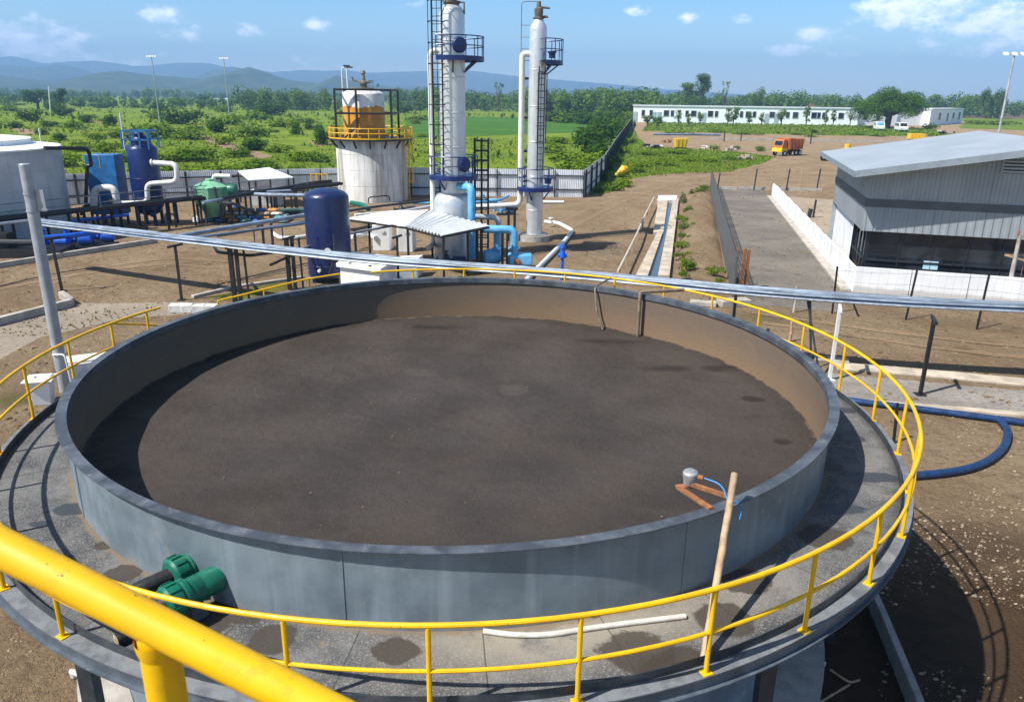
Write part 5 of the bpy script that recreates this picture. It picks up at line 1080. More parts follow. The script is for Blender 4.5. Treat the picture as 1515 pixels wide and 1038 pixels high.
mb = MB(); mb.bar(H(P(rec, rec - .05), 1.5), H(P(LR * 2, rec - .05), 1.5), .1); mb.bar(H(P(rec - .05, rec), 1.5), H(P(rec - .05, qs), 1.5), .1); mb.build('transom', MUL, bl)
q = onplane(1376, 392, H(P(0, rec), 0) + Vector((a_.y, -a_.x, 0)) * .06, (a_.y, -a_.x, 0))
mb = MB(); mb.add([q + a_ * -.35 + Vector((0, 0, -.25)), q + a_ * .40 + Vector((0, 0, -.25)), q + a_ * .40 + Vector((0, 0, .22)), q + a_ * -.35 + Vector((0, 0, .22))], [(0, 1, 2, 3)]); mb.build('pale_pane', pm('pale_blue_pane', (.42, .62, .72), .3, var=.1), bl)
# roof: pale ribbed sheets
t = NT('roof_sheet'); sp = t.n('ShaderNodeVectorMath'); sp.operation = 'DOT_PRODUCT'; t.l(t.pos.outputs['Position'], sp.inputs[0]); sp.inputs[1].default_value = (b_.x, b_.y, 0)
rib = t.math('PINGPONG', t.math('MULTIPLY', sp.outputs['Value'], 2.6), 1.0)
c = t.mix(t.ramp(t.noise(.35, 5), .3, .7), (.31, .345, .38), (.38, .42, .455)); c = t.mix(t.math('MULTIPLY', t.ramp(rib, .75, .95), .35), c, (.28, .33, .38))
c = t.mix(t.math('MULTIPLY', t.ramp(t.noise(.8, 6, .7, dist=.4), .55, .7), .4), c, (.44, .475, .505)); t.col(c); t.rough(.5); t.metal(.15); t.bump(t.ramp(rib, .6, .9), .6, .05); M_ROOF = t.m
ov, of_, ob = 1.02, 1.70, 2.2
def RP(s, q): return H(P(s, q), ze + .14 + slope * min(s, 2 * LR - s))
mb = MB(); top = [RP(-ov, -of_), RP(LR, -of_), RP(LR, LB + ob), RP(-ov, LB + ob)]; mb.slab(top, .10); top2 = [RP(LR, -of_), RP(2 * LR + ov, -of_), RP(2 * LR + ov, LB + ob), RP(LR, LB + ob)]; mb.slab(top2, .10); mb.build('roof', M_ROOF, bl, sharp=20)
mb = MB(); dz = Vector((0, 0, -.13)); mb.bar(RP(-ov, -of_ - .03) + dz, RP(LR, -of_ - .03) + dz, .05, .34); mb.bar(RP(-ov - .03, -of_) + dz, RP(-ov - .03, LB + ob) + dz, .05, .30); mb.build('fascia', pm('roof_fascia', (.22, .26, .30), .5, var=.1), bl)
MB().tube([RP(-ov + .05, LB + ob - .1) + Vector((0, 0, -.35)), RP(-ov + .1, LB + ob - .1) + Vector((0, 0, -.6)), RP(.6, LB - .2) + Vector((0, 0, -.7))], .09, 8).build('gutter_pipe', MUL, bl)
wn_ = Vector((a_.y, -a_.x, 0)).normalized(); fp = H(C0 + wn_ * .04, 0); n_ = tuple(wn_)
va, vb, vc = onplane(1481, 256, fp, n_), onplane(1484, 236, fp, n_), onplane(1560, 258, fp, n_)
vt = MB(); w_ = 4.5; h_ = vb.z - va.z; dp = wn_ * .06
vt.add([va, va + a_ * w_, va + a_ * w_ + Vector((0, 0, h_)), va + Vector((0, 0, h_))], [(0, 1, 2, 3)]); lv = vt.build('vent', pm('vent_dark', (.02, .02, .025), .6), bl)
mb = MB()
for i in range(4): z = h_ * (.12 + .25 * i); mb.bar(va + dp * .8 + Vector((0, 0, z)), va + dp * .8 + a_ * w_ + Vector((0, 0, z)), .10, .10)
for s in (0, w_): mb.bar(va + dp * .5 + a_ * s, va + dp * .5 + a_ * s + Vector((0, 0, h_)), .08, up=tuple(a_))
mb.build('louver', M_ROOF, lv)
# white boundary wall
wl = thing('boundary_wall', 'low white panelled wall running round the factory hall along the lane', 'wall', tuple(W0))
far_ = G(1143, 291); dirb = (far_ - W0); Lb = dirb.length; dirb.normalize()
nb = int(Lb / 2.6)
for i in range(nb):
    p, q = W0 + dirb * (Lb * i / nb + .06), W0 + dirb * (Lb * (i + 1) / nb - .06); hz = 1.38 + (.05 if i % 2 else 0)
    MB().bar(H(p, hz / 2), H(q, hz / 2), .14, hz).build('panel', WHITE, wl)
    r_ = W0 + dirb * (Lb * (i + 1) / nb); mb = MB(); mb.bar(H(r_, 0), H(r_, hz + .02), .20); mb.build('pier', WHITE, wl)
t = NT('wall_dirty_white'); x = t.xyz(); c = t.mix(t.ramp(t.noise(.5, 5, .6), .35, .65), (.66, .67, .69), (.78, .78, .78)); c = t.mix(t.math('MULTIPLY', t.ramp(t.noise(.45, 2, .5, stretch=(1, 1, 0)), .55, .60), .35), c, (.50, .53, .56)); f = t.math('SUBTRACT', 1, t.ramp(t.math('ADD', x[2], t.math('MULTIPLY', t.noise(1.2, 5), .35)), .40, .62)); c = t.mix(t.math('MULTIPLY', f, .75), c, (.40, .38, .36)); t.col(c); t.rough(.75); M_WALLD = t.m
for i in range(12):
    p, q = W0 + a_ * (i * 2.8 + .02), W0 + a_ * ((i + 1) * 2.8 - .02); MB().bar(H(p, .71), H(q, .71), .16, 1.42).build('panel', M_WALLD, wl)
mb = MB(); mb.bar(H(W0 - a_ * .35, .06), H(W0 - a_ * .35 + dirb * Lb, .06), .5, .12); mb.build('plinth', CONC, wl)
# courtyard behind the wall
sheet('courtyard', [G(1150, 290), G(1300, 300), P(0, 14), P(0, 2), W0 + a_ * .5 + b_], .012, ground_mat('pale_yard', (.34, .27, .19), (.44, .36, .27), (.28, .22, .15)))
for i, (u, v, lab) in enumerate(((1203, 322, 'thin dark stake in the pale courtyard behind the white wall'), )):
    p = G(u, v); mb = MB(); mb.bar(p, p + Vector((.05, 0, 1.6)), .14); mb.bar(p + Vector((-.4, 0, 0)), p + Vector((-.3, 0, .8)), .3); tag(mb.build('stake', DARKST, loc=tuple(p)), lab, 'stake')
# ------------------------------------------------------------------ mesh fence, posts and the lane end
FA, FB = G(1050, 280), G(1083, 440); d = (FB - FA); L = d.length; d.normalize()
mf = thing('mesh_fence', 'dark see-through wire mesh fence along the dusty lane', 'fence', tuple(FA)); MESHM = pm('mesh_wire', (.10, .105, .11), .5, var=.2)
mb = MB()
for i in range(int(L / .17)): p = FA + d * (i * .17); mb.bar(p, p + Vector((.0, 0, 2.35)), .034)
for z in np.arange(.1, 2.4, .30): mb.bar(FA + Vector((0, 0, z)), FB + Vector((0, 0, z)), .03)
mb.build('mesh', MESHM, mf)
for i in range(14): p = FA + d * (L * i / 13) + Vector((.05, 0, 0)); MB().bar(p, p + Vector((0, 0, 2.42)), .07).build('post', MESHM, mf)
for i, (u, v, v1, lab) in enumerate(((1086, 425, 366, 'slim rusty post, the thinner one at the end of the mesh fence'), (1096, 428, 368, 'thick rusty post pair at the end of the mesh fence'))):
    p = G(u, v); z = at(u + 2, v1, p.y).z; mb = MB(); mb.bar(p, p + Vector((.02, 0, z)), .09 if i == 0 else .16)
    if i: mb.bar(p + Vector((.22, 0, 0)), p + Vector((.24, 0, z - .05)), .13)
    tag(mb.build('rusty_post', RUST, loc=tuple(p)), lab, 'post')
pf = thing('post_fence', 'row of slim weathered posts on a concrete sill across the lane end', 'fence', tuple(G(1140, 281))); A, B = G(1060, 280), G(1216, 283)
MB().bar(A + Vector((0, .2, .15)), B + Vector((0, .2, .15)), .25, .3).build('sill', CONC, pf)
for i, u in enumerate((1061, 1090, 1115, 1139, 1163, 1182, 1208)):
    p = G(u, 282); MB().bar(p, p + Vector((.15, 0, 2.5 if i else 2.0)), .13).build('post', WOOD if i % 2 else DARKST, pf)
# wire fence posts between the hall and the tank
wf = thing('wire_fence', 'sagging wire fence of dark leaning stakes before the white wall', 'fence', tuple(G(1340, 478))); stk = []
for u, v, u1, v1 in ((1231, 464, 1239, 394), (1340, 473, 1357, 399), (1445, 487, 1464, 404), (1560, 500, 1580, 412)):
    p = G(u, v); q = at(u1, v1, p.y + .1); stk.append((p, q)); MB().bar(p, q, .075).build('stake', BLACK, wf)
p = G(1270, 468); MB().bar(p, at(1258, 437, p.y), .07).build('stake', BLACK, wf)
mb = MB()
for (p, q), (r, s) in zip(stk, stk[1:]):
    for f in (.1, .3, .5, .7, .92):
        A, B = p.lerp(q, f), r.lerp(s, f); mb.tube([A, A.lerp(B, .5) + Vector((0, 0, -.06)), B], .006, 4)
    for i in range(1, 9): A, B = p.lerp(r, i / 9), q.lerp(s, i / 9); mb.tube([A, B], .003, 3)
mb.build('wire', MESHM, wf)
for u, v, h, lab in ((1174, 462, 1.3, 'short grey stake at the near end of the lane'), (1168, 505, .9, 'rotting wooden stump beside the yellow railing')):
    p = G(u, v); mb = MB(); mb.tube([p, p + Vector((.03, 0, h * .5)), p + Vector((-.02, 0, h))], [.07, .06, .05], 8); tag(mb.build('stake', WOOD if 'wood' in lab else CONC, loc=tuple(p)), lab, 'stake')
# concrete utility pole with a bent crossarm
p = G(1488, 448); q = at(1509, 348, p.y); o = thing('utility_pole', 'concrete utility pole with a bent crossarm before the hall windows', 'utility pole', tuple(p))
MB().tube([p, p.lerp(q, .5), q], [.13, .11, .09], 8).build('shaft', CONC, o)
ca = p.lerp(q, .68); mb = MB(); mb.bar(ca + Vector((-.5, .1, .1)), ca + Vector((.9, -.2, -.25)), .09); mb.bar(ca + Vector((-.5, .1, .1)), ca + Vector((.9, .3, .05)), .07); mb.build('crossarm', WOOD, o)
mb = MB(); 
for k in (-.1, .25): mb.lathe([(.03, 0), (.03, .1), (.07, .12), (.05, .2), (.07, .22), (.03, .3), (0, .3)], q + Vector((k, 0, -.05)), 10)
mb.tube([q, q + Vector((.5, .1, -.2)), p + Vector((.5, 0, 1.2))], .015, 5); mb.build('insulator', RUST, o)
# ------------------------------------------------------------------ drain channel and soil bank
def strip(name, near, far, z, mat, thick=.6): pass
ch = thing('drain_channel', 'narrow straight concrete drain channel holding grey water', 'channel', tuple(G(965, 350)))
CONCT = pm('sandy_concrete', (.47, .40, .31), .9, var=.25, scale=1.2, grime=(.24, .19, .13), gamt=.7, gscale=1.0, bump=.4, bscale=20)
def wallstrip(nm, n0, n1, f0, f1, z, mat): 
    a, b, c_, d_ = G(*n0), G(*n1), G(*f1), G(*f0); MB().slab([H(a, z), H(b, z), H(c_, z), H(d_, z)], z + .1).build(nm, mat, ch)
wallstrip('side_wall', (940, 414), (958, 414), (972, 349), (980, 349), .28, CONCT)
wallstrip('side_wall', (966, 349), (981, 349), (974, 298), (988, 298), .30, CONCT)
wallstrip('side_wall', (973, 414), (990, 414), (996, 297), (1004, 297), .28, CONCT)
wallstrip('end_wall', (972, 302), (1000, 301), (974, 294), (1002, 294), .36, WHITE)
t = NT('drain_water'); t.col((.07, .075, .075)); t.rough(.22); t.spec(.45); t.bump(t.noise(3, 3), .15, .02); mb = MB(); q = [G(958, 414), G(973, 414), G(996, 298), G(987, 298)]; mb.add([H(p, .05) for p in q], [(0, 1, 2, 3)]); tag(mb.build('water', t.m, ch), kind=None)
br = thing('pole_barrier', 'long pale bamboo barrier rail on short posts beside the drain', 'barrier', tuple(G(940, 350)))
A, B = G(914, 402, .75), G(968, 292, .75); MB().tube([A, A.lerp(B, .33) + Vector((.06, 0, .05)), A.lerp(B, .66) + Vector((-.05, 0, -.03)), B], .075, 8).build('rail', pm('pale_bamboo', (.52, .46, .36), .7, var=.2, scale=4), br)
for f in (.02, .15, .28, .42, .55, .7, .85, .98): p = A.lerp(B, f); MB().bar((p.x, p.y, 0), (p.x + .03, p.y, .74), .10).build('post', WOOD, br)
mb = MB(); nx_, ny_ = 14, 46; vs = []
for j in range(ny_ + 1):
    f = j / ny_; l_ = G(1000, 425).lerp(G(1010, 278), f); r_ = G(1080, 440).lerp(G(1050, 276), f)
    for i in range(nx_ + 1):
        s_ = i / nx_; p = l_.lerp(r_, s_); z = (.85 * sin(PI * s_) ** .7 * (.8 + .4 * mnoise.noise((p.x * .5, p.y * .2, 3))) + .16 * mnoise.noise((p.x * 1.3, p.y * 1.3, 0)) * sin(PI * s_)) * min(1, 4 * min(f, 1 - f) + .05); vs.append((p.x, p.y, z - .02))
mb.add(vs, [(j * (nx_ + 1) + i, j * (nx_ + 1) + i + 1, (j + 1) * (nx_ + 1) + i + 1, (j + 1) * (nx_ + 1) + i) for j in range(ny_) for i in range(nx_)]); structure(mb.build('soil_bank', M_DIRT, sharp=180))
# kerbs and blocks
def kerb(name, label, pts, h, w_, mat=CONC):
    mb = MB()
    for a, b in zip(pts, pts[1:]): mb.bar(H(a, h / 2), H(b, h / 2), w_, h)
    return tag(mb.build(name, mat, loc=tuple(pts[0]), bevel=.02), label, 'kerb')
kerb('concrete_kerb', 'long concrete kerb in front of the shaded blue pumps', [G(-80, 409), G(0, 396), G(110, 378), G(232, 359)], .32, .28)
kerb('concrete_kerb', 'concrete kerb bordering the yard below the thin tray post', [G(-80, 500), G(0, 481), G(107, 453)], .38, .3)
kerb('concrete_kerb', 'short kerb return at the foot of the thin tray post', [G(107, 452), G(92, 441)], .38, .28)
kerb('concrete_kerb', 'low mossy kerb running beneath the thick tray posts', [G(285, 441), G(350, 426), G(450, 412)], .16, .25)
for i, (u, v) in enumerate(((262, 461), (278, 461), (296, 462), (312, 462))):
    p = G(u, v); tag(block('concrete_block', 'white concrete block in the short row at the yard corner', 'block', tuple(p), (.62 if i != 1 else .5, .5, .38), .1, pm('whitewashed_block', (.62, .61, .58), .8, grime=(.35, .33, .3), gscale=3)), group='white blocks at the yard corner')
# drain slabs east of the tank
kerb('drain_wall', 'broad concrete drain wall beyond the railing, under the hall', [G(1236, 543), G(1350, 552), G(1650, 580)], .10, .8, CONCT)
kerb('drain_wall', 'pale concrete drain edge beside the thick blue hose', [G(1240, 594), G(1390, 606), G(1515, 616), G(1660, 628)], .12, .35, CONCT)
t = ground_mat('drain_floor', (.20, .18, .16), (.30, .27, .24), (.14, .12, .10), stones=False, bump=.15); sheet('drain_bed', [G(1225, 552), G(1650, 590), G(1660, 622), G(1235, 590)], .01, t)
for i, (u, v, d_, rz, lab) in enumerate(((1085, 452, (1.6, .7, .35), .2, 'broken pale concrete slab near the end of the lane'), (1040, 452, (1.3, .5, .25), -.2, 'flat concrete slab just beyond the tank rim'), (1230, 533, (1.3, .6, .1), -.3, 'thin pale slab lying behind the slanting brace'))):
    block('concrete_slab', lab, 'slab', tuple(G(u, v)), d_, rz, CONC, .03)
# blue hoses
BH = pm('blue_hose', (.008, .036, .115), .45, var=.3, scale=4, grime=(.12, .12, .12), gamt=.3, gscale=5)
pipe('blue_hose', 'thick dark blue hose running past the railing along the drain', [G(1215, 585, .12), G(1262, 593, .12), G(1330, 601, .12), G(1400, 610, .12), G(1478, 620, .12), G(1530, 627, .12), G(1650, 640, .12)], .115, BH, .5, 12)
pipe('blue_hose', 'dark blue hose curling back in a loop under the walkway', [G(1477, 619, .12), G(1492, 636, .12), G(1488, 660, .12), G(1462, 683, .12), G(1420, 697, .12), G(1350, 704, .12), G(1280, 706, .12)], .115, BH, 1.2, 12)
p = G(1322, 655); mb = MB().bar(p, at(1328, 596, p.y), .07); tag(mb.build('stake', BLACK, loc=tuple(p)), 'short black stake propping the blue hose by the railing', 'stake')
# kerb wall and litter under the walkway
kerb('retaining_wall', 'thin low concrete wall running from beneath the walkway', [G(1268, 850), G(1300, 925), G(1350, 1050), G(1372, 1110)], .42, .14, pm('grey_concrete', (.30, .29, .28), .85, var=.25, scale=3, grime=(.1, .09, .08), gscale=3))  # wall in a greyer, darker concrete than the kerbs
p = G(1205, 985, .1); mb = MB().lathe([(.0, 0), (.09, 0), (.075, .3), (.05, .32), (.045, .62), (0, .62)], p + Vector((-.3, .35, .12)), 14, axis=(.75, -.65, -.05)); tag(mb.build('pipe_reducer', PIPEW, loc=tuple(p)), 'white plastic pipe reducer dropped beside a walkway leg', 'pipe')
for pts, lab in (([G(1228, 990, .04), G(1258, 1010, .04), G(1272, 1005, .04)], 'bent dry stick on the shaded soil'), ([G(1257, 1012, .03), G(1210, 1040, .03)], 'straight dry stick on the shaded soil')):
    pipe('stick', lab, pts, .022, WOOD, .1, 6, cat='stick')
pipe('pipe_scrap', 'short white pipe scrap among the rubble below the walkway', [G(104, 992, .12), G(130, 1003, .06)], .045, PIPEW, .1, 8)
for i, (u, v, d_, rz) in enumerate(((150, 985, (.5, .35, .2), .4), (175, 1010, (.9, .6, .25), .2), (140, 1020, (.35, .3, .2), 1.0), (120, 975, (.3, .22, .15), .2), (112, 1000, (.22, .2, .12), .7))):
    mb = MB(); k = 9; bq = [(d_[0] / 2 * random.uniform(.75, 1.1) * cos(2 * PI * j / k), d_[1] / 2 * random.uniform(.75, 1.1) * sin(2 * PI * j / k)) for j in range(k)]; mb.prism(bq, 0, d_[2]); o = mb.build('rubble_stone', CONC, local=True, bevel=.02); o.location = G(u, v); o.rotation_euler = (random.uniform(-.1, .1), .05, rz)
    tag(o, 'broken stone in the rubble heap just under the walkway edge', 'stone', 'rubble stones under the walkway')
# ------------------------------------------------------------------ foliage
def leaf_mat(name, a, b, dark):
    t = NT(name); t.t.nodes.remove(t.b)
    c = t.mix(t.island(), a, b); c = t.mix(t.math('MULTIPLY', t.ramp(t.noise(.35, 4, .6), .5, .7), .6), c, dark)
    df = t.n('ShaderNodeBsdfDiffuse'); tr = t.n('ShaderNodeBsdfTranslucent'); mx = t.n('ShaderNodeMixShader'); mx.inputs[0].default_value = .32
    t.l(c, df.inputs[0]); t.l(c, tr.inputs[0]); t.l(df.outputs[0], mx.inputs[1]); t.l(tr.outputs[0], mx.inputs[2]); t.l(mx.outputs[0], t.out.inputs[0]); return t.m
LF_BUSH = leaf_mat('bush_leaves', (.060, .135, .010), (.14, .215, .016), (.05, .115, .010))
LF_DARK = leaf_mat('tree_leaves', (.030, .085, .012), (.075, .145, .018), (.025, .07, .012))
LF_WOOD = leaf_mat('wood_leaves', (.072, .15, .026), (.14, .215, .036), (.05, .11, .022))
LF_LIME = leaf_mat('bright_leaves', (.11, .19, .010), (.18, .26, .020), (.08, .16, .010))
LF_DRY = leaf_mat('dry_weeds', (.14, .16, .03), (.22, .20, .06), (.09, .12, .02))
BARK = pm('bark', (.10, .075, .055), .9, var=.3, scale=4, bump=.4, bscale=12)
def leaves(C, Nrm, size, r):
    """one kite-shaped leaf clump per centre: returns vertex array and faces"""
    n = len(C); Nrm = Nrm / (np.linalg.norm(Nrm, axis=1, keepdims=True) + 1e-9)
    tmp = r.normal(size=(n, 3)); A = np.cross(Nrm, tmp); A /= np.linalg.norm(A, axis=1, keepdims=True) + 1e-9; B = np.cross(Nrm, A)
    s = size * r.uniform(.6, 1.4, (n, 1)); w_ = r.uniform(.45, .8, (n, 1))
    V = np.stack([C - A * s, C + B * s * w_ + Nrm * s * .12, C + A * s * r.uniform(.7, 1.1, (n, 1)), C - B * s * w_ - Nrm * s * .10], 1).reshape(-1, 3)
    return V, np.arange(4 * n).reshape(n, 4)
def blobs_cloud(blobs, dens, r, shell=.55):
    Cs, Ns = [], []
    for c, rad in blobs:
        rad = np.array(rad, float); n = max(6, int(dens * (rad[0] * rad[1] + rad[0] * rad[2] + rad[1] * rad[2]) / 3))
        d = r.normal(size=(n, 3)); d /= np.linalg.norm(d, axis=1, keepdims=True); k = (shell + (1 - shell) * r.random((n, 1)) ** .6) * (1 + .12 * r.normal(size=(n, 1)))
        Cs.append(np.array(c) + d * rad * k); Ns.append(d * .9 + np.array([0, 0, .7]) + r.normal(size=(n, 3)) * .45)
    return np.concatenate(Cs), np.concatenate(Ns)
def leaf_object(name, C, Nrm, size, mat, r, parent=None):
    V, Fq = leaves(C, Nrm, size, r); me = bpy.data.meshes.new(name)
    me.vertices.add(len(V)); me.vertices.foreach_set('co', V.ravel().astype(np.float32)); me.loops.add(Fq.size); me.loops.foreach_set('vertex_index', Fq.ravel().astype(np.int32))
    me.polygons.add(len(Fq)); me.polygons.foreach_set('loop_start', np.arange(0, Fq.size, 4, dtype=np.int32)); me.polygons.foreach_set('loop_total', np.full(len(Fq), 4, dtype=np.int32)); me.update(calc_edges=True); me.validate()
    me.materials.append(mat); o = bpy.data.objects.new(name, me); COL.objects.link(o)
    if parent is not None: o.parent = parent
    WLOC[o.name] = Vector((0, 0, 0)); return o
def bush_blobs(r, w_, h_, n=6):
    B = [((0, 0, h_ * .45), (w_ * .36, w_ * .34, h_ * .46))]
    for _ in range(n):
        a = r.uniform(0, 6.28); q = r.uniform(.15, .42) * w_; k = r.uniform(.18, .30); z = h_ * r.uniform(.2, .78) * (1.1 - .5 * q / (w_ * .42)); B.append(((q * cos(a), q * sin(a), z), (w_ * k, w_ * k, h_ * k * 1.1)))
    return B
# shrubs: three shapes, copied
PROTO = []
for i, (mat, w_, h_) in enumerate(((LF_BUSH, 4.0, 2.6), (LF_DARK, 4.4, 3.2), (LF_LIME, 3.6, 2.0), (LF_BUSH, 5.0, 2.3), (LF_DARK, 3.4, 3.6))):
    r = np.random.default_rng(40 + i); C, Nn = blobs_cloud(bush_blobs(r, w_, h_, 8), 62, r); k = C[:, 2] > .05
    o = thing('shrub', '', 'shrub'); leaf_object('foliage', C[k], Nn[k], .21, mat, r, o)
    mb = MB()
    for s_ in range(4): a = r.uniform(0, 6.28); mb.tube([(0, 0, -.1), (.3 * cos(a), .3 * sin(a), h_ * .3), (w_ * .22 * cos(a), w_ * .22 * sin(a), h_ * .62)], [.07, .05, .02], 5)
    st_ = mb.build('stem', BARK, local=True); st_.parent = o; PROTO.append([o, False, w_, h_])
def shrub(kind, p, wpx_m, hm, label, group, rz=None):
    o, used, w_, h_ = PROTO[kind]
    sc_ = (wpx_m / w_, wpx_m / w_, hm / h_); rz = random.uniform(0, 6.28) if rz is None else rz
    if used: o = dup(o, tuple(p), rz, label, sc_)
    else: PROTO[kind][1] = True; o.location = p; o.rotation_euler = (0, 0, rz); o.scale = sc_
    tag(o, label, 'shrub', group); return o
def pxs(u, v, wpx, hpx):                   # metres for a size in pixels at the ground point
    p = G(u, v); k = math.hypot(p.y, p.x) / F_PX; kz = (CAMH / (v - (144.3 + .01282 * (u - 757.5)))); return p, wpx * p.y * 1.02 / F_PX, hpx * kz
GL = 'shrubs scattered over the weedy field'
big = [(236, 164, 26, 14, 1), (166, 186, 30, 20, 1), (95, 172, 28, 17, 1), (45, 180, 30, 22, 1), (82, 166, 28, 18, 1), (270, 184, 60, 28, 1), (232, 176, 32, 18, 0), (300, 155, 36, 19, 4), (268, 157, 18, 8, 1), (355, 154, 18, 12, 4), (400, 171, 46, 22, 1), (380, 178, 40, 20, 0), (372, 202, 52, 24, 0),
       (318, 196, 40, 26, 1), (346, 185, 36, 20, 2), (285, 206, 60, 24, 0), (228, 204, 70, 26, 3), (180, 205, 44, 18, 0), (140, 207, 30, 13, 2), (60, 200, 20, 12, 1), (22, 190, 22, 12, 1), (15, 165, 30, 14, 0), (12, 152, 24, 16, 1), (110, 190, 34, 15, 0), (128, 182, 26, 15, 1),
       (458, 192, 18, 19, 4), (437, 199, 26, 22, 4), (478, 214, 34, 30, 1), (470, 196, 22, 14, 1), (420, 188, 40, 14, 2), (450, 182, 40, 10, 2), (350, 232, 50, 20, 0), (300, 238, 70, 24, 3), (250, 240, 50, 20, 2), (380, 222, 60, 22, 1), (330, 214, 34, 15, 2), (414, 226, 40, 16, 2), (442, 238, 44, 18, 2), (470, 240, 40, 22, 0),
       (600, 168, 26, 16, 1), (618, 178, 30, 10, 0), (612, 152, 24, 12, 1), (160, 225, 40, 18, 2), (100, 246, 60, 24, 2), (120, 224, 34, 12, 2), (198, 238, 60, 22, 0), (240, 262, 70, 26, 2), (310, 262, 80, 22, 2), (390, 250, 70, 18, 3), (440, 254, 40, 14, 0), (28, 214, 30, 9, 2), (75, 188, 24, 11, 1), (560, 156, 20, 8, 1), (90, 207, 30, 12, 1), (520, 166, 30, 10, 0), (205, 160, 30, 9, 0), (150, 160, 34, 9, 1), (115, 158, 22, 8, 1), (330, 166, 40, 12, 0), (430, 162, 22, 8, 1)]
for (u, v, w_, h_, k) in big:
    p, a, b = pxs(u, v, w_, h_); 
    if p.y < 95 and p.x > -45: p.y = max(p.y, 88)
    shrub(k, p, a, b, 'leafy shrub among the mixed bushes of the weedy field beyond the fence', GL)
rs = random.Random(11)
for i in range(34):
    u = rs.uniform(0, 640); v = 150 + 100 * rs.random() ** 1.5
    if 275 < u < 410 and 192 < v < 238 and abs((v - 192) - (u - 275) * .32) < 10: continue
    p, a, b = pxs(u, v, rs.uniform(8, 30), rs.uniform(3, 10))
    if p.y < 95 and u > 330: continue
    shrub(rs.choice((0, 2, 2, 3, 1, 0)), p, a, b, 'leafy shrub among the mixed bushes of the weedy field beyond the fence', GL)
# dark hedge along the receding fence, lime shrubs before it
GH = 'bushes overgrowing the receding metal fence'
for (u, v, w_, h_, k) in [(868, 262, 40, 24, 0), (880, 250, 44, 30, 2), (884, 236, 50, 34, 1), (872, 224, 54, 40, 1), (858, 212, 40, 30, 4), (888, 214, 56, 42, 1), (900, 204, 44, 34, 1), (898, 190, 50, 28, 1), (915, 195, 34, 26, 0), (922, 186, 30, 22, 0), (905, 182, 46, 26, 4), (928, 180, 22, 20, 2), (885, 182, 40, 20, 0), (862, 184, 46, 24, 1), (842, 182, 44, 22, 0), (822, 180, 40, 18, 1), (800, 180, 36, 16, 0), (852, 172, 60, 14, 1), (812, 176, 34, 12, 2), (906, 172, 50, 16, 0), (838, 238, 50, 18, 2), (815, 226, 50, 16, 2), (850, 250, 60, 18, 2), (820, 212, 60, 12, 2), (856, 268, 40, 16, 2), (835, 256, 44, 14, 0)]:
    p, a, b = pxs(u, v, w_, h_); shrub(k, p, a, b, 'dense bush crowding the far side of the receding metal fence', GH)
GS = 'weedy shrubs inside the plant grounds'
for (u, v, w_, h_, k) in [(885, 284, 22, 14, 0), (905, 282, 30, 16, 0), (922, 276, 34, 12, 2), (892, 268, 20, 20, 1), (900, 252, 24, 18, 1), (912, 240, 26, 14, 0), (925, 226, 24, 12, 2), (935, 212, 20, 10, 2), (950, 246, 40, 10, 2), (985, 244, 44, 10, 2), (1020, 238, 40, 9, 2), (960, 230, 40, 9, 0), (1000, 228, 36, 8, 2), (1050, 240, 30, 8, 2), (1080, 236, 36, 7, 0), (940, 255, 36, 12, 0), (1056, 221, 16, 8, 2), (1090, 221, 12, 7, 2), (1122, 224, 16, 10, 3), (1180, 200, 24, 5, 0), (1205, 197, 14, 6, 1), (1200, 203, 18, 5, 0), (1060, 196, 30, 5, 2), (1000, 198, 40, 5, 2), (1105, 199, 40, 5, 2), (1375, 190, 30, 10, 0), (1445, 184, 40, 8, 2), (1480, 185, 40, 8, 2), (1270, 200, 26, 5, 0), (1300, 202, 26, 5, 2), (918, 262, 20, 12, 2)]:
    p, a, b = pxs(u, v, w_, h_); shrub(k, p, a, b, 'low weedy shrub on the overgrown ground inside the plant', GS)
for i, (u, v, w_, h_, k) in enumerate([(1018, 318, 14, 14, 0), (1012, 345, 18, 18, 0), (1008, 372, 20, 14, 2), (1016, 405, 26, 26, 0), (1058, 412, 24, 16, 2), (1022, 296, 12, 16, 4), (1034, 290, 20, 14, 0), (1010, 305, 10, 22, 4), (1020, 360, 12, 10, 2), (1005, 330, 14, 10, 2), (1014, 332, 12, 8, 3), (1006, 356, 16, 9, 3), (1004, 385, 18, 10, 0), (1010, 395, 16, 9, 2), (1008, 415, 20, 10, 3), (1020, 318, 10, 8, 2), (1024, 340, 12, 8, 3), (1030, 300, 14, 9, 2), (1040, 284, 16, 9, 3), (1062, 424, 16, 9, 3), (1046, 405, 10, 6, 2), (1018, 383, 12, 7, 2)]):
    p, a, b = pxs(u, v, w_, h_); p.z = .25; shrub(k, p, a, b, 'small green weed clump growing on the soil bank by the drain', 'weeds on the soil bank')
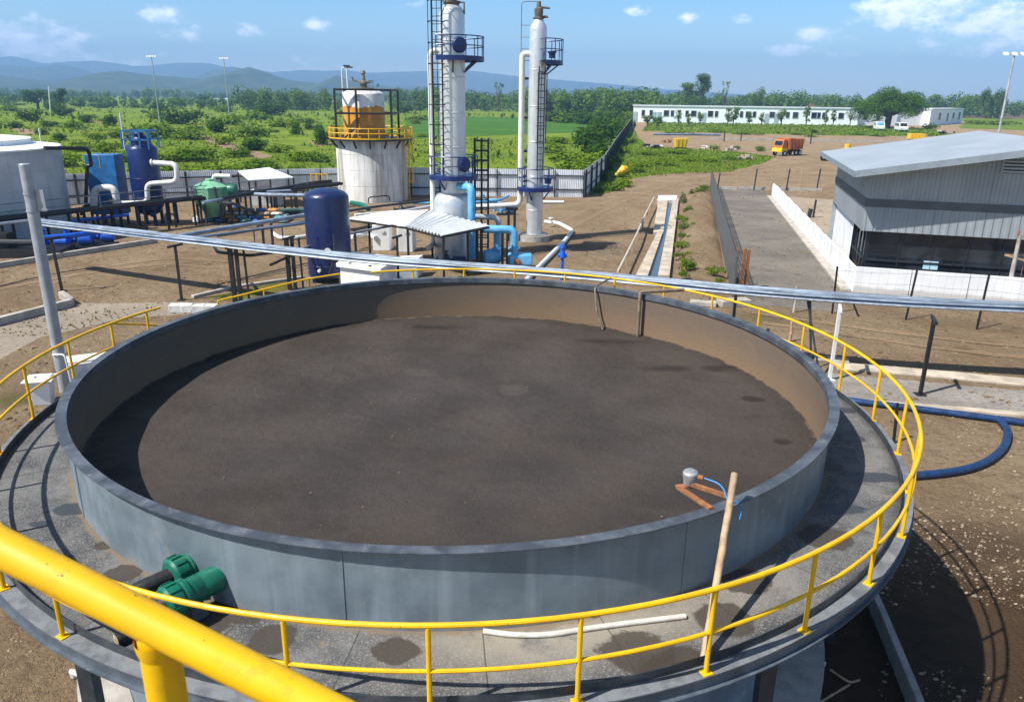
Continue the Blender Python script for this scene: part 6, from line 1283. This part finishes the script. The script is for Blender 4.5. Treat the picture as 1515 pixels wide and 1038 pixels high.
# grass tufts: far too many to count
def tufts(name, n, fn, smin, smax, mat, r, hs=1.0):
    P = np.array([fn(r) for _ in range(n)]); m_ = 3; V = []
    base = np.repeat(P, m_, 0); N = len(base); ang = r.uniform(0, 2 * np.pi, N); s = r.uniform(smin, smax, N) * np.repeat(np.clip(np.hypot(P[:, 0], P[:, 1]) / 110, .6, 4), m_); d = np.stack([np.cos(ang), np.sin(ang), np.zeros(N)], 1)
    tip = base + np.stack([r.normal(size=N) * s * .35, r.normal(size=N) * s * .35, s * hs * r.uniform(.6, 1.2, N)], 1)
    V = np.stack([base - d * s[:, None] * .35, base + d * s[:, None] * .35, tip + d * s[:, None] * .18, tip - d * s[:, None] * .12], 1).reshape(-1, 3)
    Fq = np.arange(4 * N).reshape(N, 4); me = bpy.data.meshes.new(name); me.vertices.add(len(V)); me.vertices.foreach_set('co', V.ravel().astype(np.float32)); me.loops.add(Fq.size); me.loops.foreach_set('vertex_index', Fq.ravel().astype(np.int32))
    me.polygons.add(len(Fq)); me.polygons.foreach_set('loop_start', np.arange(0, Fq.size, 4, dtype=np.int32)); me.polygons.foreach_set('loop_total', np.full(len(Fq), 4, dtype=np.int32)); me.update(calc_edges=True); me.materials.append(mat)
    o = bpy.data.objects.new(name, me); COL.objects.link(o); tag(o, kind='stuff'); return o
r = np.random.default_rng(5)
def inpoly(p, poly):
    c = False; n = len(poly); j = n - 1
    for i in range(n):
        xi, yi, xj, yj = poly[i][0], poly[i][1], poly[j][0], poly[j][1]
        if (yi > p[1]) != (yj > p[1]) and p[0] < (xj - xi) * (p[1] - yi) / (yj - yi) + xi: c = not c
        j = i
    return c
def field_pt(r):
    while True:
        u = r.uniform(-60, 930); v = 150 + 120 * r.random() ** .8; g = G(u, v)
        if not inpoly(g, fieldp) or inpoly(g, trackp): continue
        if 600 < u < 875 and 176 < v < 205: continue
        if mnoise.noise((g.x * .03, g.y * .03, 1)) + .6 * mnoise.noise((g.x * .11, g.y * .11, 4)) > -.25: return g.x, g.y, 0.0
tufts('field_grass', 12000, field_pt, .12, .26, LF_LIME, r, .55)
tufts('tall_weeds', 400, field_pt, .3, .6, LF_BUSH, r); tufts('dry_grass', 2500, field_pt, .15, .3, LF_DRY, r)
weedp = px((872, 290), (905, 286), (940, 262), (1000, 258), (1080, 255), (1130, 241), (1148, 233), (1100, 226), (1050, 222), (960, 217), (945, 205), (938, 192), (930, 186), (905, 234)); strip2 = px((950, 194), (1030, 196), (1240, 201), (1420, 202), (1380, 191), (1240, 184), (1100, 181), (960, 181))
def weed_pt(r):
    while True:
        g = G(r.uniform(868, 1430), r.uniform(181, 290))
        if inpoly(g, weedp) or inpoly(g, strip2): return g.x, g.y, 0.0
tufts('site_weeds', 6000, weed_pt, .13, .30, LF_LIME, r, .55); tufts('site_tall_weeds', 900, weed_pt, .15, .34, LF_DRY, r, .7)
def sparse_pt(r):
    while True:
        g = G(r.uniform(0, 1515), r.uniform(255, 620)); 
        if math.hypot(g.x - TX, g.y - TY) < 8.6: continue
        if mnoise.noise((g.x * .16, g.y * .16, 8)) > .34: return g.x, g.y, 0.0
tufts('yard_weeds', 1500, sparse_pt, .10, .22, LF_DRY, r, .7)
# woods: the far belt of trees reads as one mass
def wood(name, n, fn, mat, seed, hmin, hmax, dens=2.6, leaf=.85):
    r = np.random.default_rng(seed); Cs, Ns = [], []
    for _ in range(n):
        x_, y_, k = fn(r); h_ = r.uniform(hmin, hmax) * k; w_ = h_ * r.uniform(.55, .85); B = [((x_, y_, h_ * .58), (w_ * .42, w_ * .42, h_ * .40)), ((x_, y_, h_ * .24), (w_ * .46, w_ * .46, h_ * .30))]
        for _ in range(5): a = r.uniform(0, 6.28); B.append(((x_ + w_ * .34 * cos(a), y_ + w_ * .34 * sin(a), h_ * r.uniform(.35, .85)), (w_ * .24, w_ * .24, h_ * .18)))
        C, Nn = blobs_cloud(B, dens, r, .7); Cs.append(C); Ns.append(Nn)
    return tag(leaf_object(name, np.concatenate(Cs), np.concatenate(Ns), leaf, mat, r), kind='stuff')
def belt(u0, u1, y0, y1, f=lambda u: 1.0):
    def g(r):
        y_ = r.uniform(y0, y1); u = r.uniform(u0, u1); return (u - 757) / 1040 * y_, y_, f(u)
    return g
wood('far_woodland', 300, belt(-60, 700, 520, 900, lambda u: .62 + .25 * (mnoise.noise((u * .02, 3, 0)))), LF_WOOD, 61, 8, 13, 4.2, .8)
wood('east_woodland', 420, belt(600, 1600, 560, 800, lambda u: 1.0 + .22 * mnoise.noise((u * .013, 9, 0))), LF_WOOD, 62, 11, 18, 3.6, .85)
wood('near_woodland', 90, belt(775, 940, 430, 520, lambda u: .9 + .2 * mnoise.noise((u * .03, 1, 0))), LF_WOOD, 63, 12, 19, 4.5, .75)
wood('west_grove', 40, belt(400, 520, 520, 600), LF_WOOD, 64, 11, 16, 4.5, .75)
# single trees one can tell apart
def tree(name, label, u, v, wpx, hpx, mat, seed, shape='round', group=None, Y=None, dens=None, trunk=.25):
    p = G(u, v) if Y is None else at(u, v, Y); p.z = 0
    Yd = p.y; k = Yd * 1.0 / F_PX; w_ = wpx * k
    vt = v - hpx; h_ = at(u, vt, Yd).z
    r = np.random.default_rng(seed); B = []
    if shape == 'umbrella':
        for _ in range(46):
            a = r.uniform(0, 6.28); q = w_ * .40 * math.sqrt(r.random()); B.append(((q * cos(a), q * sin(a), h_ * (.80 - .36 * (q / (w_ * .40)) ** 2 - .25 * r.random())), (w_ * .13, w_ * .13, h_ * .12)))
    elif shape == 'tall':
        for i in range(14): f = r.random(); a = r.uniform(0, 6.28); q = w_ * r.uniform(.1, .34) * (1.15 - f * .7); B.append(((q * cos(a), q * sin(a), h_ * (.30 + .62 * f)), (w_ * .2, w_ * .2, h_ * .10)))
        B.append(((0, 0, h_ * .92), (w_ * .26, w_ * .26, h_ * .08)))
    elif shape == 'airy':
        for i in range(12): a = r.uniform(0, 6.28); q = w_ * r.uniform(.15, .45); B.append(((q * cos(a), q * sin(a), h_ * r.uniform(.55, .97)), (w_ * .11, w_ * .11, h_ * .06)))
    else:
        B = [((0, 0, h_ * .6), (w_ * .34, w_ * .34, h_ * .3))]
        for i in range(10): a = r.uniform(0, 6.28); q = w_ * r.uniform(.15, .36); B.append(((q * cos(a), q * sin(a), h_ * r.uniform(.4, .88)), (w_ * .2, w_ * .2, h_ * .15)))
    leafs = max(.14, .9 * k); dens = dens or 3.4 / leafs ** 2
    C, Nn = blobs_cloud(B, dens, r, .5); o = thing(name, label, 'tree', (p.x, p.y, 0), group); cr = leaf_object('crown', C, Nn, leafs, mat, r, o)
    mb = MB(); tr_ = w_ * .035 + .05; mb.tube([(0, 0, -.1), (.02 * w_, 0, h_ * .3), (0, .02 * w_, h_ * .62)], [tr_ * 1.3, tr_, tr_ * .6], 8); mb_ = mb.build('trunk', BARK, local=True); mb_.parent = o
    mb = MB()
    for c_, rad in B[:9]: mb.tube([(0, 0, h_ * trunk), (c_[0] * .5, c_[1] * .5, h_ * trunk + (c_[2] - h_ * trunk) * .55), c_], [tr_ * .7, tr_ * .45, tr_ * .15], 6)
    l_ = mb.build('limb', BARK, local=True); l_.parent = mb_
    return o
LF_UMB = leaf_mat('umbrella_leaves', (.045, .115, .012), (.105, .19, .020), (.035, .09, .012))
tree('umbrella_tree', 'broad green umbrella crowned tree before the white building', 1311, 190, 108, 75, LF_UMB, 71, 'umbrella')
tree('tall_tree', 'tallest dark tree rising above the woods behind the white building', 1035, 180, 40, 72, LF_DARK, 72, 'tall', Y=500)
tree('tall_tree', 'shorter dark tree beside the tallest one above the woods', 1012, 180, 40, 58, LF_WOOD, 73, 'tall', Y=505)
tree('thin_tree', 'thin airy tree standing out over the woods past the tallest tree', 1069, 178, 14, 58, LF_WOOD, 74, 'airy', Y=520)
tree('thin_tree', 'small airy tree seen against the sky between the two columns', 737, 158, 16, 36, LF_WOOD, 75, 'airy', Y=560)
tree('round_tree', 'round crowned tree topping the woods over the long white building', 1118, 172, 22, 46, LF_WOOD, 76, Y=540)
tree('round_tree', 'wide low crowned tree beyond the bright field by the light mast', 1453, 172, 20, 54, LF_WOOD, 77, 'umbrella', Y=560)
tree('round_tree', 'second umbrella crowned tree beyond the field beside the light mast', 1474, 172, 22, 54, LF_WOOD, 78, 'umbrella', Y=560)
tree('round_tree', 'dark round tree on the plain near the pale distant shed', 88, 152, 24, 22, LF_DARK, 79, Y=430)
tree('round_tree', 'dark round tree pair partner west of the pale distant shed', 55, 152, 40, 24, LF_DARK, 80, Y=470)
tree('round_tree', 'slender grey green tree peeping out behind the orange banded vessel', 551, 160, 20, 42, LF_WOOD, 81, 'airy', Y=500)
for i, (u, v, w_, h_, sh_) in enumerate([(1003, 187, 15, 25, 'tall'), (1035, 187, 13, 23, 'round'), (1076, 187, 15, 27, 'tall'), (1084, 187, 17, 29, 'round'), (1108, 187, 12, 21, 'tall'), (1126, 187, 12, 21, 'tall'), (1155, 187, 18, 26, 'round'), (1192, 187, 17, 29, 'tall'), (1221, 187, 10, 25, 'tall'), (1232, 187, 12, 25, 'tall'), (1257, 187, 13, 27, 'airy'), (958, 187, 19, 17, 'round'), (972, 187, 21, 15, 'round'), (1018, 187, 11, 19, 'tall')]):
    tree('garden_tree', 'small green tree planted along the front of the long white building', u, v, w_, h_, LF_BUSH, 90 + i, sh_, 'trees along the white building')

# ------------------------------------------------------------------ hills
def hill(name, prof, Y, mat, depth, seed, rough=.12):
    us = [p[0] for p in prof]; vs_ = [p[1] for p in prof]; n = 220; m_ = 22; V = []
    for j in range(m_ + 1):
        t_ = j / m_
        for i in range(n + 1):
            u = us[0] + (us[-1] - us[0]) * i / n; v = np.interp(u, us, vs_); top = at(u, v, Y); g = t_ ** .9
            x_ = top.x * (1 - (1 - t_) * depth / Y * .5) ; y_ = Y - depth * (1 - t_); q = mnoise.fractal((x_ / depth * 5.5, y_ / depth * 5.5, seed), 1.0, 2.0, 5)
            z = max(top.z, 2) * g * (1 + rough * 2.2 * q * (1 - t_) * 2 * t_ ** .3) + max(top.z, 2) * .03 * mnoise.noise((u * .09, seed, 2)) * t_; V.append((x_, y_, max(z, -.5)))
    fs = [(j * (n + 1) + i, j * (n + 1) + i + 1, (j + 1) * (n + 1) + i + 1, (j + 1) * (n + 1) + i) for j in range(m_) for i in range(n)]
    k = len(V); V += [(V[m_ * (n + 1) + i][0] * 1.12, Y + depth, -1) for i in range(n + 1)]; fs += [(m_ * (n + 1) + i, m_ * (n + 1) + i + 1, k + i + 1, k + i) for i in range(n)]
    mb = MB(); mb.add(V, fs); return structure(mb.build(name, mat, sharp=180))
t = NT('wooded_hill'); c = t.mix(t.ramp(t.noise(.012, 6, .65), .35, .65), (.030, .060, .022), (.075, .10, .035)); c = t.mix(t.math('MULTIPLY', t.ramp(t.noise(.02, 6, .7), .62, .70), .5), c, (.22, .19, .12)); t.col(c); t.rough(.95); t.spec(.05); t.bump(t.noise(.06, 5, .7), .8, 8); M_HILL = t.m
hill('hills_far', [(-400, 92), (-150, 80), (0, 84.5), (18, 83), (42, 88.5), (63, 94), (92, 91.7), (137, 90), (164, 93), (206, 98.5), (238, 95.6), (270, 92.7), (312, 94), (335, 99.6), (400, 107), (450, 104), (482, 105), (510, 104), (545, 108), (600, 106), (690, 104), (740, 110), (820, 118), (900, 124), (980, 132), (1100, 140), (1300, 150)], 6600, M_HILL, 1600, 3)
hill('hills_middle', [(-400, 110), (-100, 100), (0, 97), (55, 99), (88, 95.5), (118, 101), (143, 109), (180, 118), (230, 121), (290, 115), (318, 102), (345, 99), (365, 103), (400, 112), (430, 119), (480, 122), (560, 126), (640, 128), (800, 142)], 4600, M_HILL, 1200, 8)
hill('hills_near', [(-400, 122), (-80, 114), (0, 111), (30, 116), (90, 121), (125, 113), (150, 107), (178, 105), (205, 109), (232, 112), (262, 114), (300, 118), (330, 110), (366, 99), (392, 106), (415, 115), (440, 121), (470, 124), (484, 119), (498, 111), (512, 117), (535, 125), (600, 131), (700, 139)], 3000, M_HILL, 800, 15)
wood('foothill_woods', 420, belt(-80, 760, 1000, 2300, lambda u: .8 + .4 * mnoise.noise((u * .015, 5, 2))), LF_WOOD, 66, 12, 20, 1.6, 1.5)
# far pale sheds
for i, (u, v, wpx, hpx, lab) in enumerate([(66, 149, 26, 3, 'low pale shed between dark trees on the plain'), (332, 147, 28, 3, 'long low white shed past the round field bush'), (443, 144, 24, 3, 'low white shed near the grove at the field edge'), (375, 142, 5, 5, 'tiny white house among the grove'), (407, 144, 8, 3, 'tiny pale house at the field edge'), (300, 146, 9, 2, 'tiny pale roof among bushes at the far edge of the field')]):
    Yd = min(1500, G(u, v + 3).y); p = at(u, v, Yd); wm_ = wpx * Yd / F_PX; hm_ = (hpx * Yd / F_PX); zb = 0; o = thing('distant_shed', lab, 'shed', (p.x, p.y, 0)); 
    mb = MB(); mb.box((p.x, p.y, 0), (wm_, wm_ * .25, max(hm_, 3))); mb.build('wall', WHITE, o); z_ = max(hm_, 3); MB().hexa([(p.x + sx_ * wm_ * .52, p.y + sy_ * wm_ * .14, z_) for sx_, sy_ in ((-1, -1), (1, -1), (1, 1), (-1, 1))], [(p.x + sx_ * wm_ * .5, p.y + sy_ * .05, z_ + wm_ * .03) for sx_, sy_ in ((-1, -1), (1, -1), (1, 1), (-1, 1))]).build('roof', WHITE, o)

# ------------------------------------------------------------------ long white building
COOLW = pm('cool_whitewash', (.84, .87, .93), .7, var=.04, scale=.2, grime=(.55, .58, .6), gamt=.3, gscale=.3, streak=True)
def white_block(label, L0, L1, h_, wins, doors, dep=9):
    d = (L1 - L0); L = d.length; d.normalize(); n = Vector((d.y, -d.x, 0)); o = thing('row_building', label, 'building', tuple(L0)); 
    mb = MB(); mb.prism([L0, L1, L1 - n * dep, L0 - n * dep], 0, h_ * .93); mb.build('wall', COOLW, o)
    mb = MB(); mb.prism([L0 + n * .4 - d * .4, L1 + n * .4 + d * .4, L1 - n * (dep + .4) + d * .4, L0 - n * (dep + .4) - d * .4], h_ * .93 + .003, h_); mb.build('roof', pm('flat_roof_white', (.66, .70, .76), .6, var=.1, scale=.3), o)
    for (s, z0, w_, hh) in wins:
        p = L0 + d * (s * L); f_ = MB(); f_.hexa([H(p + d * (i * w_ / 2 * 1.15) + n * j, z0 - .15) for i, j in ((-1, .02), (1, .02), (1, .18), (-1, .18))][::1], [H(p + d * (i * w_ / 2 * 1.15) + n * j, z0 + hh + .15) for i, j in ((-1, .02), (1, .02), (1, .18), (-1, .18))]); fo = f_.build('window', pm('window_frame', (.50, .55, .58), .5), o)
        q = MB(); q.hexa([H(p + d * (i * w_ / 2) + n * j, z0) for i, j in ((-1, .19), (1, .19), (1, .21), (-1, .21))], [H(p + d * (i * w_ / 2) + n * j, z0 + hh) for i, j in ((-1, .19), (1, .19), (1, .21), (-1, .21))]); q.build('pane', M_GLASS, fo)
    for (s, w_, hh) in doors:
        p = L0 + d * (s * L); f_ = MB(); f_.hexa([H(p + d * (i * w_ / 2) + n * j, 0) for i, j in ((-1, .02), (1, .02), (1, .12), (-1, .12))], [H(p + d * (i * w_ / 2) + n * j, hh) for i, j in ((-1, .02), (1, .02), (1, .12), (-1, .12))]); f_.build('door', pm('pale_door', (.34, .44, .50), .5), o)
    return o
L0, L1, L2, L3 = G(937, 180.5), G(1268, 185.8), G(1374, 186.2), G(1422, 182.5)
hB = (180.5 - 155) / (180.5 - 146.6) * CAMH
def upx(u): return (u - 937) / (1268 - 937)
W_ = [(upx(u), hB * .38, 2.2 if k else 1.3, hB * .32) for u, k in ((951, 0), (963, 0), (986, 1), (995, 0), (1017, 0), (1027, 1), (1052, 1), (1061, 0), (1098, 0), (1108, 1), (1117, 0), (1143, 1), (1166, 0), (1177, 1), (1204, 1), (1211, 0), (1218, 0), (1243, 1))]
D_ = [(upx(u), 2.0, hB * .6) for u in (939.5, 968, 976, 1043, 1136, 1150)]
white_block('very long low white row building at the far edge of the grounds', L0, L1, hB, W_, D_)
white_block('shaded white block behind the umbrella crowned tree', L1 + Vector((.5, 3, 0)), L2 + Vector((-.3, 3, 0)), hB * .98, [(.12, 2.4, 2, 2.6), (.3, 2.4, 2, 2.6)], [(.45, 2, 4), (.6, 2, 4)])
white_block('white end block with four tall dark windows past the umbrella tree', L2, L3, hB, [(.26, 2.4, 3.4, 3.0), (.50, 1.6, 2.6, 3.6), (.68, 2.6, 3.2, 2.8), (.88, 2.2, 3.4, 3.4)], [])
L4 = L3 + Vector((12, 60, 0))
tag(MB().prism([G(1208, 184), G(1230, 184), G(1230, 181.5), G(1208, 181.5)], 0, 1.6).build('garden_wall', WHITE, loc=tuple(G(1208, 184))), 'short white garden wall in front of the long building', 'wall')
p = at(1196, 164, 470); p.z = 0; mb = MB(); vs = []; n = 30
for j in range(7):
    f = j / 6
    for i in range(n): a = 2 * PI * i / n; q = (1 - f) * (1 + .25 * mnoise.noise((cos(a) * 2, sin(a) * 2, f * 3))); vs.append((p.x + 17 * q * cos(a), p.y + 8 * q * sin(a), 8.2 * f * (1 + .25 * mnoise.noise((cos(a) * 1.5, sin(a) * 1.5, 4)))))
mb.add(vs, [(j * n + i, j * n + (i + 1) % n, (j + 1) * n + (i + 1) % n, (j + 1) * n + i) for j in range(6) for i in range(n)]); tag(mb.build('earth_heap', M_DARKD, loc=tuple(p), sharp=180), 'low brown earth heap showing over the long white roof', 'heap')
# ------------------------------------------------------------------ vehicles and site clutter
ORG = pm('truck_orange', (.46, .135, .03), .5, var=.25, scale=1.5, grime=(.28, .10, .05), gamt=.5, gscale=2); YELT = pm('truck_yellow', (.75, .45, .02), .5, var=.15); RUB = pm('tyre_rubber', (.015, .015, .016), .85)
def wheels(o, xs_, ys_, r_, w_=.35):
    for x_ in xs_:
        for y_ in ys_: 
            t_ = MB().lathe([(r_ * .55, -w_ / 2), (r_, -w_ / 2 + .04), (r_, w_ / 2 - .04), (r_ * .55, w_ / 2)], (x_, y_, r_), 20, axis=(0, 1, 0)).build('wheel', RUB, o, local=True); MB().lathe([(0, -w_ / 2 + .02), (r_ * .54, -w_ / 2 + .02), (r_ * .54, w_ / 2 - .02), (0, w_ / 2 - .02)], (x_, y_, r_), 12, axis=(0, 1, 0)).build('rim', PIPEW, t_, local=True)
p = G(1164, 230); ot = thing('tipper_truck', 'orange tipper truck with a yellow front parked on the soil track', 'truck', tuple(p), rz=R(35))
mb = MB(); mb.hexa([(-1.3, -1.2, 1.15), (3.0, -1.2, 1.15), (3.0, 1.2, 1.15), (-1.3, 1.2, 1.15)], [(-1.5, -1.3, 3.3), (3.3, -1.3, 3.1), (3.3, 1.3, 3.1), (-1.5, 1.3, 3.3)]); mb.build('tipper_body', ORG, ot, local=True, bevel=.05)
mb = MB(); [mb.bar((x_, -1.28, 1.2), (x_ - .03, -1.36, 3.2), .12) for x_ in (-1.2, -.2, .8, 1.8, 2.8)]; mb.build('rib', ORG, ot, local=True)
mb = MB(); mb.hexa([(-3.3, -1.15, .75), (-1.5, -1.15, .75), (-1.5, 1.15, .75), (-3.3, 1.15, .75)], [(-3.2, -1.1, 1.5), (-1.5, -1.1, 1.5), (-1.5, 1.1, 1.5), (-3.2, 1.1, 1.5)]); mb.build('front_bumper', YELT, ot, local=True, bevel=.06)
mb = MB(); mb.hexa([(-3.1, -1.1, 1.503), (-1.7, -1.1, 1.503), (-1.7, 1.1, 1.503), (-3.1, 1.1, 1.503)], [(-2.7, -1.0, 3.0), (-1.7, -1.0, 3.1), (-1.7, 1.0, 3.1), (-2.7, 1.0, 3.0)]); cbn = mb.build('cab', ORG, ot, local=True, bevel=.08)
mb = MB(); mb.hexa([(-3.0, -.85, 2.0), (-2.9, -.85, 2.0), (-2.9, .85, 2.0), (-3.0, .85, 2.0)], [(-2.82, -.8, 2.75), (-2.7, -.8, 2.75), (-2.7, .8, 2.75), (-2.82, .8, 2.75)]); mb.build('windscreen', M_GLASS, cbn, local=True)
mb = MB(); mb.box((.2, 0, .7), (6.2, .9, .4)); mb.build('chassis', BLACK, ot, local=True); wheels(ot, (-2.3, 1.2, 2.4), (-1.05, 1.05), .52)
def van(label, p, rz, mat, blue=False):
    o = thing('minivan', label, 'van', tuple(p), rz=rz); o['group'] = 'vans parked under the umbrella tree'
    prof = [(-2.4, .4), (2.2, .4), (2.3, .9), (1.6, 1.15), (.9, 2.0), (-2.2, 2.05), (-2.4, 1.2)]
    def section(y_, k=1.0): return [(x_, y_, .4 + (z_ - .4) * k) for x_, z_ in prof]
    mb = MB(); n = len(prof); mb.add(section(-.95) + section(.95), [tuple(range(n))[::-1], tuple(range(n, 2 * n))] + [(i, (i + 1) % n, n + (i + 1) % n, n + i) for i in range(n)]); bd = mb.build('body', mat, o, local=True, bevel=.1)
    mb = MB(); mb.add([(1.57, -.8, 1.22), (1.57, .8, 1.22), (1.0, .75, 1.93), (1.0, -.75, 1.93)], [(0, 1, 2, 3)]); mb.build('windscreen', M_GLASS, bd, local=True)
    mb.v, mb.f, mb.mi = [], [], []; [mb.add([(-2.1, y_, 1.3), (1.2, y_, 1.3), (.8, y_, 1.9), (-2.0, y_, 1.9)], [(0, 1, 2, 3) if y_ < 0 else (3, 2, 1, 0)]) for y_ in (-.985, .985)]; mb.build('side_window', M_GLASS, bd, local=True)
    for y_ in (-.7, .7): m_ = MB(); m_.box((2.28, y_, .75), (.06, .35, .2)); m_.build('headlight', PIPEW, o, local=True)
    wheels(o, (-1.5, 1.5), (-.85, .85), .36, .25); return o
VW = pm('van_white', (.75, .76, .77), .3, var=.05)
v1 = van('white van with a blue tinted windscreen, beside the other parked van', G(1300, 193.5), R(-105), VW); v1.scale = (1.55,) * 3
v2 = van('white van with a dark windscreen parked next to the blue tinted one', G(1333, 195), R(-100), VW); v2.scale = (1.55,) * 3
for c in [x for x in bpy.data.objects if x.parent and x.parent.parent == v1 and x.name.startswith('windscreen')]: c.data.materials[0] = pm('blue_glass', (.10, .30, .48), .15)
p = G(1006, 220); o = thing('waste_skip', 'bright yellow waste skip on the rough ground before the white building', 'skip', tuple(p), rz=.1)
mb = MB(); mb.hexa([(-1.1, -.7, .25), (1.1, -.7, .25), (1.1, .7, .25), (-1.1, .7, .25)], [(-1.35, -.9, 2.1), (1.45, -.9, 2.2), (1.45, .9, 2.2), (-1.35, .9, 2.1)]); mb.build('bin', YELT, o, local=True, bevel=.04); mb = MB(); [mb.bar((x_, -.8, .4), (x_ * 1.15, -.92, 2.0), .1) for x_ in (-.8, 0, .8)]; mb.build('rib', YELT, o, local=True); mb = MB(); mb.box((0, 0, 0), (2.0, 1.2, .25)); mb.build('skid', BLACK, o, local=True)
p = G(1355, 207, 0); o = thing('yellow_container', 'yellow box container just showing over the pale hall roof', 'container', tuple(p)); mb = MB(); mb.box((0, 0, .2), (4.4, 2.0, 1.5)); mb.build('body', YELT, o, local=True, bevel=.05); mb = MB(); [mb.bar((x_, -1.02, .3), (x_, -1.02, 1.6), .1) for x_ in (-1.8, -.9, 0, .9, 1.8)]; mb.build('rib', YELT, o, local=True); mb = MB(); mb.box((0, 0, 0), (4.0, 1.7, .2)); mb.build('skid', BLACK, o, local=True)
p = G(1253, 224); o = thing('yellow_barrel', 'small yellow drum peeking over the hall roof edge', 'drum', tuple(p)); MB().lathe([(0, 0), (.6, 0), (.62, .5), (.66, .55), (.62, .6), (.62, 1.2), (.6, 1.5), (0, 1.5)], (0, 0, 0), 16).build('body', YELT, o, local=True)
p = G(918, 262); pts = [p + Vector((-.9, -.4, .1)), p + Vector((-.3, -.1, .5)), p + Vector((.4, .1, 1.0)), p + Vector((.9, .2, 1.15))]; mb = MB().tube(pts, [.15, .35, .62, .3], 10); tag(mb.build('yellow_bag', pm('yellow_plastic', (.75, .42, .02), .5), loc=tuple(p)), 'crumpled yellow plastic bag caught in the weeds by the receding fence', 'bag')
# scrap on the rough ground
def heap(label, u, v, n, sz, mats, cat='scrap'):
    p = G(u, v); rr_ = random.Random(int(u * v)); o = thing('scrap_pile', label, cat, tuple(p)); 
    for m_ in mats:
        mb = MB()
        for i in range(n): mb.box((rr_.uniform(-1.6, 1.6) * sz, rr_.uniform(-.8, .8) * sz, rr_.uniform(0, .6) * sz), (rr_.uniform(.3, 1.5) * sz, rr_.uniform(.2, .8) * sz, rr_.uniform(.1, .6) * sz), rr_.uniform(0, 3))
        mb.build('scrap', m_, o, local=True)
heap('dark and silver scrap pile next to the yellow skip', 968, 219, 6, 1.0, [BLACK, PIPEW, CONC]); heap('flat brown scrap stack behind the yellow skip', 984, 211, 4, 1.0, [RUST]); heap('white rubbish pile on the weeds past the yellow skip', 1050, 220, 5, .8, [PIPEW]); heap('pale slab pile beyond the weeds', 1076, 223, 4, 1.0, [CONC]); heap('small pinkish rubble pile on the soil before the truck', 1100, 236, 5, .8, [pm('pink_rubble', (.5, .33, .27), .9), CONC]); heap('grey junk pile near the white building end', 1400, 199, 5, 1.4, [BLACK, CONC])
pipe('pipe_stack', 'blue and white pipes lying on the ground before the white building', [G(967, 198.5, .3), G(1066, 199.5, .3)], .28, pm('grey_blue_pipe', (.16, .22, .34), .5, var=.5, scale=.3), .1, 8)
for i, (u, v, h, lab) in enumerate(((1071, 210, 2.6, 'thin dark post on the rough ground closest to the scrap'), (1199, 213, 3.4, 'thin blue grey post on the rough ground past the orange truck'), (1096, 209, 2.2, 'short dark post between scrap and orange truck'))):
    p = G(u, v); tag(MB().bar(p, p + Vector((0, 0, h)), .25).build('marker_post', DARKST, loc=tuple(p)), lab, 'post')
tag(MB().bar(H(G(1050, 206.5), .25), H(G(1330, 211), .25), .5, .5).build('low_wall', CONC, loc=tuple(G(1050, 206.5))), 'long low concrete wall across the rough ground behind the orange truck', 'wall')
# light masts
MASTG = pm('mast_grey', (.36, .38, .41), .5)
def mast(label, u, vt, Y, r_, heads=4, lean=0):
    p = at(u, vt, Y); o = thing('light_mast', label, 'light mast', (p.x, Y, 0)); MB().tube([(p.x, Y, 0), (p.x, Y, p.z)], [r_ * 1.4, r_ * .9], 10).build('pole', MASTG, o)
    MB().bar((p.x - r_ * 9, Y, p.z), (p.x + r_ * 9, Y, p.z), r_ * 1.1).build('crossbar', MASTG, o)
    for k in range(heads): x_ = p.x + r_ * 9 * (-1 + 2 * k / (heads - 1)); mb = MB(); mb.hexa([(x_ - r_ * 2.2, Y - r_ * 3, p.z - r_), (x_ + r_ * 2.2, Y - r_ * 3, p.z - r_), (x_ + r_ * 2.2, Y + r_ * 2, p.z + r_ * .5), (x_ - r_ * 2.2, Y + r_ * 2, p.z + r_ * .5)], [(x_ - r_ * 2, Y - r_ * 2.5, p.z + r_ * 1.2), (x_ + r_ * 2, Y - r_ * 2.5, p.z + r_ * 1.2), (x_ + r_ * 2, Y + r_ * 2, p.z + r_ * 2.6), (x_ - r_ * 2, Y + r_ * 2, p.z + r_ * 2.6)]); mb.build('floodlight', PIPEW, o)
mast('white floodlight mast rising behind the pale hall roof', 1501, 81, 118, .14, 3)
mast('tall thin light mast over the field, further from the white tank', 224, 84, 260, .14)
mast('thin light mast over the field, the shorter of the two beside the hills', 331, 87, 300, .15)
for u, v0, v1, Y, lab in ((72, 128, 150, 400, 'thin pale pole on the plain beside the distant shed'), (62, 190, 218, 100, 'bent wooden pole in the weeds behind the pale storage tank')):
    a, b = at(u, v1, Y), at(u - (4 if Y < 200 else 0), v0, Y); a.z = 0; tag(MB().tube([a, b], .12 if Y < 200 else .3, 6).build('field_pole', PIPEW, loc=tuple(a)), lab, 'pole')
